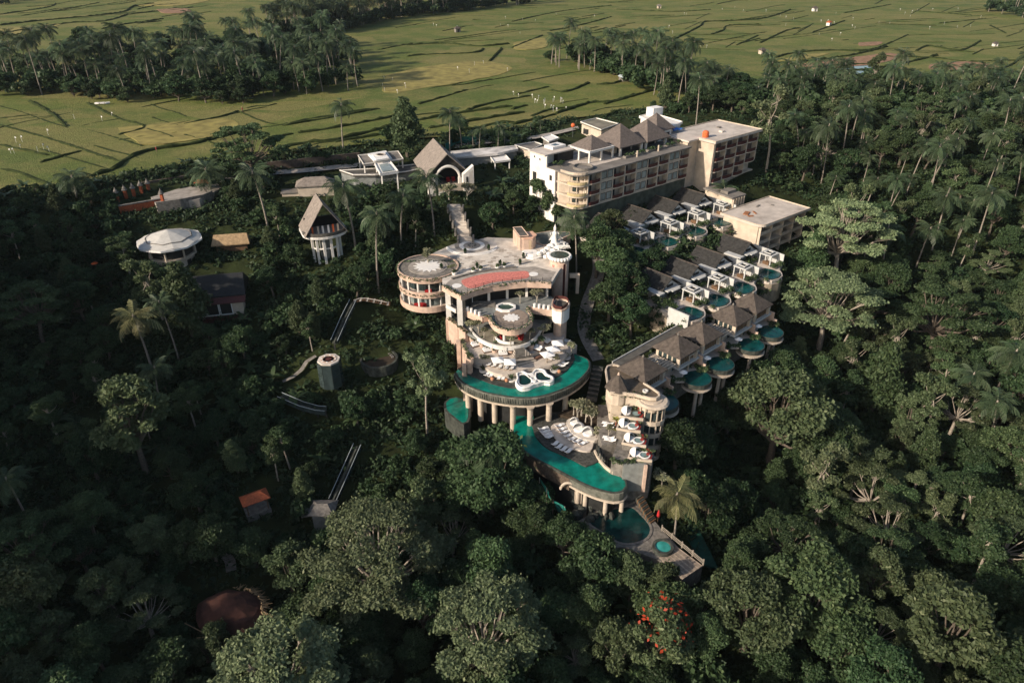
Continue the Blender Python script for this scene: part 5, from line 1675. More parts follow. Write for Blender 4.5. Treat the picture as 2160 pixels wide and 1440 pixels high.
for i in range(4):
    q = at(C1((900, 900 - i * 14)), TZ)
    obj('step', MB().bx(q.x - 1.6, q.x + 4.2, q.y - .3, q.y + .3, TZ, TZ + .12 * (i + 1)), M_STONE, tr)
# turret on the right
tu = C1((1680, 830), (1800, 838), (1832, 880), (1800, 925), (1750, 948), (1690, 940), (1652, 905))
tpl = spoly(tu, -13.4, .8)
obj('turret', MB().prism(tpl, -16.6, -13.4), M_PLASTER, tr)
obj('turret_roof', MB().prism(grow(tpl, -.35), -13.5, -13.36), M_DARKROOF, tr)
mb = MB()
ringwall(mb, tpl, .25, -13.4, -12.9, True)
obj('turret_parapet', mb, M_PINK, tr)
mb = MB()
ringwall(mb, grow(tpl, -.3), .06, -12.88, -12.2, True)
obj('turret_railing', mb, M_REDWOOD, tr)
obj('turret_wall', MB().prism(grow(tpl, -.5), -26, -16.6), M_PINK, tr)
# restaurant floor, round lounge below the flower platform
RZ = -18.0
rp1 = C1((600, 1015), (720, 1092), (800, 1165), (900, 1218), (1050, 1290), (1200, 1313), (1370, 1290), (1500, 1205), (1560, 1100), (1680, 1010), (1720, 860), (760, 860))
obj('restaurant_floor', MB().prism(lpoly(rp1, RZ), RZ - .6, RZ), M_GREYFL, tr)
arcp = spoly(C1((820, 1120), (900, 1212), (1050, 1285), (1200, 1308), (1370, 1286), (1500, 1200), (1545, 1110)), RZ, .8, False)
mb = MB()
ringwall(mb, arcp, .35, RZ - .7, RZ + .3)
obj('lounge_kerb', mb, M_WHITE, tr)
obj('lounge_floor', MB().prism(spoly(C1((900, 1170), (1000, 1130), (1400, 1130), (1490, 1150), (1460, 1230), (1370, 1280), (1200, 1300), (1050, 1275)), RZ, .8), RZ - .2, RZ + .05), mat('olive_floor', (.20, .18, .135), .85, .2, .8), tr)
for u, v in ((1170, 1255), (1375, 1170), (1105, 1165), (1310, 1150), (1000, 1030), (945, 1060)):
    c = at(C1((u, v)), RZ)
    obj('pavilion_column', MB().cyl((c.x, c.y + (0 if v > 1100 else .6), RZ), .34, 3.0, 12), M_WHITE, tr)
sc_ = at(C1((1245, 1215)), RZ)
mb = MB()
ringwall(mb, [(sc_.x + 2.2 * math.cos(R(t)), sc_.y + 1.9 * math.sin(R(t))) for t in range(-30, 215, 15)], 1.0, RZ + .05, RZ + .6)
ringwall(mb, [(sc_.x + 2.6 * math.cos(R(t)), sc_.y + 2.3 * math.sin(R(t))) for t in range(-30, 215, 15)], .25, RZ + .6, RZ + 1.1)
obj('red_sofa', mb, M_REDCLOTH, tr)
mb = MB()
ringwall(mb, [(sc_.x - .4 + 3.2 * math.cos(R(t)), sc_.y + 2.9 * math.sin(R(t))) for t in range(165, 290, 12)], .3, RZ - .1, RZ + .7)
obj('lounge_wall', mb, M_PLASTER, tr)
for i in range(8):
    q = at(C1((1480, 960 + 9 * i)), RZ)
    obj('dining_step', MB().bx(q.x - 2.2, q.x + 2.4, q.y - .2, q.y + .2, RZ, RZ + .22 * (8 - i)), M_DSTONE, tr)
for u, v in ((820, 900), (870, 975), (930, 1040), (800, 860), (1000, 1050)):
    q = at(C1((u, v)), RZ)
    obj('dining_table', MB().cyl((q.x, q.y, RZ), .08, .75, 8).cyl((q.x, q.y, RZ + .75), .6, .06, 12), M_WOOD, tr)
    for s in (-1, 1):
        obj('chair', MB().bx(q.x + s * .95 - .25, q.x + s * .95 + .25, q.y - .25, q.y + .25, RZ, RZ + .45).bx(q.x + s * 1.2 - .05, q.x + s * 1.2 + .05, q.y - .25, q.y + .25, RZ + .45, RZ + .95), M_REDCLOTH, tr)
# balcony level under the tall columns on the left
obj('left_gallery', MB().seg(at(C1((610, 880)), -15), at(C1((780, 960)), -15), 2.2, -15.3, -15.0), M_DECKP, tr)
obj('left_gallery_front', MB().seg(at(C1((620, 890)), -15), at(C1((720, 945)), -15), .3, -15.0, -14.1, -1.1), M_WHITE, tr)
obj('left_wall', MB().seg(at(C1((605, 1015)), RZ), at(C1((790, 1165)), RZ), .8, -27, RZ + .5), M_PINK, tr)
hedge(tr, 'left_wall_plants', lpoly(C1((605, 1015), (700, 1085), (790, 1165)), RZ + .5), .6, RZ + .5, .4, LF['olive'], 18, 52, .26, .2)
# lounge terraces
Z2, Z3, Z4 = -20.3, -21.8, -22.8
p2 = spoly(C6((115, 650), (160, 595), (340, 610), (600, 700), (900, 700), (1200, 600), (1380, 560), (1560, 560), (1560, 660), (1380, 690), (1250, 805), (1130, 855), (860, 915), (540, 925), (250, 905), (160, 780)), Z2, .9)
obj('lounge_terrace', MB().prism(p2, Z2 - 6, Z2), M_DECKP, tr)
p3 = spoly(C6((225, 900), (270, 1000), (420, 1045), (500, 1112), (680, 1165), (850, 1142), (1000, 1092), (1110, 1062), (1400, 1025), (1550, 945), (1700, 805), (1765, 740), (1600, 640), (1400, 640), (1250, 780), (860, 880), (540, 890)), Z3, .9)
obj('sunbed_terrace', MB().prism(p3, Z3 - 5, Z3), M_DECKP, tr)
mb = MB()
ln_ = spoly(C6((95, 690), (130, 780), (200, 920), (235, 1000)), Z2, .8, False)
ringwall(mb, ln_, .6, Z2 - 7, Z2 + .6)
obj('terrace_edge_wall', mb, M_PINK, tr)
hedge(tr, 'terrace_edge_plants', ln_, .6, Z2 + .6, .4, LF['olive'], 18, 53, .26, .2)
for u, v in ((50, 740), (130, 1030), (205, 1000)):
    c = at(C6((u, v)), Z2)
    obj('buttress', MB().bx(c.x - .45, c.x + .45, c.y - .45, c.y + .45, -33, Z2 + (.3 if u > 100 else 1.2)), M_PINK, tr)
# scalloped planter wall between lounge floor and lounge terrace
mb = MB()
ringwall(mb, spoly(C6((220, 690), (310, 680), (370, 740), (450, 750), (550, 790), (650, 800), (800, 810)), Z2, .6, False), .5, Z2, Z2 + 1.1)
obj('scalloped_wall', mb, M_PINK, tr)
hedge(tr, 'scalloped_wall_plants', lpoly(C6((230, 640), (400, 700), (560, 760), (780, 790)), Z2 + 1.0), .9, Z2 + 1.0, 1.0, LF['mid'], 26, 54, .34)
hedge(tr, 'scalloped_wall_plants', lpoly(C6((1060, 730), (1200, 690), (1250, 620)), Z2 + 1.0), .9, Z2 + .6, 1.0, LF['mid'], 26, 55, .34)
# steps
for i in range(7):
    a, b_ = at(C6((860 - i * 4, 800 + i * 17)), RZ - .3 - i * .31), at(C6((1000 + i * 18, 775 + i * 14)), RZ - .3 - i * .31)
    obj('stair_step', MB().seg(a, b_, 1.0, Z2, RZ - .3 - i * .31), M_DECKP if i % 2 else M_STONE, tr)
for i in range(5):
    z = Z2 - .3 * (i + 1) + .02
    a, b_ = at(C6((860 + i * 10, 925 + i * 26)), z), at(C6((1110 + i * 18, 890 + i * 16)), z)
    obj('stair_step', MB().seg(a, b_, .8, Z3, z), M_DECKP if i % 2 else M_STONE, tr)
obj('brick_kerb', MB().seg(at(C6((1130, 965)), Z3), at(C6((1270, 910)), Z3), .5, Z3, Z3 + .7), mat('brown_brick', (.24, .13, .09), .9, .3, 3), tr)

# ================================================================ crescent pool
pool1 = thing('crescent_pool', 'crescent shaped emerald infinity pool on columns', 'pool', W(1100, 860, -30))
PW = -22.95
outer = C2((232, 400), (262, 450), (330, 500), (480, 558), (700, 594), (900, 588), (1090, 528), (1210, 460), (1285, 385), (1300, 335), (1280, 290), (1180, 250))
inner_ = C2((1165, 330), (1110, 395), (1010, 455), (900, 505), (720, 530), (560, 505), (430, 460), (320, 415), (250, 372))
wp = spoly(outer, PW, .9, False) + spoly(inner_, PW, .9, False)
obj('pool_water', MB().prism(wp, PW - .8, PW), M_WATER, pool1)
ol = spoly(outer, PW, .9, False)
back = lpoly(C2((1240, 300), (1150, 200), (700, 250), (330, 330), (235, 370)), PW)
obj('stone_deck', MB().prism(spoly(list(reversed(inner_)), PW, .9, False) + lpoly(C2((1185, 290), (1150, 200), (700, 250), (330, 330)), PW), PW - 2.0, Z4), mat('dark_deck_stone', (.05, .052, .045), .8, .35, 1.2, bump=.4), pool1)
mb = MB()
ringwall(mb, ol, .3, PW - .5, PW + .03)
obj('pool_rim', mb, M_DSTONE, pool1)
go = [(x, y) for x, y in ol]
mcx, mcy = W(1100, 780, PW).xy
def shrink(line, s, d=0):
    return [(mcx + (x - mcx) * s, mcy + (y - mcy) * s) for x, y in line]
M_WEEP = mat('weeping_stone', (.07, .075, .06), .8, .45, .9, col2=(.17, .17, .14), bump=.6, bscale=4, stain=.6, stain_col=(.03, .035, .028))
obj('pool_fascia', MB().loft([[(*p, z) for p in shrink(ol, s)] for s, z in ((1.012, PW - .12), (1.03, PW - .35), (1.02, PW - 1.6), (1.0, PW - 2.2))], closed=False), M_WEEP, pool1)
obj('fascia_band', MB().loft([[(*p, z) for p in shrink(ol, s)] for s, z in ((1.0, PW - 2.2), (1.015, PW - 2.25), (1.015, PW - 2.55), (.96, PW - 2.6))], closed=False), M_CREAM, pool1)
V, F, b_ = [], [], 0
# fascia battens: narrow stone ribs
for i, (p, q) in enumerate(zip(shrink(ol, 1.028)[:-1], shrink(ol, 1.028)[1:])):
    for t in (.2, .7):
        m_ = (p[0] + (q[0] - p[0]) * t, p[1] + (q[1] - p[1]) * t)
        obj('fascia_rib', MB().box((*m_, PW - 1.0), (.14, .16, 1.3 + .2 * math.sin(i * 1.7 + t * 5)), math.atan2(q[1] - p[1], q[0] - p[0])), M_DSTONE if (i + int(t * 2)) % 3 else M_WEEP, pool1)
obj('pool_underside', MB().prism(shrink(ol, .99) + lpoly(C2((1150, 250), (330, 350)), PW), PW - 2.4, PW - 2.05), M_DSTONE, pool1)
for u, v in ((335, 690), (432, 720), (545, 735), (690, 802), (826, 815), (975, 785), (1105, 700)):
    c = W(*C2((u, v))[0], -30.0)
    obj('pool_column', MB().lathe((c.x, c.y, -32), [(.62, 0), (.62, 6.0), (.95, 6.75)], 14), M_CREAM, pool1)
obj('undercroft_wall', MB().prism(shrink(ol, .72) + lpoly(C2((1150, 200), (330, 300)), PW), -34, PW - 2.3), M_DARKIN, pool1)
# butterfly hot tub
bt = thing('butterfly_tub', 'white butterfly shaped double hot tub on the crescent pool edge', 'hot tub', at(C6((1130, 1220)), PW))
bo = spoly(C6((880, 1150), (925, 1120), (1000, 1118), (1050, 1148), (1115, 1140), (1150, 1092), (1220, 1078), (1300, 1100), (1340, 1160), (1420, 1198), (1432, 1250), (1370, 1282), (1285, 1272), (1200, 1300), (1135, 1315), (1085, 1345), (970, 1362), (900, 1330), (868, 1280), (893, 1220)), -22.1, .5)
obj('shell', MB().prism(bo, PW - .6, -22.3), M_PLASTER, bt)
mb = MB()
ringwall(mb, grow(bo, -.25), .5, -22.3, -21.9, True)
obj('rim', mb, M_PLASTER, bt, True)
for poly in (C6((925, 1190), (1000, 1165), (1060, 1205), (1105, 1250), (1085, 1300), (1000, 1325), (935, 1305), (930, 1240)), C6((1185, 1145), (1255, 1132), (1305, 1185), (1375, 1208), (1385, 1242), (1290, 1255), (1195, 1245), (1175, 1210))):
    bp = spoly(poly, -22.2, .5)
    mb = MB()
    ringwall(mb, grow(bp, .18), .36, -22.32, -22.0, True)
    obj('basin_rim', mb, M_PLASTER, bt, True)
    obj('basin_water', MB().prism(bp, -22.6, -22.2), M_WATERK, bt)
q = at(C6((1100, 1190)), -22.2)
obj('bridge', MB().box((q.x, q.y, -22.15), (1.3, 1.2, .3), .3), M_PLASTER, bt)
q = at(C6((1140, 1265)), -22.2)
obj('round_seat', MB().lathe((q.x, q.y, -22.35), [(.62, 0), (.66, .3), (.5, .5)], 14), M_PLASTER, bt)

# ================================================================ lower pool
pool2 = thing('lower_pool', 'long tapering emerald infinity pool sweeping to a point on columns', 'pool', W(1200, 1000, -36))
LZ = -30.0
outer2 = C7((160, 250), (150, 450), (120, 600), (140, 690), (300, 802), (500, 920), (700, 1022), (1000, 1180), (1200, 1262), (1400, 1308), (1520, 1285), (1570, 1225), (1555, 1160))
inner2 = C7((1400, 1040), (1245, 935), (1160, 932), (1060, 992), (880, 902), (700, 822), (540, 742), (420, 612), (385, 480), (380, 250))
wp2 = spoly(outer2 + inner2, LZ, .9)
obj('pool_water', MB().prism(wp2, LZ - .8, LZ), M_WATER, pool2)
ol2 = spoly(outer2[2:] + inner2[:2], LZ, .9, False)
mb = MB()
ringwall(mb, ol2, .35, LZ - .5, LZ + .03)
obj('pool_rim', mb, M_DSTONE, pool2)
mcx, mcy = W(1200, 940, LZ).xy
n_ = len(ol2)
obj('pool_fascia', MB().loft([[(*p, z) for p in shrink(ol2, s)] for s, z in ((1.006, LZ - .1), (1.02, LZ - .3), (1.02, LZ - 2.0), (.99, LZ - 2.2))], closed=False), M_WEEP, pool2)
obj('timber_screen', MB().loft([[(*p, z) for p in shrink(ol2[4:int(n_ * .5)], s)] for s, z in ((1.03, LZ - .5), (1.035, LZ - 3.4))], closed=False), mat('brown_screen', (.10, .075, .055), .9, .35, 2.5, bump=.4), pool2)
obj('fascia_band', MB().loft([[(*p, z) for p in shrink(ol2, s)] for s, z in ((1.0, LZ - 2.2), (1.03, LZ - 2.25), (1.03, LZ - 2.55), (.96, LZ - 2.6))], closed=False), M_CREAM, pool2)
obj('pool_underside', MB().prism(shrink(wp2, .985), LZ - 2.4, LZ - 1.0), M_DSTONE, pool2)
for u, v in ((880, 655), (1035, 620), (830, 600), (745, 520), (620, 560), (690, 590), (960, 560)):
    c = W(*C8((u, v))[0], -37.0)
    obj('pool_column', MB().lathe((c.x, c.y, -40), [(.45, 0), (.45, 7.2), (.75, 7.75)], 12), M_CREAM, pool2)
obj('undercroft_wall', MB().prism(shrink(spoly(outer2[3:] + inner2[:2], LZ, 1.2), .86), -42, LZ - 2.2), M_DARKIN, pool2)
a, b_ = W(*C8((460, 400))[0], -33), W(*C8((600, 400))[0], -33)
arch = [Vector(a).lerp(b_, .5 - .5 * math.cos(t)) + Vector((0, -.3, 1.6 * math.sin(t))) for t in [math.pi * i / 10 for i in range(11)]]
obj('arch', MB().tube(arch, .28, 6), M_CREAM, pool2)
obj('arch_pier', MB().bx(b_.x, b_.x + 1.4, b_.y - .6, b_.y + .6, -42, -33), M_CREAM, pool2)
# pool decks
d2 = thing('pool_deck', 'dark stone sun deck with crescent of pale paving beside the lower pool', 'deck', W(1200, 950, -31))
obj('dark_paving', MB().prism(spoly(C7((380, 400), (392, 520), (425, 610), (545, 740), (705, 820), (885, 900), (1060, 988), (1155, 955), (1245, 905), (1250, 700), (1000, 380), (700, 300)), LZ, 1.0), LZ - 4, LZ + .22), mat('pebble_deck', (.055, .055, .048), .85, .5, 2.2, bump=.5, stain=.3, stain_col=(.12, .12, .1)), d2)
obj('pale_crescent', MB().prism(spoly(C7((610, 475), (650, 440), (760, 425), (840, 430), (870, 540), (960, 620), (1100, 660), (1150, 675), (1110, 782), (950, 768), (750, 690), (650, 590)), LZ + .6, .8), LZ, LZ + .65), M_DECKP, d2)
obj('pod_seat', MB().prism(spoly(C7((812, 400), (900, 375), (1050, 470), (1190, 575), (1205, 640), (1100, 652), (930, 595), (840, 500)), LZ + 1.1, .7), LZ, LZ + 1.15), M_PAVE, d2)
mb = MB()
ringwall(mb, lpoly(C7((1165, 785), (1200, 860), (1240, 915), (1300, 985), (1400, 1060)), LZ + .4), .35, LZ - 2, LZ + .7)
obj('stair_wall', mb, M_CREAM, d2)
obj('upper_pavement', MB().prism(lpoly(C7((1255, 710), (1440, 690), (1480, 560), (1420, 200), (1210, 200), (1200, 400), (1225, 560)), -26.6), LZ - 3, -26.6), M_STONE, d2)
obj('back_bed', MB().prism(lpoly(C7((1220, 620), (1210, 440), (1180, 250), (800, 260), (700, 320), (900, 370), (1195, 570)), LZ + .9), LZ - 3, LZ + .9), M_SOIL, d2)
pods = [((910, 432), 1.05), ((965, 515), 1.3), ((1080, 568), 1.3)]
def pod(c, r, label, group, face=R(-110)):
    t = thing('sun_pod', label, 'sun pod', c, 0, group)
    mb = MB()
    rows = []
    for k in range(8):
        ph = math.pi * .60 * k / 7
        row = []
        for i in range(15):
            az = face + R(62) + (2 * math.pi - R(124)) * i / 14
            row.append((c[0] + r * math.sin(ph) * math.cos(az), c[1] + r * math.sin(ph) * math.sin(az), c[2] + r * .35 + r * math.cos(ph)))
        rows.append(row)
    mb.loft(rows, closed=False)
    rows2 = [[(c[0] + (x - c[0]) * .93, c[1] + (y - c[1]) * .93, c[2] + (z - c[2]) * .95) for x, y, z in rw] for rw in rows]
    mb.loft(rows2, closed=False)
    obj('shell', mb, M_PLASTER, t, True)
    obj('cushion', MB().lathe((c[0], c[1], c[2]), [(r * .85, 0), (r * .9, .3), (r * .75, .45)], 16), M_LOUNGE, t)
    return t
for i, (uv, r) in enumerate(pods):
    c = at(C7(uv), LZ + 1.15)
    pod(c, r, ['white domed sun pod farthest back behind the pale crescent deck', 'white domed sun pod in the middle behind the pale crescent deck', 'white domed sun pod nearest the stair behind the pale crescent deck'][i], 'white sun pods of the pool deck')
# stairs right of the deck
def stair(label, a, b_, w, n, m, rz=None):
    t = thing('garden_stair', label, 'stairs', (*a.xy, min(a.z, b_.z)))
    d = (b_ - a)
    rz = math.atan2(d.y, d.x) if rz is None else rz
    for i in range(n):
        p = a.lerp(b_, (i + .5) / n)
        obj('step', MB().box((p.x, p.y, p.z - .5), (d.xy.length / n + .05, w, 1.0), rz), m if i % 2 else M_DSTONE, t)
    return t
stair('dark stair between the pale crescent deck and the pod terraces', W(*C7((1210, 745))[0], -27.0), W(*C7((1420, 1055))[0], LZ - 2.8), 2.0, 14, M_STONE)
stair('stair descending beside the lowest pool', W(*C8((1205, 470))[0], -33.0), W(*C8((1340, 715))[0], -36.8), 1.7, 14, M_WOOD)
stair('long stone stair behind the crescent pool', W(1262, 770, -24), W(1248, 840, -29.5), 2.4, 14, M_STONE)
# side pool on the left
sp_ = thing('side_pool', 'small teal side pool left of the crescent pool columns', 'pool', W(962, 865, -31))
pl = spoly(C2((158, 640), (190, 612), (240, 604), (320, 640), (330, 760), (295, 802), (220, 750), (165, 700)), -29.5, .8)
obj('pool_basin', MB().prism(grow(pl, .5), -34, -29.45), M_DSTONE, sp_)
obj('pool_water', MB().prism(pl, -30.5, -29.4), M_WATER, sp_)

# ================================================================ pod terraces below the corner building
PT = [((1590, 300), -22.8), ((1555, 455), -23.8), ((1625, 640), -25.0), ((1700, 825), -26.0)]
for i, (uv, z) in enumerate(PT):
    c = at(C7(uv), z)
    t = thing('tub_terrace', ['topmost stone terrace with tub under the corner building', 'second stone terrace from the top with tub and red loungers', 'third stone terrace from the top with tub and red loungers', 'lowest stone terrace with tub and red loungers'][i], 'terrace', c, 0, 'tub terraces')
    pl = lpoly(C7((uv[0] - 110, uv[1] + 60), (uv[0] - 60, uv[1] - 50), (uv[0] + 220, uv[1] - 10), (uv[0] + 190, uv[1] + 100), (uv[0] + 30, uv[1] + 85)), z)
    obj('paving', MB().prism(pl, z - 9, z), M_STONE, t)
    mb = MB()
    ringwall(mb, pl[3:] + pl[:2], .35, z, z + .5)
    obj('kerb', mb, M_CREAM, t)
    hedge(t, 'terrace_plants', [pl[2], pl[1]], .8, z, 1.0, LF['olive'], 22, 60 + i, .34)
    tbc = at(C7((uv[0] + 95, uv[1] + 35)), z)
    obj('tub', MB().lathe((tbc.x, tbc.y, z), [(1.05, 0), (1.1, .55), (.85, .55), (.85, .35)], 18, True, True), M_PLASTER if i else M_DSTONE, t)
    obj('tub_water', MB().cyl((tbc.x, tbc.y, z + .1), .86, .32, 18), mat('pale_water', (.16, .24, .24), .1, .2, .5), t)
    for k in (0, 1):
        q = at(C7((uv[0] + 165, uv[1] + 10 + 50 * k)), z)
        obj('red_lounger', MB().box((q.x, q.y, z + .3), (.6, 1.7, .25), -.4).box((q.x - .3, q.y + .75, z + .6), (.6, .4, .5), -.4), mat('dull_red_cloth', (.20, .025, .02), .85, .3, 2), t)
    pod((c.x - .3, c.y, z + .02), 1.15, ['white sun pod on the topmost tub terrace', 'white sun pod on the second tub terrace', 'white sun pod on the third tub terrace', 'white sun pod on the lowest tub terrace'][i], 'white sun pods of the tub terraces', R(-40))
fw = thing('garden_pavement', 'cobbled pavement between the pod terraces and the dark stair', 'pavement', at(C7((1440, 760)), -27))
obj('paving', MB().prism(lpoly(C7((1380, 880), (1480, 600), (1560, 560), (1660, 740), (1900, 800), (1880, 900), (1540, 930)), -26.2), -36, -26.2), M_STONE, fw)
obj('front_wall', MB().seg(at(C7((1530, 945)), -26.3), at(C7((1820, 945)), -26.3), .4, -33, -26.3), M_GREYFL, fw)
obj('wall_post', MB().box((*at(C7((1815, 960)), -26.3).xy, -29.6), (.6, .7, 6.4)), M_PINK, fw)
hedge(fw, 'wall_creepers', lpoly(C7((1530, 950), (1700, 950), (1820, 950)), -27.2), .8, -27.4, .8, LF['olive'], 30, 73, .32, 1.0)
hedge(fw, 'wall_plants', lpoly(C7((1380, 880), (1450, 950), (1540, 930), (1830, 900)), -26.2), .8, -26.2, .7, LF['olive'], 26, 71, .34, .4)
mb = MB()
for p, q in (((1885, 860), (1935, 860)), ((1885, 860), (1860, 1000)), ((1935, 860), (1910, 1000)), ((1860, 1000), (1910, 1000)), ((1860, 1000), (1850, 1090))):
    a, b_ = at(C7(p), -26), at(C7(q), -26)
    a.y, b_.y = min(a.y, b_.y) if False else at(C7((1885, 860)), -26).y, at(C7((1885, 860)), -26).y
    za, zb_ = above(a, C7(p)[0][1]), above(b_, C7(q)[0][1])
    mb.tube([(a.x, a.y, za), (b_.x, b_.y, zb_)], .09, 5)
obj('steel_frame', mb, M_METAL, fw)

# ================================================================ lowest pool, hot tub and timber point
p3t = thing('lowest_pool', 'dark rounded pool at the bottom of the resort', 'pool', W(1310, 1115, -39))
QZ = -37.0
pl3 = spoly(C8((740, 730), (800, 645), (900, 620), (1050, 590), (1140, 590), (1220, 660), (1290, 740), (1310, 800), (1280, 868), (1200, 910), (1100, 925), (1000, 905), (850, 810)), QZ, .8)
deck3 = lpoly(C8((590, 730), (760, 640), (780, 560), (1000, 520), (1190, 470), (1345, 700), (1440, 815), (1580, 960), (1420, 1090), (1200, 1010), (1080, 960), (980, 960), (800, 860)), QZ)
obj('stone_surround', MB().prism(deck3, QZ - 5, QZ - .02), M_STONE, p3t)
mb = MB()
ringwall(mb, grow(pl3, .25), .5, QZ - .3, QZ + .12, True)
obj('pool_rim', mb, M_STONE, p3t)
obj('pool_water', MB().prism(pl3, QZ - .5, QZ + .06), M_WATERK, p3t)
rgr = random.Random(4)
for i in range(26):
    t = rgr.uniform(0, 1)
    p = Vector(pl3[0]).lerp(Vector(pl3[2]), t)
    x, y = p.x + rgr.uniform(-3.5, 4), p.y + rgr.uniform(.2, 5)
    mb = MB()
    blob(mb, (x, y, QZ + .2), (rgr.uniform(.4, 1.0), rgr.uniform(.4, .9), rgr.uniform(.4, 1.2)), 5, .3)
    obj('boulder', mb, M_DSTONE, p3t)
jt = thing('round_hot_tub', 'round stone hot tub with teal water by the lowest pool', 'hot tub', at(C8((1430, 975)), QZ))
jc = at(C8((1430, 980)), QZ)
obj('rim', MB().lathe((jc.x, jc.y, QZ - .3), [(1.95, 0), (1.95, 1.1), (1.45, 1.1), (1.35, .7)], 24, True, True), M_DSTONE, jt)
obj('water', MB().cyl((jc.x, jc.y, QZ), 1.4, .6, 24), water_mat('light_teal_water', (.03, .23, .2), (.05, .3, .27)), jt)
wd = thing('timber_deck', 'weathered timber deck ending in a point with handrail', 'deck', at(C8((1620, 1150)), QZ))
dpl = C8((1395, 1075), (1460, 1030), (1560, 960), (1810, 1130), (1765, 1245), (1640, 1265), (1560, 1245))
A_, B_ = at(C8((1395, 1060)), QZ), at(C8((1560, 950)), QZ)
E_ = at(C8((1810, 1135)), QZ)
D_ = at(C8((1620, 1265)), QZ)
for i in range(16):
    t0, t1 = i / 16, (i + .86) / 16
    a0, a1 = D_.lerp(E_, t0), D_.lerp(E_, t1)
    s0_, s1_ = A_.lerp(B_, t0), A_.lerp(B_, t1)
    mb = MB().prism([(s0_.x, s0_.y), (s1_.x, s1_.y), (a1.x, a1.y), (a0.x, a0.y)], QZ - .1, QZ + .04 + .01 * (i % 3))
    obj('plank', mb, mat('grey_plank', (.25, .20, .155), .9, .25, 2, bump=.3) if i % 3 else mat('pale_plank', (.36, .29, .22), .9, .25, 2, bump=.3), wd)
obj('deck_support', MB().prism([(p.x, p.y) for p in (A_, B_, E_, D_)], QZ - 4, QZ - .12), M_STONE, wd)
ra, rb = at(C8((1420, 805)), QZ), at(C8((1812, 1130)), QZ)
mb = MB()
for z in (.35, .75, 1.1):
    mb.tube([(ra.x, ra.y, QZ + z), (rb.x, rb.y, QZ + z)], .07, 5)
obj('handrail', mb, M_BARK, wd)
for i in range(5):
    p = ra.lerp(rb, i / 4)
    obj('handrail_post', MB().box((p.x, p.y, QZ + .7), (.2, .2, 1.6)), M_BARK, wd)
# green safety nets
for i, (pts, z0, lb) in enumerate(((C8((260, 350), (330, 450)), -33, 'teal net strip high on the left below the lower pool'), (C8((390, 560), (500, 625)), -36, 'short teal net left of the boulders'), (C8((510, 745), (610, 810), (710, 890)), -38, 'bright teal net draped left of the lowest pool'))):
    w_ = [W(x, y, z0) for x, y in pts]
    rows = []
    for k in range(len(w_) - 1):
        for j in range(6):
            p = w_[k].lerp(w_[k + 1], j / 5)
            rows.append([(p.x + rgr.uniform(-.1, .1) + .25 * q, p.y - .35 * q, p.z + 1.3 - .62 * q + rgr.uniform(-.08, .08)) for q in range(4)])
    t = thing('safety_net', lb, 'net', (w_[0].x, w_[0].y, z0 - 1))
    obj('net', MB().loft(rows, closed=False), M_TEALNET, t)
    for p in (w_[0], w_[-1]):
        obj('post', MB().cyl((p.x, p.y, H(p.x, p.y) - .5), .07, p.z + 1.4 - H(p.x, p.y) + .5, 6), M_BARK, t)
ft_ = thing('tennis_lawn', 'dark green netted strip right of the golden palm', 'netting', W(1475, 1110, -42))
lw = [W(x, y, -41) for x, y in C8((1560, 690), (1690, 640), (1960, 1160), (1800, 1120))]
obj('ground_net', MB().add([(p.x, p.y, -40.6 - .5 * (i > 1)) for i, p in enumerate(lw)] + [(p.x, p.y, -41.0 - .5 * (i > 1)) for i, p in enumerate(lw)], [(0, 1, 2, 3), (7, 6, 5, 4), (0, 4, 5, 1), (1, 5, 6, 2), (2, 6, 7, 3), (3, 7, 4, 0)]), mat('dark_green_net', (.008, .05, .035), .8, .4, 1), ft_)
# ================================================================ lobby with tall gable and arch
L3 = lambda *p: cp(860, 260, 6.857, p)
L4 = lambda *p: cp(620, 300, 6.0, p)
LROT = R(17.8)
lob = thing('lobby_building', 'lobby hall with steep gable roof, white arch and white wing wall', 'building', (-18.3, 200.5, -3.4), LROT, local=True)
def gable(hw, y0, y1, ze, zr, th=.3):
    v = []
    for y in (y0, y1):
        v += [(-hw, y, ze), (0, y, zr), (hw, y, ze), (-hw, y, ze - th), (0, y, zr - th), (hw, y, ze - th)]
    return MB().add(v, [(0, 1, 7, 6), (1, 2, 8, 7), (3, 9, 10, 4), (4, 10, 11, 5), (0, 3, 4, 1), (1, 4, 5, 2), (6, 7, 10, 9), (7, 8, 11, 10), (0, 6, 9, 3), (2, 5, 11, 8)])
obj('roof', gable(6.6, 0, 18.5, 4.6, 10.8), M_THATCHL, lob)
arch = [(3.3 * math.cos(t), 3.3 * math.sin(t)) for t in [math.pi * i / 14 for i in range(15)]]
vs, fs = [], []
# gable wall with arched opening, built as a band of quads round the arch
zo = 3.6
outer_pts = []
for x, z in arch:
    zz = min(10.2 - abs(x * 1.5) * .93, 10.2)
    outer_pts.append((x * 1.72, max(min(zo + z * 2.1 + .4, 10.3 - abs(x * 1.72) * .94), 2.2)))
rows = [[(x, .75, zo + z) for x, z in arch], [(x, .75, z) for x, z in outer_pts], [(x, 1.2, z) for x, z in outer_pts], [(x, 1.2, zo + z) for x, z in arch]]
obj('gable_wall', MB().loft(rows + [rows[0]], closed=False), M_THATCHD, lob)
mb = MB()
mb.tube([(x * 1.06, .5, zo + z * 1.06) for x, z in arch], .42, 8)
mb.bx(-3.95, -3.05, .1, .95, 0, zo).bx(3.05, 3.95, .1, .95, 0, zo)
obj('arch', mb, M_WHITE, lob)
obj('hall_interior', MB().bx(-5.4, 5.4, 5.0, 17.5, -1, 4.7), M_DARKIN, lob)
obj('side_wall', MB().bx(-5.6, -5.2, .8, 17, -2, 4.6).bx(5.2, 5.6, .8, 17, -2, 4.6), M_WHITE, lob)
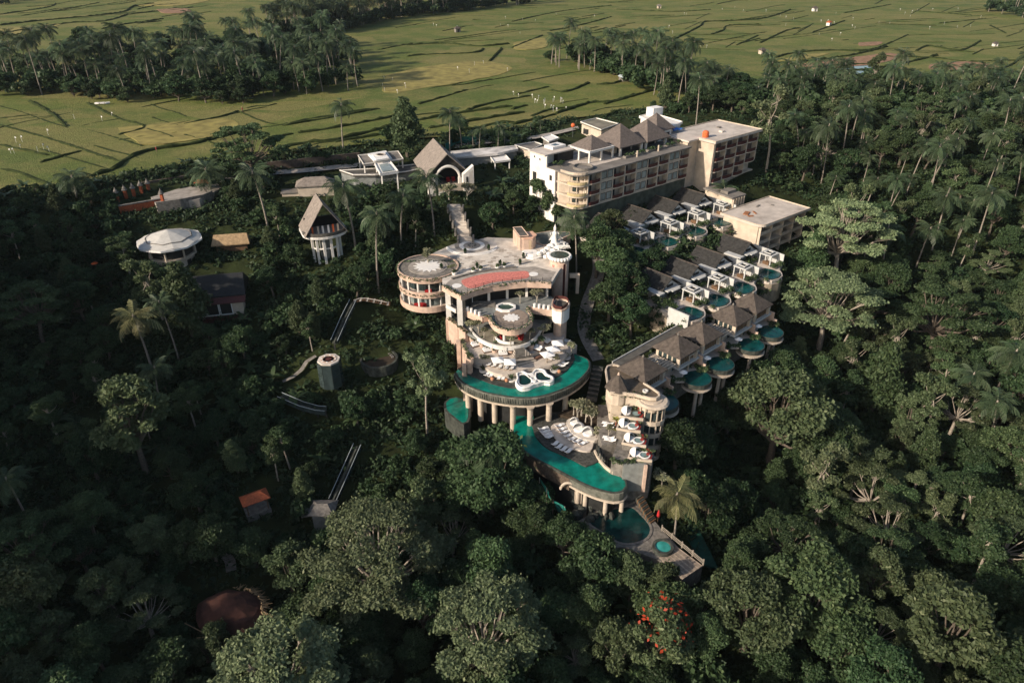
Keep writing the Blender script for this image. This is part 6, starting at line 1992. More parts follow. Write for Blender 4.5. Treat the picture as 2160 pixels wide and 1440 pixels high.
obj('balcony_floor', MB().bx(-3.6, 5.0, -1.6, 5.0, 1.4, 1.8), M_STONE, lob)
obj('balcony_front', MB().bx(-3.6, 3.9, -1.9, -1.6, .4, 2.5), M_CREAM, lob)
obj('red_armchair', MB().bx(.2, 1.2, 3, 4, 1.8, 2.3).bx(.2, 1.2, 3.8, 4.0, 2.3, 2.9), M_REDCLOTH, lob)
obj('red_armchair', MB().bx(1.8, 2.8, 3, 4, 1.8, 2.3).bx(1.8, 2.8, 3.8, 4.0, 2.3, 2.9), M_REDCLOTH, lob)
ww_ = MB().add([(3.9, -2.2, -3.0), (7.0, -2.2, -3.0), (7.0, -.4, -3.0), (3.9, -.4, -3.0), (3.9, -2.2, 5.0), (7.0, -2.2, 7.4), (7.0, -.4, 7.4), (3.9, -.4, 5.0)], [(3, 2, 1, 0), (4, 5, 6, 7), (0, 1, 5, 4), (1, 2, 6, 5), (2, 3, 7, 6), (3, 0, 4, 7)])
wgw = obj('wing_wall', ww_, M_WHITE, lob)
obj('slot_window', MB().bx(4.7, 5.3, -2.28, -2.2, 0.2, 4.4), M_DARKIN, wgw)
for i in range(4):
    obj('wall_joint', MB().bx(5.6 + i * .33, 5.66 + i * .33, -2.24, -2.2, -2.8, 5.6 + i * .2), M_CREAM, wgw)
obj('left_pier', MB().add([(-6.6, -1.0, -3), (-3.9, -1.0, -3), (-3.9, .4, -3), (-6.6, .4, -3), (-5.6, -1.0, 4.4), (-4.2, -1.0, 4.4), (-4.2, .4, 4.4), (-5.6, .4, 4.4)], [(3, 2, 1, 0), (4, 5, 6, 7), (0, 1, 5, 4), (1, 2, 6, 5), (2, 3, 7, 6), (3, 0, 4, 7)]), M_WHITE, lob)
obj('base_pier', MB().bx(-3.4, -1.6, -2.0, -.6, -4, .6), M_WHITE, lob)
def flat_building(name, label, cat, px, z, zb, m_roof, m_wall, th=.45, inset=.6, post=0):
    pl = lpoly(px, z)
    c = W(px[0][0], px[0][1], zb)
    t = thing(name, label, cat, (c.x, c.y, zb))
    obj('roof_slab', MB().prism(pl, z - th, z), m_roof, t)
    mb = MB()
    ringwall(mb, grow(pl, -.12), .22, z + .002, z + .3, True)
    obj('roof_kerb', mb, M_WHITE, t)
    if m_wall:
        obj('wall', MB().prism(grow(pl, -inset), zb, z - th), m_wall, t)
    n = len(pl)
    for i in range(n):
        if post:
            p = grow(pl, -.5)[i]
            obj('post', MB().bx(p[0] - .18, p[0] + .18, p[1] - .18, p[1] + .18, zb, z - th), M_WHITE, t)
    return t, pl
flat_building('lobby_wing', 'flat roofed lobby wing with peeling white roof right of the gable', 'building', L3((600, 420), (880, 392), (1560, 332), (1600, 380), (1300, 445), (700, 500)), 1.4, -4.5, mat('peeling_roof', (.52, .49, .46), .9, .3, .35, stain=.9, stain_col=(.10, .095, .09)), M_GREYFL)
flat_building('white_canopy', 'small white canopy right of the lobby wing', 'canopy', L3((1190, 490), (1420, 465), (1490, 540), (1250, 570)), .4, -4.5, M_PLASTER, None, .2, .5, 1)
flat_building('entrance_wing', 'flat dark roof between the lobby and the white pagoda roofs', 'building', L4((575, 360), (1000, 338), (1400, 300), (1580, 280), (1590, 345), (1420, 380), (1030, 418), (750, 420)), -.2, -5.5, M_DARKROOF, M_GREYFL)
pt, _ = flat_building('pagoda_pavilion', 'white stepped pagoda roof of the entrance pavilion with trays at both ends', 'pavilion', L4((808, 172), (1320, 118), (1388, 218), (880, 285)), 2.4, -3.5, M_CONC, None, .35, .6, 1)
obj('centre_tier', MB().prism(lpoly(L4((935, 165), (1165, 125), (1245, 225), (1020, 258)), 2.4), 2.41, 2.9).prism(lpoly(L4((955, 155), (1145, 118), (1225, 208), (1015, 238)), 3.2), 2.9, 3.35).prism(lpoly(L4((985, 150), (1140, 118), (1205, 195), (1040, 222)), 3.8), 3.35, 3.75), M_PLASTER, pt)
q = W(*L4((1095, 158))[0], 3.75)
obj('roof_ring', MB().lathe((q.x, q.y, 3.75), [(1.6, 0), (1.6, .12), (1.1, .12), (1.1, 0)], 20), M_CONCL, pt)
pt, _ = flat_building('porch_pavilion', 'smaller white domed porch roof in front of the pagoda', 'pavilion', L4((1018, 272), (1222, 242), (1325, 372), (1090, 408)), 2.4, -4.5, M_PLASTER, None, .5, .6, 1)
obj('glass_panel', MB().prism(lpoly(L4((1080, 285), (1190, 262), (1260, 350), (1120, 370)), 2.7), 2.45, 2.72), M_CURTAIN, pt)
# low hipped house
hh = thing('hipped_house', 'low house with brown hipped roof beside the driveway', 'house', W(668, 405, -4.0), R(11), local=True)
obj('roof', MB().hip(-5.6, 5.4, -2.4, 3.4, 2.6, 4.4, 5.5, 0, .3), M_THATCHL, hh)
obj('wall', MB().bx(-5.0, 5.0, -2.0, 3.0, -2.5, 2.4), M_CREAM, hh)
obj('side_wing', MB().bx(-9.6, -5.02, -1.6, 1.6, -2.5, .6), M_CREAM, hh)
obj('wing_roof', MB().bx(-9.9, -5.02, -1.9, 1.9, .6, .85), M_CONC, hh)
# A-frame lookout on columns
af = thing('lookout_pavilion', 'steep gabled open lookout on white columns with half round balcony', 'pavilion', (-47.5, 170.5, -11.5), R(24), local=True)
obj('roof', gable(5.4, -2.0, 7.5, 7.2, 15.2, .25), M_THATCHL, af)
obj('platform', MB().prism([(-5.6, 6)] + [(5.6 * math.cos(t), 1.0 + 4.2 * math.sin(t)) for t in [math.pi + math.pi * i / 14 for i in range(15)]] + [(5.6, 6)], 6.4, 7.0), M_WHITE, af)
mb = MB()
ringwall(mb, [(5.45 * math.cos(t), 1.0 + 4.05 * math.sin(t)) for t in [math.pi + math.pi * i / 14 for i in range(15)]], .15, 7.0, 7.9)
obj('balcony_rail', mb, M_DARKROOF, af)
for i in range(6):
    t = math.pi + math.pi * (i + .5) / 6
    obj('column', MB().bx(3.6 * math.cos(t) - .3, 3.6 * math.cos(t) + .3, 1.2 + 2.6 * math.sin(t) - .3, 1.2 + 2.6 * math.sin(t) + .3, -1.5, 6.4), M_WHITE, af)
mb = MB()
for z in (3.0, 5.6):
    ringwall(mb, [(3.6 * math.cos(t), 1.2 + 2.6 * math.sin(t)) for t in [math.pi + math.pi * (i + .5) / 6 for i in range(6)]], .25, z, z + .35)
obj('ring_beam', mb, M_WHITE, af)
obj('stair_core', MB().cyl((0, 1.6, -1.5), 1.6, 7.9, 12), M_GREYFL, af)
for i, x in enumerate((-3.2, -1.8, -.6, .8, 2.0, 3.2)):
    obj('carved_panel', MB().bx(x - .22, x + .22, -.9, -.6, 7.0, 9.2), (M_ORANGE, M_CREAM, M_WHITE, M_PLASTER, M_ORANGE, M_CREAM)[i], af)
obj('back_wall', MB().bx(-4.2, 4.2, 5.2, 5.6, 7.0, 9.6), M_DARKIN, af)
# octagonal pavilion with pale roof
oc = thing('octagonal_pavilion', 'pavilion with broad pale octagonal roof and scalloped rim', 'pavilion', W(358, 548, -11), R(8), local=True)
c_ = W(356, 501, -5.0)
oc.location = (c_.x, c_.y, -12.0)
def octo(r, z, dz=0.0, n=16):
    return [(r * (1 if i % 2 == 0 else .955) * math.cos(2 * math.pi * i / n), r * (1 if i % 2 == 0 else .955) * math.sin(2 * math.pi * i / n), z + (dz if i % 2 else 0)) for i in range(n)]
obj('roof', MB().loft([octo(7.7, 6.4, .25), octo(5.6, 7.15, .2), octo(3.0, 8.1, .1), octo(.15, 9.0)], True, True, True), mat('pale_membrane', (.52, .50, .45), .7, .08, 1, stain=.3, stain_col=(.25, .24, .2)), oc)
mb = MB()
ringwall(mb, [(x, y) for x, y, z in octo(7.7, 0)], .4, 6.0, 6.45, True)
obj('roof_rim', mb, M_PLASTER, oc)
obj('ring_seam', MB().loft([octo(5.75, 7.2, .22), octo(5.55, 7.32, .22), octo(5.45, 7.22, .2)], True), M_STONE, oc)
for i in range(8):
    t = 2 * math.pi * i / 8
    obj('column', MB().cyl((5.6 * math.cos(t), 5.6 * math.sin(t), 3.0), .25, 3.3, 8), M_CREAM, oc)
obj('floor_slab', MB().prism([(x, y) for x, y, z in octo(5.9, 0)], 2.6, 3.0), M_CREAM, oc)
obj('upper_glazing', MB().prism([(x, y) for x, y, z in octo(5.1, 0)], 3.0, 6.6), M_DARKIN, oc)
obj('lower_wall', MB().prism([(x, y) for x, y, z in octo(5.2, 0)], -3, 2.6), M_CREAM, oc)
for t in (R(-95), R(-62), R(-30)):
    obj('window', MB().box((5.08 * math.cos(t), 5.08 * math.sin(t), 1.2), (.2, 1.2, 1.4), t), M_DARKIN, oc)
# straw roofed hut
sh_ = thing('straw_hut', 'small hut with straw gable roof beside the octagonal pavilion', 'hut', W(490, 515, -10), R(12), local=True)
q = W(487, 500, -7)
sh_.location = (q.x, q.y, -10.3)
mb = MB().add([(-4.8, -2.3, 2.2), (4.6, -2.3, 2.2), (4.0, 0, 4.2), (-4.2, 0, 4.2), (-4.8, 2.3, 2.2), (4.6, 2.3, 2.2), (-4.8, -2.3, 1.9), (4.6, -2.3, 1.9), (-4.8, 2.3, 1.9), (4.6, 2.3, 1.9)], [(0, 1, 2, 3), (3, 2, 5, 4), (0, 3, 4), (1, 5, 2), (6, 7, 1, 0), (7, 9, 5, 1), (9, 8, 4, 5), (8, 6, 0, 4), (8, 9, 7, 6)])
obj('roof', mb, M_STRAW, sh_)
obj('wall', MB().bx(-3.8, 3.8, -1.6, 1.6, -1, 2.0), M_WOOD, sh_)
# dark roofed house
dh = thing('dark_house', 'house with black gable roof and glazed white front on the left slope', 'house', (0, 0, 0), R(13), local=True)
q = W(462, 645, -16.5)
dh.location = (q.x, q.y + 2.0, -16.0)
mb = MB().add([(-6.8, -4.2, 3.0), (6.4, -4.2, 3.0), (6.0, .8, 6.6), (-6.4, .8, 6.6), (-6.8, 5.2, 3.2), (6.4, 5.2, 3.2), (-6.8, -4.2, 2.75), (6.4, -4.2, 2.75), (-6.8, 5.2, 2.9), (6.4, 5.2, 2.9)], [(0, 1, 2, 3), (3, 2, 5, 4), (0, 3, 4), (1, 5, 2), (6, 7, 1, 0), (7, 9, 5, 1), (9, 8, 4, 5), (8, 6, 0, 4), (8, 9, 7, 6)])
obj('roof', mb, mat('black_roof', (.018, .02, .021), .7, .3, 1.5), dh)
obj('porch_roof', MB().add([(-6.8, -6.2, 2.0), (6.4, -6.2, 2.0), (6.4, -4.25, 2.75), (-6.8, -4.25, 2.75), (-6.8, -6.2, 1.85), (6.4, -6.2, 1.85), (6.4, -4.25, 2.6), (-6.8, -4.25, 2.6)], [(0, 1, 2, 3), (7, 6, 5, 4), (0, 4, 5, 1), (1, 5, 6, 2), (2, 6, 7, 3), (3, 7, 4, 0)]), M_REDWOOD, dh)
obj('wall', MB().bx(-6, 5.6, -5.0, 4.6, -3, 2.2), M_CREAM, dh)
for i in range(3):
    o = obj('window', MB().bx(-5.6 + i * 3.0, -3.1 + i * 3.0, -5.12, -5.0, -1.2, 1.5), M_DARKIN, dh)
    x = -5.6 + i * 3.0
    obj('window_frame', MB().bx(x - .18, x, -5.25, -5.0, -1.3, 1.7).bx(x + 2.5, x + 2.68, -5.25, -5.0, -1.3, 1.7).bx(x, x + 2.5, -5.25, -5.0, -1.45, -1.25), M_PLASTER, o)
obj('terrace', MB().bx(-6.6, 6.2, -6.2, -5.01, -3, -1.7), M_REDWOOD, dh)
# shrine compound and courtyard on the left rim
ct = thing('courtyard', 'pale paved courtyard above the left garden', 'courtyard', W(380, 410, -4))
cpl = lpoly([(318, 416), (395, 392), (452, 382), (468, 396), (420, 420), (330, 432)], -2.2)
obj('paving', MB().prism(cpl, -6.5, -2.2), M_PAVED, ct)
obj('retaining_wall', MB().seg(W(300, 392, -1.6), W(460, 366, -1.6), .6, -5, -.6), mat('brown_wall', (.10, .075, .06), .9, .3, 1), ct)
mb = MB()
ringwall(mb, lpoly([(330, 433), (380, 426), (430, 416), (448, 408)], -2.2), .4, -5, -1.4)
obj('front_wall', mb, M_STONE, ct)
obj('tiled_shelter', MB().hip(*[f(W(430, 404, -3).x) for f in (lambda v: v - 2, lambda v: v + 2.4)], *[f(W(430, 404, -3).y) for f in (lambda v: v - 1.0, lambda v: v + 1.0)], -.2, .7, 2.0), M_TERRA, ct)
for k, (x, y) in enumerate(((250, 428), (268, 422), (285, 418), (301, 412), (316, 408), (345, 430))):
    p = W(x, y, -2.6)
    t = thing('shrine_pillar', ['red and grey shrine pillar at the left end of the row', 'second red shrine pillar from the left', 'third red shrine pillar from the left', 'fourth red shrine pillar from the left', 'shrine pillar at the right end of the row', 'lone red gate pillar beside the courtyard'][k], 'pillar', (p.x, p.y, -3.5), 0, 'shrine pillars')
    obj('shaft', MB().bx(p.x - .35, p.x + .35, p.y - .35, p.y + .35, -6, .2), M_TERRA, t)
    obj('cap', MB().lathe((p.x, p.y, .2), [(.75, 0), (.8, .2), (.5, .4), (.55, .6), (.2, 1.1), (.05, 1.6)], 8), M_STONE, t)
sw = thing('shrine_wall', 'low red brick wall of the shrine compound', 'wall', W(285, 440, -5))
obj('wall', MB().seg(W(252, 444, -3), W(345, 428, -3), .5, -7, -1.9), M_TERRA, sw)
obj('coping', MB().seg(W(252, 444, -3), W(345, 428, -3), .7, -1.9, -1.6), M_STONE, sw)
# driveway along the field edge
dw = spoly([(470, 382), (560, 368), (640, 362), (740, 352), (820, 346)], -1.9, 2, False)
rows = [[(x, y - 2.4, -1.5), (x, y + 2.4, -1.5)] for x, y in dw]
setting(obj('driveway', MB().loft(rows, closed=False), M_PAVED))
dw = spoly([(960, 312), (1050, 300), (1130, 292), (1220, 272)], -.4, 2, False)
setting(obj('driveway', MB().loft([[(x, y - 2.2, .1), (x, y + 2.2, .1)] for x, y in dw], closed=False), M_PAVED))
rw_ = thing('roadside_wall', 'brown wall along the field edge behind the hipped house', 'wall', W(680, 345, -1))
obj('wall', MB().seg(W(560, 356, -1), W(760, 334, -1), .4, -3, .9), mat('brown_wall', (.10, .075, .06), .9, .3, 1), rw_)
# garden paths right of the plaza
for pts in ([(1225, 505), (1255, 540), (1262, 580), (1240, 640), (1232, 700), (1262, 765)],):
    w_ = [G(x, y) for x, y in pts]
    ln = smooth_line(w_, 1.5)
    rows = []
    for i, p in enumerate(ln):
        t = (ln[min(i + 1, len(ln) - 1)] - ln[max(i - 1, 0)]).normalized()
        n = Vector((-t.y, t.x, 0)).normalized() * 1.6
        z = H(p.x, p.y) + .5
        rows.append([(p.x + n.x, p.y + n.y, z), (p.x - n.x, p.y - n.y, z)])
    setting(obj('garden_path', MB().loft(rows, closed=False), M_STONE))
# ================================================================ inclined lifts and lookout on the left slope
lk = thing('glass_lookout', 'octagonal glass lookout with wheel pattern on its flat roof', 'lookout', W(693, 792, -26))
lc = W(693, 757, -20.0)
rim8 = [(lc.x + 2.5 * math.cos(R(22.5 + 45 * i)), lc.y + 2.5 * math.sin(R(22.5 + 45 * i))) for i in range(8)]
obj('roof', MB().prism(rim8, -20.35, -20.0), M_PAVE, lk)
obj('wheel', MB().lathe((lc.x, lc.y, -20.0), [(1.75, 0), (1.75, .08), (1.25, .08), (1.25, 0)], 20), M_PINK, lk)
obj('wheel_hub', MB().cyl((lc.x, lc.y, -20.0), .7, .08, 16), M_REDWOOD, lk)
for i in range(8):
    t = R(45 * i)
    obj('wheel_spoke', MB().box((lc.x + 1.5 * math.cos(t), lc.y + 1.5 * math.sin(t), -19.9), (.35, .35, .06), t), M_PLASTER, lk)
for i in range(8):
    a, b_ = rim8[i], rim8[(i + 1) % 8]
    obj('glass_wall', MB().seg(a, b_, .08, -26.5, -20.36, -.15), M_GLASS, lk)
    obj('mullion', MB().box((*a, -23.4), (.16, .16, 6.2)), M_DMETAL, lk)
def lift(label, pts, lift_z=1.6):
    w_ = []
    for x, y in pts:
        g = G(x, y)
        w_.append(Vector((g.x, g.y, g.z + lift_z)))
    t = thing('inclined_lift', label, 'lift track', (w_[-1].x, w_[-1].y, w_[-1].z - lift_z))
    obj('track_bed', MB().tube(w_, .55, 4), M_DSTONE, t)
    for s in (-1, 1):
        pp = []
        for i, p in enumerate(w_):
            d = (w_[min(i + 1, len(w_) - 1)] - w_[max(i - 1, 0)])
            n = Vector((-d.y, d.x, 0)).normalized()
            pp.append(p + n * (.85 * s) + Vector((0, 0, .55)))
        obj('glass_side', MB().loft([[(q.x, q.y, q.z - .8), (q.x, q.y, q.z + .35), (q.x + .03, q.y + .03, q.z + .35), (q.x + .03, q.y + .03, q.z - .8)] for q in pp], True), M_GLASS, t)
        obj('handrail', MB().tube([q + Vector((0, 0, .38)) for q in pp], .07, 5), mat('steel_rail', (.34, .38, .38), .4, .15, 2), t)
    for p in smooth_line(w_, 4.0)[::1]:
        obj('support', MB().bx(p.x - .15, p.x + .15, p.y - .15, p.y + .15, H(p.x, p.y) - 1, p.z - .3), M_DMETAL, t)
    return t
lift('inclined lift track running down to the glass lookout', [(747, 652), (730, 692), (708, 742)])
lift('short grey lift track left of the slope centre', [(594, 853), (640, 872), (672, 884), (690, 884)])
lift('inclined lift track ending at the grey station', [(757, 962), (732, 1015), (705, 1075)])
wy = thing('timber_walkway', 'curved timber walkway from the round wing to the lift', 'walkway', G(790, 650))
w_ = smooth_line([G(x, y) for x, y in ((750, 650), (768, 643), (795, 647), (822, 650))], .5)
for i, p in enumerate(w_):
    z = p.z + 1.2
    obj('plank', MB().box((p.x, p.y, z), (.46, 2.0, .1), .05), M_WOOD if i % 3 else M_PAVE, wy)
obj('handrail', MB().tube([(p.x, p.y - 1.0, p.z + 2.0) for p in w_[::3]], .1, 5), M_PAVE, wy)
gst = thing('lift_station', 'grey stone lift station half hidden behind the pale umbrella tree', 'station', G(690, 1110))
gs = G(688, 1110)
obj('body', MB().box((gs.x, gs.y, gs.z + 1.6), (4.2, 3.6, 5.0), .25), M_GREYFL, gst)
obj('roof', MB().hip(gs.x - 2.6, gs.x + 2.6, gs.y - 2.3, gs.y + 2.3, gs.z + 4.1, gs.z + 5.2, 2.0), M_STONE, gst)
obj('landing', MB().box((gs.x - 3.0, gs.y - .8, gs.z + 3.6), (2.2, 2.2, .3), .25), M_STONE, gst)
# path from the lookout
w_ = smooth_line([G(x, y) for x, y in ((668, 760), (648, 772), (638, 792), (622, 806), (598, 816))], 1.2)
rows = []
for i, p in enumerate(w_):
    t = (w_[min(i + 1, len(w_) - 1)] - w_[max(i - 1, 0)]).normalized()
    n = Vector((-t.y, t.x, 0)).normalized() * .55
    z = H(p.x, p.y) + 1.0
    rows.append([(p.x + n.x, p.y + n.y, z), (p.x - n.x, p.y - n.y, z)])
setting(obj('garden_path', MB().loft(rows, closed=False), M_STONE))
ring = thing('ring_terrace', 'dark sunken ring terrace with stone kerb on the left slope', 'terrace', G(800, 765))
rc2 = G(800, 762)
obj('kerb', MB().lathe((rc2.x, rc2.y, rc2.z + .4), [(4.4, -2), (4.4, .5), (3.9, .5), (3.9, -2)], 30, False, False), M_DSTONE, ring)
obj('floor', MB().cyl((rc2.x, rc2.y, rc2.z - 1.5), 3.9, 1.9, 30), M_SOIL, ring)
for i in range(9):
    t = R(20 + 16 * i)
    obj('seat_block', MB().box((rc2.x + 3.2 * math.cos(t), rc2.y + 3.2 * math.sin(t), rc2.z + .55), (.6, .5, .35), t), M_STONE, ring)
# tiled roof hut
rh = thing('tiled_hut', 'small open hut with orange tiled hip roof on the dark slope', 'hut', (0, 0, 0), R(32), local=True)
q = W(538, 1047, -32.5)
rh.location = (q.x, q.y, -35.6)
obj('roof', MB().hip(-2.7, 2.5, -1.7, 1.7, 3.0, 4.0, 2.4, 0, .12), M_TERRA, rh)
for x in (-2.0, 1.8):
    for y in (-1.2, 1.2):
        obj('post', MB().bx(x - .1, x + .1, y - .1, y + .1, -1.5, 2.95), M_WOOD, rh)
obj('floor', MB().bx(-2.4, 2.2, -1.5, 1.5, -1.5, .2), M_STONE, rh)
# unfinished thatch hut
uh = thing('unfinished_hut', 'unfinished round hut with red brown roof and loose straw and poles', 'hut', (0, 0, 0), R(-14), local=True)
q = W(482, 1275, -37)
uh.location = (q.x, q.y, -42.0)
obj('roof', MB().loft([[(6.2 * s * math.cos(2 * math.pi * i / 18) * (1 + .05 * math.sin(i * 2.3)), 4.6 * s * math.sin(2 * math.pi * i / 18) * (1 + .05 * math.cos(i * 3.1)), z) for i in range(18)] for s, z in ((1.0, 3.2), (.8, 4.3), (.5, 5.2), (.22, 5.6))], True, True, True), mat('red_brown_roof', (.065, .026, .018), .9, .4, .8, bump=.5), uh)
rgu = random.Random(6)
for i in range(60):
    t = rgu.uniform(.15, 1.9)
    x, y = 5.6 * math.cos(t), 4.2 * math.sin(t)
    a = t + rgu.uniform(-.9, .9)
    l = rgu.uniform(.8, 1.8)
    obj('straw_bundle', MB().tube([(x, y, 3.9 + rgu.uniform(-.3, .8)), (x + l * math.cos(a), y + l * math.sin(a), 3.5 + rgu.uniform(-.3, .3))], [.12, .03], 4), M_STRAW, uh)
for a, b_ in (((-6.5, -3.6, 2.8), (1.5, -5.2, 2.6)), ((-3.0, -5.4, 2.4), (5.0, -2.8, 3.0)), ((2.5, -6.0, 1.4), (6.6, .4, 3.6)), ((4.8, 1.6, 3.6), (7.8, .6, 3.4)), ((5.2, -1.0, 3.1), (7.6, 1.2, 3.8))):
    obj('pole', MB().tube([a, b_], .09, 5), M_STRAW, uh)
for i in range(8):
    t = 2 * math.pi * i / 8
    obj('post', MB().cyl((5.2 * math.cos(t), 3.9 * math.sin(t), -2), .16, 5.2, 6), M_WOOD, uh)
md = thing('mosaic_disc', 'small round stone mosaic on the slope left of the umbrella tree', 'mosaic', G(614, 1187))
g = G(614, 1187)
obj('disc', MB().cyl((g.x, g.y, g.z + .8), 1.5, .8, 18), M_STONE, md)
obj('pattern', MB().lathe((g.x, g.y, g.z + 1.6), [(1.1, 0), (1.1, .05), (.6, .05), (.6, 0)], 14), M_PINK, md)
gs_ = thing('slope_stair', 'winding grey stair above the unfinished hut', 'stairs', G(490, 1205))
sa, sb_ = G(470, 1172), G(495, 1212)
for i in range(11):
    p = sa.lerp(sb_, i / 10)
    obj('step', MB().box((p.x + .5 * math.sin(i * .4), p.y, H(p.x, p.y) + .8), (1.8, .45, .3), .4), M_STONE, gs_)
# ================================================================ loungers, parasols, planters
def make_lounger():
    t = thing('sun_lounger', '', 'sun lounger', (0, 0, 0), 0, local=True)
    prof = [(-1.0, .62), (-.8, .52), (-.45, .3), (-.1, .26), (.3, .36), (.6, .3), (1.0, .24)]
    rows = [[(-.31, y, z), (.31, y, z), (.31, y, z - .1), (-.31, y, z - .1)] for y, z in prof]
    obj('cushion', MB().loft(rows, True, True, True), M_LOUNGE, t)
    obj('base', MB().bx(-.26, .26, -.55, -.45, 0, .22).bx(-.26, .26, .55, .65, 0, .2), M_WOOD, t)
    return t
LG = [None]
def lounger(p, rz, label, group, s=1.05):
    if LG[0] is None:
        LG[0] = make_lounger()
        t = LG[0]
        t.location, t.rotation_euler = p, (0, 0, rz)
        t['label'] = label
    else:
        t = copy_tree(LG[0], p, rz, label)
    t.scale = (s, s, s)
    t['group'] = group
def row(pts, z, rz, fmt, group, s=1.05):
    for i, uv in enumerate(pts):
        lounger(at([uv], z), rz, fmt % ORD[i], group, s)
row(C7((520, 515), (540, 552), (568, 585), (597, 615)), LZ + .22, R(-62), 'white wave lounger on the dark deck, %s from the back of the upper four', 'upper four loungers of the dark deck', 1.25)
row(C7((675, 700), (722, 738), (778, 770), (840, 795)), LZ + .22, R(-40), 'white wave lounger on the dark deck, %s from the left of the lower four', 'lower four loungers of the dark deck', 1.25)
row(C7((725, 475), (755, 520), (790, 560), (835, 600), (890, 640), (950, 670), (1015, 700)), LZ + .65, R(-55), 'white lounger on the pale crescent deck, %s from the back', 'loungers of the pale crescent deck', 1.2)
row(C6((495, 1025), (570, 1040), (655, 1062), (745, 1075), (825, 1078)), Z3, R(-20), 'white lounger under the left parasols above the crescent pool, %s from the left', 'loungers under the left parasols', 1.1)
row(C6((1385, 945), (1440, 890), (1500, 825), (1600, 690)), Z3, R(60), 'white lounger under the right parasols above the crescent pool, %s from the front', 'loungers under the right parasols', 1.1)
row(C6((465, 1172), (520, 1190)), Z4, R(-25), 'white lounger of the left pair on the dark pool edge, %s from the left', 'left pair on the crescent pool edge', 1.15)
row(C6((635, 1222), (695, 1228)), Z4, R(-8), 'white lounger of the pair left of the butterfly tub, %s from the left', 'pair left of the butterfly tub', 1.15)
row(C6((1530, 1045), (1572, 1012)), Z4, R(62), 'white lounger at the right end of the dark pool edge, %s from the front', 'right pair on the crescent pool edge', 1.15)
row(C7((1330, 450), (1345, 488)), -26.6, R(65), 'white lounger on the upper stone pavement by the yellow plants, %s from the back', 'pair on the upper stone pavement', 1.2)
row(C7((1340, 630), (1360, 660)), -26.6, R(70), 'white lounger beside the round planter at the stair head, %s from the back', 'pair at the stair head', 1.2)
# square white parasols
def parasol(p, rz, label, s=1.3):
    t = thing('parasol', label, 'parasol', p, rz, 'square white parasols', local=True)
    obj('canopy', MB().add([(-s, -s, 2.3), (s, -s, 2.3), (s, s, 2.3), (-s, s, 2.3), (0, 0, 2.85), (-s, -s, 2.16), (s, -s, 2.16), (s, s, 2.16), (-s, s, 2.16), (0, 0, 2.78)], [(0, 1, 4), (1, 2, 4), (2, 3, 4), (3, 0, 4), (5, 9, 6), (6, 9, 7), (7, 9, 8), (8, 9, 5), (5, 6, 1, 0), (6, 7, 2, 1), (7, 8, 3, 2), (8, 5, 0, 3)]), M_LOUNGE, t)
    obj('pole', MB().cyl((0, 0, 0), .05, 2.75, 8), M_WOOD, t)
for uv, rz, lb in (((620, 945), .25, 'white square parasol at the left above the crescent pool'), ((790, 972), .05, 'white square parasol right of the left one above the crescent pool'), ((1335, 862), .45, 'frontmost of the three white parasols on the right'), ((1412, 786), .4, 'middle one of the three white parasols on the right'), ((1482, 702), .1, 'rearmost of the three white parasols on the right')):
    c = at(C6(uv), Z3 + 2.4)
    parasol((c.x, c.y, Z3), rz, lb)
# daybeds between planters
for uv, rz, lb in (((300, 745), .5, 'white daybed at the left end of the lounge terrace'), ((468, 825), .35, 'white daybed second from the left on the lounge terrace'), ((690, 872), .1, 'white daybed nearest the stair on the lounge terrace'), ((1195, 800), -.5, 'white daybed right of the stair on the lounge terrace'), ((1312, 695), -.7, 'white daybed at the right end of the lounge terrace')):
    c = at(C6(uv), Z2)
    t = thing('daybed', lb, 'daybed', c, rz, 'daybeds of the lounge terrace', local=True)
    obj('mattress', MB().bx(-1.0, 1.0, -.75, .75, .3, .55), M_LOUNGE, t)
    obj('frame', MB().bx(-1.05, 1.05, -.8, .8, 0, .3), M_WOOD, t)
    for s in (-.5, .5):
        obj('cushion', MB().box((s, .5, .72), (.7, .35, .35)), M_LOUNGE, t)
# pink pots with round bushes
rgq = np.random.default_rng(15)
def bush_in_pot(c, label, group, r=.75, h=1.4, lush=1.0, m=M_PINK, lf='mid'):
    t = thing('planter', label, 'planter', c, 0, group)
    obj('pot', MB().lathe((c.x, c.y, c.z), [(r * .85, 0), (r, h * .6), (r * 1.05, h), (r * .85, h), (r * .8, h - .2)], 14), m, t)
    v, f = leaves(rgq, (c.x, c.y, c.z + h + .4 * lush), (r * 1.2 * lush, r * 1.2 * lush, .8 * lush), 130, .24, shell=.5)
    o = bpy.data.objects.new('bush', np_mesh('bush', v - np.array(ORG[t.name]), f, LF[lf]))
    COL.objects.link(o)
    o.parent = t
for uv, lb in (((255, 690), 'peach planter with bush at the left end of the lounge terrace'), ((400, 762), 'peach planter with bush second from the left'), ((575, 835), 'peach planter with bush third from the left'), ((810, 845), 'peach planter with bush left of the stair'), ((1092, 805), 'peach planter with bush right of the stair'), ((1240, 742), 'peach planter with bush at the right end of the lounge terrace'), ((225, 1000), 'planter with bush at the outer left corner')):
    bush_in_pot(at(C6(uv), Z2), lb, 'peach planters of the lounge terrace')
for uv, lb in (((860, 545), 'white bowl planter at the left of the deck step'), ((930, 530), 'second white bowl planter on the deck step'), ((1100, 512), 'third white bowl planter on the deck step'), ((1170, 500), 'fourth white bowl planter on the deck step'), ((665, 570), 'white bowl planter at the left deck corner')):
    bush_in_pot(at(C1(uv), PZ), lb, 'white bowl planters of the deck step', .6, .6, .6, M_PLASTER, 'olive')
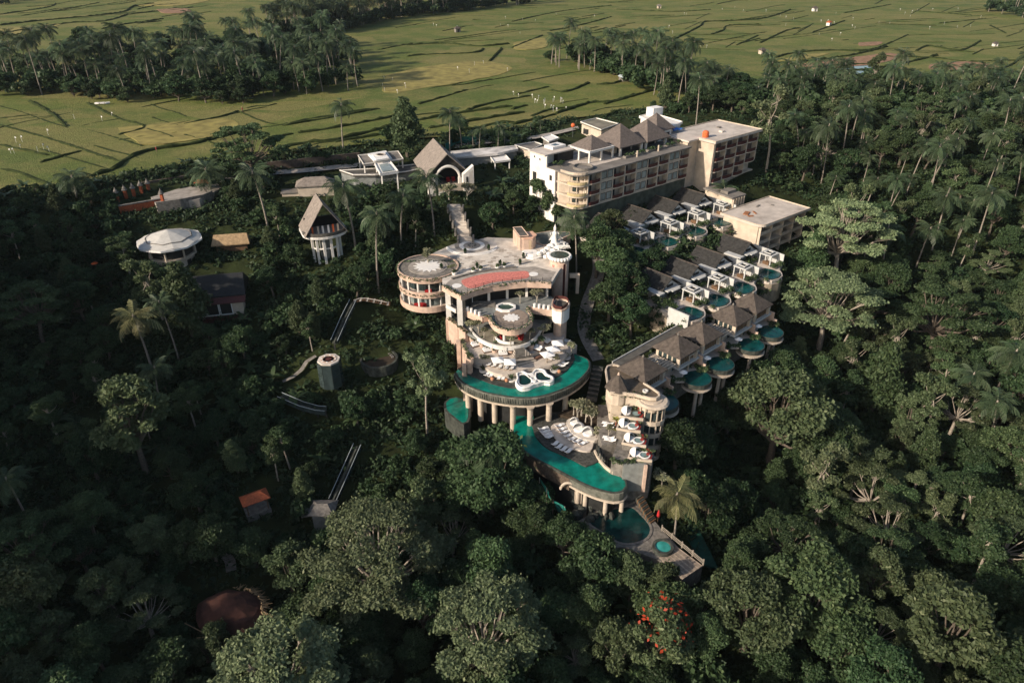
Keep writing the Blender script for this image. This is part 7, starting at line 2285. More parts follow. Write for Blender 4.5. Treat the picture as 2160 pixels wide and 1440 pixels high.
for uv, lb in (((775, 360), 'small potted plant on the plaza below the mosaic ring'), ((1012, 325), 'small potted plant on the plaza right of the mosaic ring'), ((895, 505), 'potted plant on the plaza behind the red deck'), ((1128, 480), 'potted plant on the plaza behind the white bowls'), ((1330, 470), 'bushy potted plant on the plaza near the curved wall'), ((1365, 405), 'tall potted plant beside the curved wall'), ((535, 515), 'potted plant beside the round rosette terrace')):
    bush_in_pot(at(C1(uv), PZ), lb, 'potted plants of the plaza', .35, .6, .8, M_DSTONE, 'dark')
# spiky plants in round white rims
for uv, z, lb in (((410, 1112), Z4, 'spiky plant in round rim at the left of the dark pool edge'), ((815, 1245), Z4, 'spiky plant in round rim left of the butterfly tub'), ((1432, 1112), Z4, 'spiky plant in round rim right of the butterfly tub'), ((1612, 925), Z4, 'spiky plant in round rim at the right of the dark pool edge')):
    c = at(C6(uv), z)
    t = thing('planter', lb, 'planter', c, 0, 'round rim planters of the crescent pool')
    obj('rim', MB().lathe((c.x, c.y, c.z), [(.95, 0), (.95, .3), (.75, .3), (.75, .1)], 16), M_WHITE, t)
    mb = MB()
    for i in range(26):
        a, e = i * 2.399, rgs.uniform(.6, 1.4)
        l = rgs.uniform(1.0, 1.9)
        d = Vector((math.cos(a) * math.cos(e), math.sin(a) * math.cos(e), math.sin(e)))
        n = Vector((-math.sin(a), math.cos(a), 0)) * .11
        b0, b1 = Vector((c.x, c.y, c.z + .2)), Vector((c.x, c.y, c.z + .2)) + d * l * .6
        b2_ = b1 + Vector((d.x, d.y, d.z - .5)) * l * .45
        mb.add([b0 - n * .6, b0 + n * .6, b1 + n, b1 - n, b2_], [(0, 1, 2, 3), (3, 2, 4)])
    obj('leaves', mb, LF['olive'], t)
for uv, lb in (((745, 1268), 'terracotta ball left of the butterfly tub'), ((1505, 1142), 'terracotta ball right of the butterfly tub'), ((540, 1248), 'dull terracotta ball between the lounger pairs')):
    c = at(C6(uv), Z4)
    t = thing('garden_ball', lb, 'ball', c, 0, 'terracotta balls')
    obj('ball', MB().lathe((c.x, c.y, c.z), [(.12, 0), (.36, .12), (.46, .42), (.36, .72), (.1, .84)], 14), mat('terracotta', (.42, .2, .11), .8, .15, 2), t, True)
    obj('foot', MB().cyl((c.x, c.y, c.z - .02), .3, .08, 12), M_STONE, t)
# frangipani: pale bare twigs with few leaves
def make_frangi(seed):
    rg_ = random.Random(seed)
    mb = MB()
    tips = []
    def grow_(p, d, l, r, k):
        e = p + d * l
        mb.tube([p, e], [r, r * .75], 5, False)
        if k == 0:
            tips.append(e)
            return
        for i in range(3):
            nd = (d + Vector((rg_.uniform(-.8, .8), rg_.uniform(-.8, .8), rg_.uniform(0.0, .45)))).normalized()
            grow_(e, nd, l * .76, r * .7, k - 1)
    grow_(Vector((0, 0, 0)), Vector((.05, 0, 1)), .9, .12, 4)
    me = mesh('twigs', mb, M_TWIG)
    V, F, b_ = [], [], 0
    rgn_ = np.random.default_rng(seed)
    for e in tips:
        v, f = leaves(rgn_, tuple(e), (.3, .3, .22), 5, .24)
        V.append(v); F.append(f + b_); b_ += len(v)
    return me, np_mesh('frangi_leaves', np.concatenate(V), np.concatenate(F), leaf_mat('leaf_grey', (.12, .13, .07), (.24, .24, .15), (.5, .46, .36)))
FR = [make_frangi(s) for s in (1, 2, 3)]
fspots = [(C6((240, 560)), RZ, 1.1), (C6((340, 560)), RZ, 1.2), (C6((420, 640)), RZ, 1.0), (C6((560, 680)), RZ, .9), (C6((800, 770)), RZ, 1.0), (C6((1080, 660)), RZ, 1.1), (C6((1270, 620)), RZ - 1, 1.3), (C6((1380, 480)), RZ - 1, 1.3), (C6((1680, 860)), Z3, 1.1), (C6((440, 1000)), Z3, .9), (C6((700, 1090)), Z3, .8), (C6((1320, 990)), Z3, .9), (C6((1480, 1000)), Z3, .8),
          (C1((400, 460)), PZ, 1.5), (C1((1330, 860)), TZ, 1.1), (C1((1500, 850)), TZ, 1.2), (C1((655, 560)), PZ, .9), (C7((950, 380)), LZ + 1, 1.7), (C7((1050, 420)), LZ + 1, 1.7), (C7((1120, 480)), LZ + 1, 1.6), (C7((1000, 340)), LZ + 1, 1.6), (C7((1180, 620)), LZ + 1, 1.0), (C7((1340, 600)), -26.6, 1.0), (C7((900, 330)), LZ + 1, 1.4), (L3((600, 1110)), -4, 1.9), (L3((860, 1130)), -4.5, 2.0), (L3((240, 1000)), -5, 2.0), (C8((1420, 380)), -33.5, 1.4)]
for i, (uv, z, s) in enumerate(fspots):
    c = at(uv, z)
    where = 'on the lounge terrace' if i < 13 else ('beside the pods and the pale crescent deck' if 17 <= i <= 23 else ('at the head of the long stair' if i in (24, 25, 26) else 'growing from the plaza paving' if i in (13, 16) else ('on the upper terrace by the hot tub' if i in (14, 15) else 'beside the stair to the lowest pool')))
    t = thing('frangipani', 'grey twiggy frangipani tree ' + where, 'small tree', c, i * 1.7, 'frangipanis ' + where, local=True)
    t.scale = (s, s, s * .9)
    for nm, me in zip(('twigs', 'leaves'), FR[i % 3]):
        lin(nm, me, t, (0, 0, 0))
# yellow leaved plants between the pod terraces
for i, uv in enumerate(((1400, 300), (1440, 380), (1455, 520), (1680, 380))):
    c = at(C7(uv), -24.6)
    t = thing('banana_plant', ['yellow leaved plant with red stem above the pod terraces', 'yellow leaved plant beside the upper stone pavement', 'yellow green plant in front of the second tub terrace', 'yellow green plant behind the second tub terrace'][i], 'plant', (c.x, c.y, c.z - 1.6), 0, 'yellow plants of the pod terraces', local=True)
    mb = MB()
    for k in range(9):
        a, e, l = k * 2.399, rgs.uniform(.5, 1.2), rgs.uniform(1.1, 1.8)
        d = Vector((math.cos(a) * math.cos(e), math.sin(a) * math.cos(e), math.sin(e)))
        n = Vector((-math.sin(a), math.cos(a), 0)) * .3
        p0 = Vector((0, 0, 1.2))
        p1, p2_ = p0 + d * l * .5, p0 + Vector((d.x, d.y, d.z * .5)) * l
        mb.add([p0, p1 + n, p2_, p1 - n], [(0, 1, 2, 3)])
    obj('leaves', mb, leaf_mat('leaf_yellow', (.2, .22, .05), (.34, .32, .1), None), t)
    obj('stem', MB().tube([(0, 0, -.5), (.05, 0, 1.3)], [.12, .06], 6), mat('red_stem', (.3, .09, .05), .8, .2, 2), t)

# ================================================================ fields: huts, flags, people, far sheds
def hut(px, py, label, s=1.0, m=M_CREAM, r=M_THATCH):
    p = W(px, py, .4)
    t = thing('field_hut', label, 'hut', p, rgs.uniform(0, 1), 'huts in the rice fields', local=True)
    obj('wall', MB().bx(-1.6 * s, 1.6 * s, -1.3 * s, 1.3 * s, -.2, 2.2 * s), m, t)
    obj('roof', MB().hip(-2.1 * s, 2.1 * s, -1.8 * s, 1.8 * s, 2.2 * s, 3.4 * s, 1.4 * s), r, t)
    obj('door', MB().bx(-.4 * s, .4 * s, -1.34 * s, -1.3 * s, 0, 1.7 * s), M_DARKIN, t)
hut(1607, 114, 'small white walled hut at the edge of the far rice terraces')
hut(1718, 24, 'small hut beside trees at the top right of the fields', 1.2, M_WHITE)
hut(1748, 54, 'tiny red roofed hut in the middle of the right hand fields', 1.0, M_WHITE, M_TERRA)
hut(965, 68, 'grey shelter in the pale field at the top centre', 1.1, M_CONC, M_THATCH)
hut(1390, 18, 'tiny pale shelter in the field at the top', 1.0, M_CREAM, M_CONC)
hut(2098, 98, 'small hut near the right edge of the fields', .8, M_WHITE)
shed = thing('tarpaulin_shed', 'shed with pale blue sheet roof at the grove edge behind the hotel', 'shed', W(1318, 170, .4), .3, local=True)
obj('roof', gable(2.6, -2.5, 2.5, 1.8, 3.4, .1), mat('pale_blue_sheet', (.38, .44, .46), .5, .15, 1), shed)
obj('wall', MB().bx(-2.2, 2.2, -2.2, 2.2, -.3, 1.7), M_CONC, shed)
tarp_ = thing('white_sheet_pile', 'heap of white sheets at the grove edge in the left field', 'sheets', W(216, 220, .5))
q = W(216, 220, .5)
for k in range(3):
    obj('sheet', MB().box((q.x + k * 1.9 - 2, q.y + .4 * k, .9), (1.7, 1.2, .5), .3 * k), M_PLASTER, tarp_)
me_flag_ = mesh('field_flag', MB().cyl((0, 0, 0), .04, 2.0, 5).add([(.05, 0, 2.0), (.42, .08, 1.92), (.45, .08, 1.45), (.05, 0, 1.5)], [(0, 1, 2, 3)]), M_PLASTER)
flag_sets = [
 ([(1090, 205), (1120, 212), (1150, 222), (1175, 235), (1190, 215), (1205, 218), (1220, 226), (1160, 215)], 22, 'white bird scaring flag on the plots behind the hotel', 'flags behind the hotel'),
 ([(860, 55), (930, 60), (1010, 62), (1100, 45), (1200, 30), (1350, 45), (1430, 90), (1500, 100)], 20, 'white bird scaring flag in the pale fields at the top centre', 'flags of the top centre fields'),
 ([(1450, 30), (1560, 20), (1680, 45), (1800, 60), (1900, 40), (2020, 20), (2100, 60), (1750, 85)], 34, 'white bird scaring flag in the fields at the top right', 'flags of the top right fields'),
 ([(30, 300), (60, 308), (100, 320), (140, 332), (20, 325), (200, 230), (260, 240)], 12, 'white bird scaring flag in the left rice field', 'flags of the left field'),
 ([(820, 165), (880, 160), (960, 145), (1060, 135), (1090, 150), (760, 215), (830, 205)], 12, 'white bird scaring flag on the ripe plots above the centre', 'flags of the ripe plots'),
]
rgf = random.Random(11)
for pts, n, lb, gp in flag_sets:
    for i in range(n):
        a, b_ = rgf.choice(pts), rgf.choice(pts)
        t = rgf.random()
        p = W(a[0] + (b_[0] - a[0]) * t + rgf.uniform(-12, 12), a[1] + (b_[1] - a[1]) * t + rgf.uniform(-4, 4), .35)
        o = inst('field_flag', me_flag_, None, p, (0, 0, rgf.uniform(0, 6.28)), (1, 1, rgf.uniform(.7, 1.1)))
        tag(o, lb, 'flag', gp)
def person(px, py, label, shirt, z=.4, gnd=None):
    p = gnd or W(px, py, z)
    t = thing('person', label, 'person', p, rgf.uniform(0, 6), local=True)
    b = MB()
    for s in (-1, 1):
        b.tube([(.1 * s, 0, 0), (.1 * s, .03, .45), (.09 * s, 0, .88)], [.06, .075, .1], 8)
        b.tube([(.2 * s, 0, 1.4), (.27 * s, .05, 1.12), (.25 * s, .18, .9)], [.065, .05, .04], 7)
    b.lathe((0, 0, .8), [(.15, 0), (.19, .12), (.16, .3), (.21, .58), (.1, .7), (.06, .74), (.06, .8)], 10)
    b.lathe((0, .01, 1.55), [(.05, 0), (.1, .08), (.11, .17), (.06, .26)], 10)
    obj('body', b, mat('skin_and_trousers', (.16, .10, .075), .8, .2, 3), t, True)
    obj('shirt', MB().lathe((0, 0, .86), [(.2, 0), (.19, .2), (.235, .52), (.13, .64)], 10, False, False), shirt, t, True)
    obj('hat', MB().lathe((0, .01, 1.74), [(.3, 0), (.12, .12), (.02, .2)], 12), M_STRAW, t)
person(331, 321, 'person in red shirt and straw hat standing in the left rice field', M_REDCLOTH)
person(512, 236, 'person in red shirt near the grove corner of the left field', M_REDCLOTH)
rpz = thing('red_banner', 'folded red parasol beside the stair to the lowest pool', 'parasol', W(1388, 1092, -36.5))
q = W(1388, 1092, -36.5)
obj('folded_canopy', MB().lathe((q.x, q.y, -36.0), [(.3, 0), (.34, .3), (.2, 1.3), (.03, 1.6)], 8), M_REDCLOTH, rpz)
obj('pole', MB().cyl((q.x, q.y, -38), .05, 3.8, 6), M_WOOD, rpz)
ob = thing('orange_ball_lamp', 'orange ball on a thin pole behind the hotel stair roof', 'ball lamp', W(1208, 285, 0))
q = W(1208, 285, 0)
obj('ball', MB().lathe((q.x, q.y, 2.6), [(.1, 0), (.6, .25), (.75, .75), (.6, 1.25), (.1, 1.5)], 12), M_ORANGE, ob, True)
obj('pole', MB().cyl((q.x, q.y, -1), .08, 3.6, 6), M_METAL, ob)
# houses behind the hotel
bh, _ = flat_building('rear_house', 'low cream house with mossy flat roof behind the pyramid roofs', 'house', [(1224, 258), (1258, 250), (1305, 262), (1268, 275)], 3.4, -1.0, mat('mossy_roof', (.19, .17, .13), .9, .3, .4, stain=.6, stain_col=(.07, .09, .04)), M_CREAM)
q = W(1238, 278, 1)
obj('window', MB().box((q.x, q.y, 1.0), (2.6, .3, 1.6), -.35), M_DARKIN, bh)
bh, _ = flat_building('rear_white_house', 'white house with roof plant behind the hotel right end', 'house', [(1348, 246), (1376, 239), (1440, 258), (1408, 274)], 9.0, -1.0, M_WHITE, M_WHITE)
q = W(1380, 243, 9)
obj('stair_box', MB().box((q.x, q.y, 10.3), (4.4, 3.2, 2.6), .6), M_PLASTER, bh)
obj('air_unit', MB().box((W(1392, 262, 9).x, W(1392, 262, 9).y, 9.6), (1.6, 1.0, 1.2), .6), M_PLASTER, bh)
flat_building('rear_shed', 'white sheet roofed shed left of the hotel end wall', 'shed', [(1142, 290), (1162, 284), (1180, 292), (1158, 300)], 1.2, -1.5, M_PLASTER, M_CONC, .15)
flat_building('rear_roof', 'long grey flat roof between the lobby wing and the hotel', 'building', [(1085, 307), (1128, 300), (1145, 306), (1120, 318)], 1.6, -3.5, M_CONC, M_CREAM)
nt_ = thing('green_fence_net', 'green net fence behind the lobby roof', 'net fence', W(975, 300, 0))
w_ = [W(940, 318, 0), W(962, 303, 0), W(1005, 301, 0)]
obj('net', MB().loft([[(p.x, p.y, 0), (p.x, p.y, 2.2), (p.x, p.y + .06, 2.2), (p.x, p.y + .06, 0)] for p in w_], True), M_TEALNET, nt_)
for p in w_:
    obj('post', MB().cyl((p.x, p.y - .1, -1), .06, 3.4, 6), M_METAL, nt_)
tent = thing('orange_parasol', 'orange parasol on the left garden lawn', 'parasol', G(207, 580))
g = G(207, 580)
obj('canopy', MB().lathe((g.x, g.y, g.z + 2.6), [(.8, 0), (.45, .25), (.04, .4)], 10), M_ORANGE, tent)
obj('pole', MB().cyl((g.x, g.y, g.z - .2), .05, 3.2, 6), M_WOOD, tent)
# ---------------------------------------------------------------- single trees the photograph shows
HERO = [
 ('umbrellaA',790,1160,265,'pale feathery umbrella tree catching sun at the bottom left of centre, below the rail station'),
 ('umbrellaB',575,1402,225,'pale open tree at the very bottom edge, right of the unfinished thatch hut'),
 ('umbrellaB',1035,1315,205,'pale tree with bare white branches at the bottom centre'),
 ('umbrellaA',1755,625,190,'pale spreading tree beside the end of the pyramid roofed villas'),
 ('umbrellaC',1995,655,215,'wide flat topped green tree in the right hand forest'),
 ('umbrellaB',1790,465,150,'pale tree with white forked trunk right of the unfinished concrete block'),
 ('roundX',1650,850,180,'olive round crowned tree standing alone below the villa pools'),
 ('coneA',1857,805,88,'dense pointed tree in the gully at the right'),
 ('roundB',1760,930,125,'round green tree below the pointed tree at the right'),
 ('slenderB',1640,232,62,'tall thin tree with pale trunk behind the hotel annex'),
 ('coneB',855,268,75,'dark pointed tree at the field edge behind the entrance pavilion'),
 ('umbrellaC',522,300,122,'dark layered tree at the field edge above the left driveway'),
 ('slenderA',318,575,62,'shaggy tall tree beside the white octagonal pavilion'),
 ('coneB',388,632,80,'dense dark tree in front of the dark roofed house'),
 ('roundC',272,880,112,'olive crowned tree low on the dark left slope'),
 ('slenderB',893,800,62,'thin pale trunked tree left of the crescent pool'),
 ('roundY',1035,990,140,'large dark tree beside the lower pool, left of the white loungers'),
 ('roundC',1402,1235,62,'small olive tree in front of the wooden deck point'),
 ('umbrellaC',60,640,130,'dark spreading tree at the left edge of the slope'),
 ('roundX',1590,1280,150,'big olive tree at the bottom right of centre'),
 ('roundY',1720,1250,160,'large green tree right of the wooden deck at the bottom'),
 ('roundC',2015,1320,130,'olive tree in front of the dark hollow at the bottom right'),
 ('slenderC',2095,1140,80,'tall tree with white trunk near the right edge at the bottom'),
 ('slenderB',1755,985,70,'thin tree with pale trunk right of the olive tree'),
 ('roundA',1318,590,66,'dark tree left of the middle villa row, beside the garden path'),('roundB',1296,552,62,'green tree right of the statue tower'),('roundA2',1335,645,62,'tall dark tree below the left end of the middle villa row'),('roundD2',1372,552,50,'broad dark tree above the left end of the middle villa row'),('roundB2',1288,620,62,'broad green tree over the garden path'),('roundE2',1262,508,54,'green tree between the statue tower and the hotel'),('roundB',1312,512,56,'rounded tree at the left end of the upper villa row'),('roundC',1288,480,46,'olive tree at the foot of the hotel corner'),('bushyF',1142,408,52,'bushy tree in front of the white hotel end wall'),('bushyF',1168,428,46,'smaller bushy tree at the foot of the white hotel end wall'),
 ('roundB2',1255,1172,100,'broad green tree in front of the left corner of the lowest pool'),('roundC2',1335,1212,78,'olive tree below the stone surround of the lowest pool'),('roundA2',1190,1120,80,'dark tree left of the lowest pool, below the teal nets'),
 ('roundA',1432,925,84,'dark tree under the leftmost villa pool columns'),('roundE',1492,880,80,'dense tree under the second villa pool columns'),('roundB2',1545,845,78,'broad tree under the middle villa pool columns'),('roundD2',1602,800,78,'dark tree under the fourth villa pool columns'),('roundA2',1652,770,78,'tall dark tree under the last villa pool columns'),
 ('slenderA',1990,830,70,'thin tree with brown tuft in the right forest'),
]
for i, (k, x, y, d, lb) in enumerate(HERO):
    plant_px(k, x, y, d, lb, seed=i)
PALMS = [
 ('palmA',713,222,46,'lone tall palm standing in the rice field edge left of the pointed tree'),
 ('palmB',945,236,42,'taller of the two palms behind the lobby roof'),('palmC',972,252,34,'shorter of the two palms behind the lobby roof'),
 ('palmC',545,368,64,'palm with long bare trunk above the white octagonal pavilion'),('palmF',437,362,69,'leaning palm over the left driveway'),('palmF',150,378,67,'bushy palm at the left field corner'),
 ('palmA',735,392,72,'palm left of the flat entrance roof'),('palmB',782,455,67,'palm right of the gabled lookout pavilion'),('palmA',910,378,61,'palm in front of the lobby arch'),('palmC',838,415,59,'palm below the entrance terrace'),
 ('palmB',1222,464,58,'palm beside the white statue tower'),('palmG',287,665,74,'sunlit leaning palm on the dark left slope'),('palmC',315,775,59,'shorter palm below the sunlit leaning palm'),('palmB',345,640,53,'dark palm behind the sunlit leaning palm'),  # sunlight on the leaning palm comes from its gold frond colour
 ('palmG',1437,1040,79,'golden palm standing beside the lowest pool'),('palmE',1015,945,94,'wide palm crown in front of the dark tree by the lower pool'),
 ('palmA',1884,482,59,'palm right of the pale forked tree'),('palmC',1958,480,53,'second palm right of the pale forked tree'),('palmB',1992,312,50,'leaning palm high in the right forest'),
 ('palmA',2000,420,61,'palm in the middle of the right forest'),('palmB',2095,410,56,'palm near the right edge of the forest'),('palmA',2140,215,48,'palm at the upper right edge'),('palmB',1800,228,45,'left of the paired palms behind the forest'),('palmC',1832,236,43,'right of the paired palms behind the forest'),
 ('palmA',2132,745,72,'large palm at the right edge halfway down'),('palmE',2050,790,67,'bushy palm in the right thicket'),('palmC',2120,850,67,'palm with drooping fronds at the right edge'),
 ('palmB',1480,170,42,'leaning palm behind the hotel annex'),('palmA',1440,135,38,'tall palm behind the hotel roofs'),('palmF',1530,402,53,'bushy palm at the foot of the hotel annex'),('palmF',1346,452,34,'small bright palm in the villa garden below the hotel'),
 ('palmA',1735,270,48,'palm over the path right of the hotel annex'),('palmC',1010,272,27,'slim palm by the green net, left one'),('palmC',1050,268,27,'slim palm by the green net, right one'),('palmE',20,1010,72,'dark palm at the left edge low down'),
]
for i, (k, x, y, d, lb) in enumerate(PALMS):
    plant_px(k, x, y, d, lb, seed=100 + i)
# red flowering tree
rg0 = random.Random(77)
ft = plant_px('roundC', 1385, 1345, 95, 'dark tree with bright red blossoms at the bottom centre right', seed=7)
fv, ffc = leaves(np.random.default_rng(3), (0.6, -1.2, 11.2), (3.8, 3.8, 3.9), 120, .36, up=.8, shell=1.0)
o = bpy.data.objects.new('blossom', np_mesh('blossom', fv, ffc, LF['flower']))
COL.objects.link(o)
o.parent = ft
o['kind'] = 'stuff'

# ---------------------------------------------------------------- groves, forest, treeline
HPOS = [(o.location.x, o.location.y, 3.2) for o in list(COL.objects) if o.type == 'EMPTY' and o.get('category') in ('tree', 'palm tree')]
def scatter_px(poly, n, gap, seed, keys, smin, smax, label, group, check=True):
    rg = random.Random(seed)
    xs = [p[0] for p in poly]
    ys = [p[1] for p in poly]
    got, tries = 0, 0
    while got < n and tries < n * 40:
        tries += 1
        px, py = rg.uniform(min(xs), max(xs)), rg.uniform(min(ys), max(ys))
        if not inside(poly, px, py):
            continue
        p = W(px, py, 0.2) if py < 150 else G(px, py)
        k = rg.choice(keys)
        s = rg.uniform(smin, smax)
        if any((p.x - a) ** 2 + (p.y - b) ** 2 < (gap + c) ** 2 * .25 * 4 * .25 + 0 for a, b, c in HPOS if abs(p.x - a) < 14):
            continue
        if check and tree_blocked(p, 3 * s, 12 * s):
            continue
        HPOS.append((p.x, p.y, gap))
        sz_ = s * rg.uniform(.75, 1.2)
        third = ['left', 'middle', 'right'][min(2, int(3 * (px - min(xs)) / (max(xs) - min(xs) + 1)))]
        deep = ['back', 'middle', 'front'][min(2, int(3 * (py - min(ys)) / (max(ys) - min(ys) + 1)))]
        size_ = 'tall' if sz_ > smin + .66 * (smax - smin) else ('short' if sz_ < smin + .2 * (smax - smin) else 'middling')
        lb_ = size_ + ' ' + label + ', ' + third + ' part, ' + deep + ' row'
        e_ = plant(k, p, s, rg.uniform(0, 6.28), lb_, group, sz=sz_)
        e_.rotation_euler[0], e_.rotation_euler[1] = rg.uniform(-.12, .12), rg.uniform(-.12, .12)
        got += 1
PK = ['palmA', 'palmB', 'palmC', 'palmD', 'palmE']
UL = [(0,145),(150,138),(300,130),(400,108),(560,92),(720,92),(745,150),(800,188),(640,208),(500,213),(330,213),(150,212),(0,206)]
scatter_px(UL, 128, 4.2, 1, PK, .9, 1.25, 'palm in the upper left grove', 'palms of the upper left grove')
scatter_px([(0,170),(150,165),(400,160),(600,190),(640,212),(480,226),(330,222),(150,214),(0,210)], 56, 3.2, 2, ['bushyF', 'bushyG', 'roundD'], .7, 1.15, 'bush in the upper left grove', 'bushes of the upper left grove')
scatter_px([(150,140),(500,100),(730,95),(760,160),(600,180),(300,170)], 48, 4.2, 3, ['roundA', 'roundD', 'bushyG'], .9, 1.25, 'broadleaf tree in the upper left grove', 'broadleaf trees of the upper left grove')
scatter_px([(1155,128),(1250,118),(1380,138),(1455,190),(1390,212),(1300,165),(1160,145)], 46, 4.2, 4, PK, .85, 1.15, 'palm in the grove behind the hotel', 'palms of the grove behind the hotel')
scatter_px([(1160,130),(1250,125),(1380,150),(1450,195),(1390,212),(1300,165)], 30, 4.0, 5, ['bushyF', 'bushyG', 'roundD'], .6, 1.0, 'bush in the grove behind the hotel', 'bushes of the grove behind the hotel')
scatter_px([(1395,215),(1460,203),(1640,182),(1800,190),(1900,200),(2160,195),(2160,260),(1800,255),(1650,250),(1610,240),(1450,232)], 72, 4.6, 6, PK, .72, 1.02, 'palm along the forest edge', 'palms along the forest edge')
scatter_px([(1395,218),(1460,206),(1640,186),(1800,194),(1900,204),(2160,199),(2160,270),(1800,265),(1650,260),(1560,245),(1450,235)], 75, 4.6, 7, ['roundA', 'roundB', 'roundD', 'bushyG', 'bushyF'], .6, 1.0, 'broadleaf tree along the forest edge', 'broadleaf trees along the forest edge')
scatter_px([(1640,300),(2160,280),(2160,560),(1900,560),(1700,400)], 30, 6, 8, PK, .65, 1.0, 'palm in the right hand forest', 'palms of the right hand forest')
# along the field rim on the left
scatter_px([(0,415),(130,405),(250,380),(400,350),(620,328),(760,312),(760,335),(620,345),(420,366),(260,400),(130,425),(0,435)], 46, 3.2, 9, ['bushyF', 'bushyG'], .2, .38, 'bush along the left field edge', 'bushes along the field edge')
scatter_px([(980,300),(1120,285),(1210,262),(1225,280),(1130,310),(1000,320)], 16, 2.8, 10, ['bushyF', 'bushyG', 'palmE'], .3, .5, 'garden tree behind the lobby', 'garden trees behind the lobby')
# main forest
rg = random.Random(21)
KR = ['roundA', 'roundB', 'roundC', 'roundD', 'roundE', 'coneA', 'umbrellaC', 'roundA2', 'roundB2', 'roundC2', 'roundE2', 'roundD2', 'umbrellaD']
KB = ['bushyF', 'bushyG', 'roundD', 'bushyG']
ZONES = {
 'left': ('bushy tree on the dark slope left of the resort', 'trees of the dark left slope'),
 'bottom': ('broadleaf tree in the dense forest below the pools', 'trees of the forest below the pools'),
 'right': ('broadleaf tree in the forest right of the villas', 'trees of the right hand forest'),
 'mid': ('garden tree growing between the resort buildings', 'trees between the resort buildings'),
}
cnt = {}
LAND = [(300,900,'on the dark slope near the olive crowned tree'),(120,750,'on the dark slope near the left edge'),(150,1100,'on the dark lower left slope'),(560,700,'on the slope left of the glass lookout'),(640,950,'on the slope near the short lift track'),(820,900,'on the slope left of the side pool'),(850,700,'below the round two storey wing'),(600,560,'around the straw hut'),(800,500,'between the lookout pavilion and the plaza'),(200,500,'left of the octagonal pavilion'),
 (1060,440,'between the lobby and the hotel'),(1280,560,'beside the garden path right of the plaza'),(1330,680,'below the middle villa row'),(1440,520,'between the two villa rows'),(1250,480,'at the foot of the hotel corner'),(1600,400,'between the annex and the unfinished block'),
 (300,1350,'in the bottom left corner'),(700,1350,'below the pale umbrella tree at the bottom'),(900,1150,'in the forest left of the lowest pool'),(1200,1250,'in the forest just below the lowest pool'),(1200,1400,'at the bottom edge below the pools'),(1500,1400,'at the bottom edge right of centre'),(1500,1180,'right of the timber deck'),(1850,1250,'in the lower right forest'),(2080,1400,'in the bottom right corner'),(2080,1050,'at the right edge below the large palm'),
 (1560,950,'below the villa pools'),(1850,1000,'below the pointed tree at the right'),(1980,760,'in the thicket right of the pointed tree'),(1700,720,'beside the last pyramid villa'),(1850,560,'around the pale spreading trees at the right'),(2080,560,'at the right edge above the flat topped tree'),(1750,380,'right of the hotel annex'),(1950,330,'high in the right hand forest'),(2100,300,'at the upper right edge of the forest'),(1620,280,'behind the hotel annex')]
KINDW = {'roundA2':'tall dark tree','roundB2':'broad green tree','roundC2':'lumpy olive tree','roundE2':'high trunked green tree','roundD2':'broad low dark tree','umbrellaD':'flat topped olive tree','roundA':'dark rounded tree','roundB':'mid green rounded tree','roundC':'tall olive tree','roundD':'low dark spreading tree','roundE':'dense green domed tree','coneA':'pointed green tree','coneB':'pointed olive tree','umbrellaC':'flat topped green tree','slenderA':'slender olive tree','slenderC':'slender green tree','bushyF':'green bushy tree','bushyG':'dark bushy tree'}
def tree_label(key, px, py, s):
    lm = min(LAND, key=lambda q: (q[0] - px) ** 2 + (1.6 * (q[1] - py)) ** 2)[2]
    sz = 'large' if s > .95 else ('small' if s < .62 else 'medium')
    return sz + ' ' + KINDW[key] + ' ' + lm, 'forest trees ' + lm
MASS = []
def forest(n, x0, x1, y0, y1, pick, gapf, smin, smax, spill=None, limit=999):
    got = 0
    for _ in range(n):
        x, y = rg.uniform(x0, x1), rg.uniform(y0, y1)
        z = H(x, y)
        px, py, d = proj((x, y, z))
        tx, ty, _d = proj((x, y, z + 14))
        if not (-120 < px < 2280 and ty < 1560) or py < 150:
            continue
        if on_field(px, py):
            continue
        key, zone, s = pick(px, py, x, y)
        if key is None:
            continue
        s *= rg.uniform(smin, smax)
        base = {'r': 6, 'u': 7.5, 'c': 4.5, 'b': 3.8, 's': 3.5}[key[0]] * s
        if any((x - a) ** 2 + (y - b) ** 2 < ((base + c) * gapf) ** 2 for a, b, c in HPOS if abs(x - a) < 16):
            continue
        hgt = {'r': 13, 'u': 16, 'c': 14, 'b': 7.5, 's': 17}[key[0]] * s
        cx_, cy_, _q = proj((x, y, z + hgt * .95))
        if px < 1400 and on_field(cx_, cy_ - 2) and rg.random() < .96:
            continue
        if tree_blocked((x, y, z), base * .85, hgt):
            continue
        HPOS.append((x, y, base))
        if got >= limit:
            spill.append(('light' + str(rg.randrange(3)), (x, y, z), s, rg.uniform(0, 6.28)))
        else:
            e_ = plant(key, (x, y, z), s, rg.uniform(0, 6.28), *tree_label(key, tx, ty, s), sz=s * rg.uniform(.82, 1.2))
            e_.rotation_euler[0], e_.rotation_euler[1] = rg.uniform(-.07, .07), rg.uniform(-.07, .07)
        got += 1
    return got
def zone_of(px, py):
    if px < 900 and py < 1120:
        return 'left'
    if 880 < px < 1680 and py < 860:
        return 'mid'
    return 'right' if px > 1480 and py < 1150 else 'bottom'
BAN = [(1400, 880), (1480, 870), (1640, 920), (1720, 1040), (1700, 1180), (1560, 1210), (1470, 1080), (1410, 1000)]
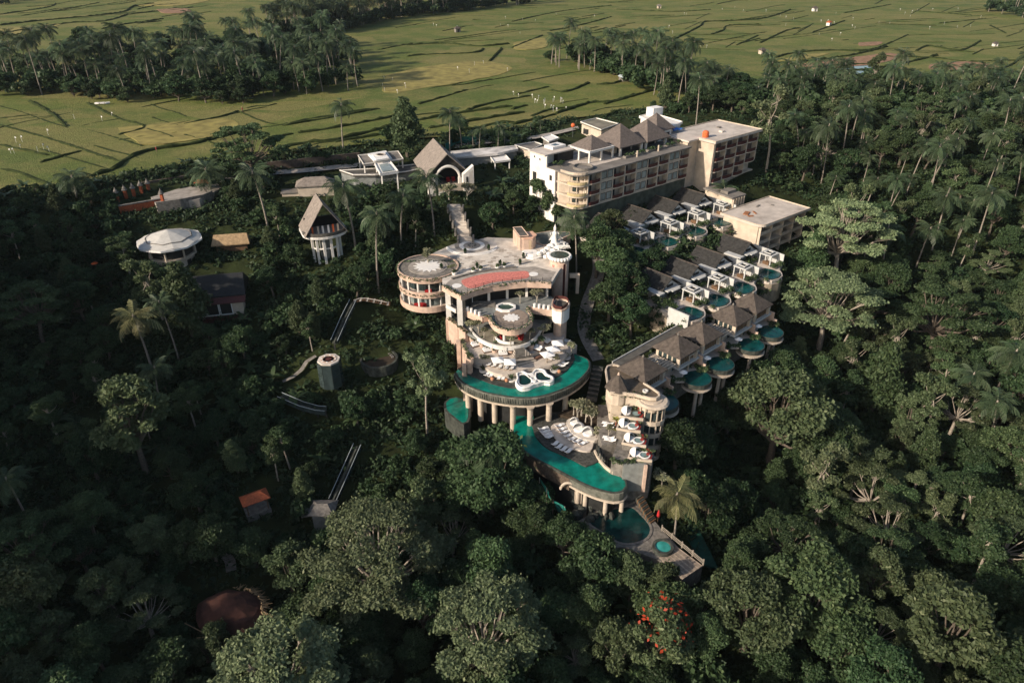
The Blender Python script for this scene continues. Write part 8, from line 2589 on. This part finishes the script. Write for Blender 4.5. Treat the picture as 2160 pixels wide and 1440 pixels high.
def pick_big(px, py, x, y):
    zn = zone_of(px, py)
    if inside(BAN, px, py) and rg.random() < .9:
        return None, None, None
    if zn == 'left':
        if rg.random() < .75:
            return None, None, None
        return rg.choice(['roundD', 'roundA', 'coneB', 'slenderC']), zn, .6
    if zn == 'mid':
        return rg.choice(['roundD', 'roundB', 'coneB', 'roundA']), zn, .72
    if zn == 'bottom':
        return rg.choice(KR), zn, .82
    return rg.choice(KR + ['slenderA', 'slenderC']), zn, .82
def pick_small(px, py, x, y):
    zn = zone_of(px, py)
    if inside(BAN, px, py) and rg.random() < .75:
        return None, None, None
    s = {'left': .8, 'mid': .75, 'bottom': 1.0, 'right': .95}[zn]
    return rg.choice(KB), zn, s
print('FOREST big', forest(7000, -190, 215, 34, 300, pick_big, .52, .8, 1.25))
print('FOREST small', forest(9000, -175, 215, 34, 300, pick_small, .46, .6, 1.15, MASS, 110))
# unseen trees added left of the frame to shade the left slope
for i in range(60):
    x, y = rg.uniform(-165, -118), 40 + 130 * (i / 60) + rg.uniform(-4, 4)
    px, py, d = proj((x, y, H(x, y) + 6))
    if px > -150:
        continue
    plant(rg.choice(['roundA', 'roundE', 'umbrellaC']), (x, y, H(x, y)), rg.uniform(1.0, 1.3), rg.uniform(0, 6.28), 'unseen tree added left of the frame to shade the dark slope', 'added shade trees left of the frame')

# ---------------------------------------------------------------- distant palms: one mass
def mass(name, key_list, spots, m, part):
    V, F, b = [], [], 0
    for k, p, s, a in spots:
        me = TREES[k][part]
        n = len(me.vertices)
        co = np.empty(n * 3, dtype=np.float32)
        me.vertices.foreach_get('co', co)
        co = co.reshape(-1, 3) * s
        ca, sa = math.cos(a), math.sin(a)
        co = np.stack([co[:, 0] * ca - co[:, 1] * sa + p[0], co[:, 0] * sa + co[:, 1] * ca + p[1], co[:, 2] + p[2]], 1)
        fs = np.array([list(q.vertices) for q in me.polygons if len(q.vertices) == 4])
        V.append(co); F.append(fs + b); b += n
    o = bpy.data.objects.new(name, np_mesh(name, np.concatenate(V), np.concatenate(F), m))
    COL.objects.link(o)
    return o
for k in range(3):
    rgk = random.Random(300 + k)
    cl = [((rgk.uniform(-2.4, 2.4), rgk.uniform(-2.4, 2.4), rgk.uniform(1.2, 5.2)), (1.5, 1.5, 1.2)) for _ in range(9)]
    TREES['light' + str(k)] = (None, crown('light' + str(k), 300 + k, cl, 700, .62, LF['dark']))
for poly, n in (([(0,150),(300,140),(400,118),(560,100),(720,100),(745,150),(760,180),(640,205),(500,212),(330,213),(150,211),(0,206)], 170), ([(1158,130),(1250,122),(1380,140),(1450,190),(1390,210),(1300,165)], 55), ([(1395,215),(1460,205),(1640,184),(1800,192),(1900,202),(2160,197),(2160,270),(1800,265),(1650,255)], 120)):
    xs = [p[0] for p in poly]
    ys = [p[1] for p in poly]
    k = 0
    while k < n:
        px, py = rg.uniform(min(xs), max(xs)), rg.uniform(min(ys), max(ys))
        if inside(poly, px, py):
            k += 1
            p = W(px, py, 0.2)
            if not tree_blocked(p, 3, 6):
                MASS.append(('light' + str(rg.randrange(3)), p, rg.uniform(.8, 1.7), rg.uniform(0, 6.28)))
spots, spots2 = [], []
for poly, n in (([(560,72),(720,46),(900,16),(1120,4),(1130,10),(950,27),(820,44),(740,62),(600,86)], 190), ([(2040,12),(2160,8),(2160,40),(2080,30)], 14), ([(0,4),(60,0),(60,6),(0,12)], 6), ([(240,-6),(1500,-14),(1500,-6),(500,0)], 40)):
    xs = [p[0] for p in poly]
    ys = [p[1] for p in poly]
    k = 0
    while k < n:
        px, py = rg.uniform(min(xs), max(xs)), rg.uniform(min(ys), max(ys))
        if inside(poly, px, py):
            k += 1
            spots.append((rg.choice(PK), W(px, py, 0), rg.uniform(.9, 1.3), rg.uniform(0, 6.28)))
            spots2.append((rg.choice(['light0', 'light1', 'light2']), W(px + rg.uniform(-6, 6), py + rg.uniform(-2, 3), 0), rg.uniform(1.0, 1.8), rg.uniform(0, 6.28)))
for nm, sp_, m, pt, lb in (('distant_palm_crowns', spots, LF['palm'], 1, 'far palm grove along the top of the fields'), ('distant_palm_trunks', spots, M_PALMB, 0, 'trunks of the far palm grove'), ('distant_bushes', spots2, LF['under'], 1, 'dark bushes under the far palm grove')):
    o = setting(mass(nm, None, sp_, m, pt), 'stuff')
    tag(o, lb, 'grove')

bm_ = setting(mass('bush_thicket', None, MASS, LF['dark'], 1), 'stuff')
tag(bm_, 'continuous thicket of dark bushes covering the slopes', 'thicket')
# ---------------------------------------------------------------- undergrowth
rgn = np.random.default_rng(9)
V, F, b = [], [], 0
N = 0
ex = rgn.uniform(-170, 200, 26000)
ey = rgn.uniform(40, 290, 26000)
for x, y in zip(ex, ey):
    z = H(x, y)
    px, py, d = proj((x, y, z))
    if not (-40 < px < 2200 and 150 < py < 1500) or on_field(px, py):
        continue
    if N > 11500:
        break
    bl = blocked(px, py)
    if bl and rgn.random() < .6:
        continue
    s = rgn.uniform(.6, 1.0) if bl else rgn.uniform(.9, 2.0)
    n = 14 if bl else 26
    v, f = leaves(rgn, (x, y, z + .15), (s * 1.25, s * 1.25, s * (.6 if bl else 1.0)), n, .55, up=.6, shell=.4, asp=1.8)
    V.append(v); F.append(f + b); b += len(v)
    N += 1
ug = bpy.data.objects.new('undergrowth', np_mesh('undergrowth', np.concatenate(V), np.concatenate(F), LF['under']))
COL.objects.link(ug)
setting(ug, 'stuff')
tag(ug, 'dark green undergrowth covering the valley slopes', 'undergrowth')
# broad leaved banana clumps: long arching leaves
V, F, b = [], [], 0
def banana(x, y, z, s, rgq):
    global b
    for i in range(rgq.integers(7, 11)):
        a = i * 2.399 + rgq.uniform(-.3, .3)
        L = s * rgq.uniform(1.6, 2.6)
        w = s * .32
        el = rgq.uniform(.5, 1.25)
        dx, dy = math.cos(a), math.sin(a)
        pts = []
        x_, z_ = 0., .6 * s
        for k in range(5):
            pts.append((x_, z_))
            x_ += math.cos(el) * L / 4
            z_ += math.sin(el) * L / 4
            el -= .42
        ww = [.25, .9, 1.0, .75, .06]
        vs = []
        for (q, h), u in zip(pts, ww):
            vs += [(x + dx * q - dy * w * u, y + dy * q + dx * w * u, z + h - .08 * u), (x + dx * q + dy * w * u, y + dy * q - dx * w * u, z + h - .08 * u)]
        V.append(np.array(vs))
        F.append(np.array([(k * 2, k * 2 + 1, k * 2 + 3, k * 2 + 2) for k in range(4)]) + b)
        b += len(vs)
nb = 0
for x, y in zip(rgn.uniform(-150, 190, 6000), rgn.uniform(45, 270, 6000)):
    z = H(x, y)
    px, py, d = proj((x, y, z))
    if not (0 < px < 2160 and 150 < py < 1460) or on_field(px, py) or blocked(px, py):
        continue
    dens = .9 if inside(BAN, px, py) else (.2 if px > 1200 else .12)
    if rgn.random() > dens:
        continue
    banana(x, y, z + .6, rgn.uniform(.9, 1.6), rgn)
    nb += 1
bn = bpy.data.objects.new('banana_plants', np_mesh('banana_plants', np.concatenate(V), np.concatenate(F), LF['banana']))
COL.objects.link(bn)
setting(bn, 'stuff')
tag(bn, 'broad leaved banana plants spread through the undergrowth', 'plants')
print('TREES', N_TREE[0], 'UNDER', N, 'BANANA', nb, 'OBJECTS', len(bpy.data.objects))
# ================================================================ haze
M_HAZE = bpy.data.materials.new('haze')
M_HAZE.use_nodes = True
nt = M_HAZE.node_tree
for n in list(nt.nodes):
    nt.nodes.remove(n)
pv = nt.nodes.new('ShaderNodeVolumePrincipled')
pv.inputs['Color'].default_value = (0.80, 0.92, 1.0, 1)
pv.inputs['Density'].default_value = 0.000035
pv.inputs['Anisotropy'].default_value = 0.2
ho = nt.nodes.new('ShaderNodeOutputMaterial')
nt.links.new(pv.outputs[0], ho.inputs['Volume'])
hz = obj('haze', MB().bx(-5000, 5000, -3000, 6000, -80, 70), M_HAZE)
hz['kind'] = 'stuff'
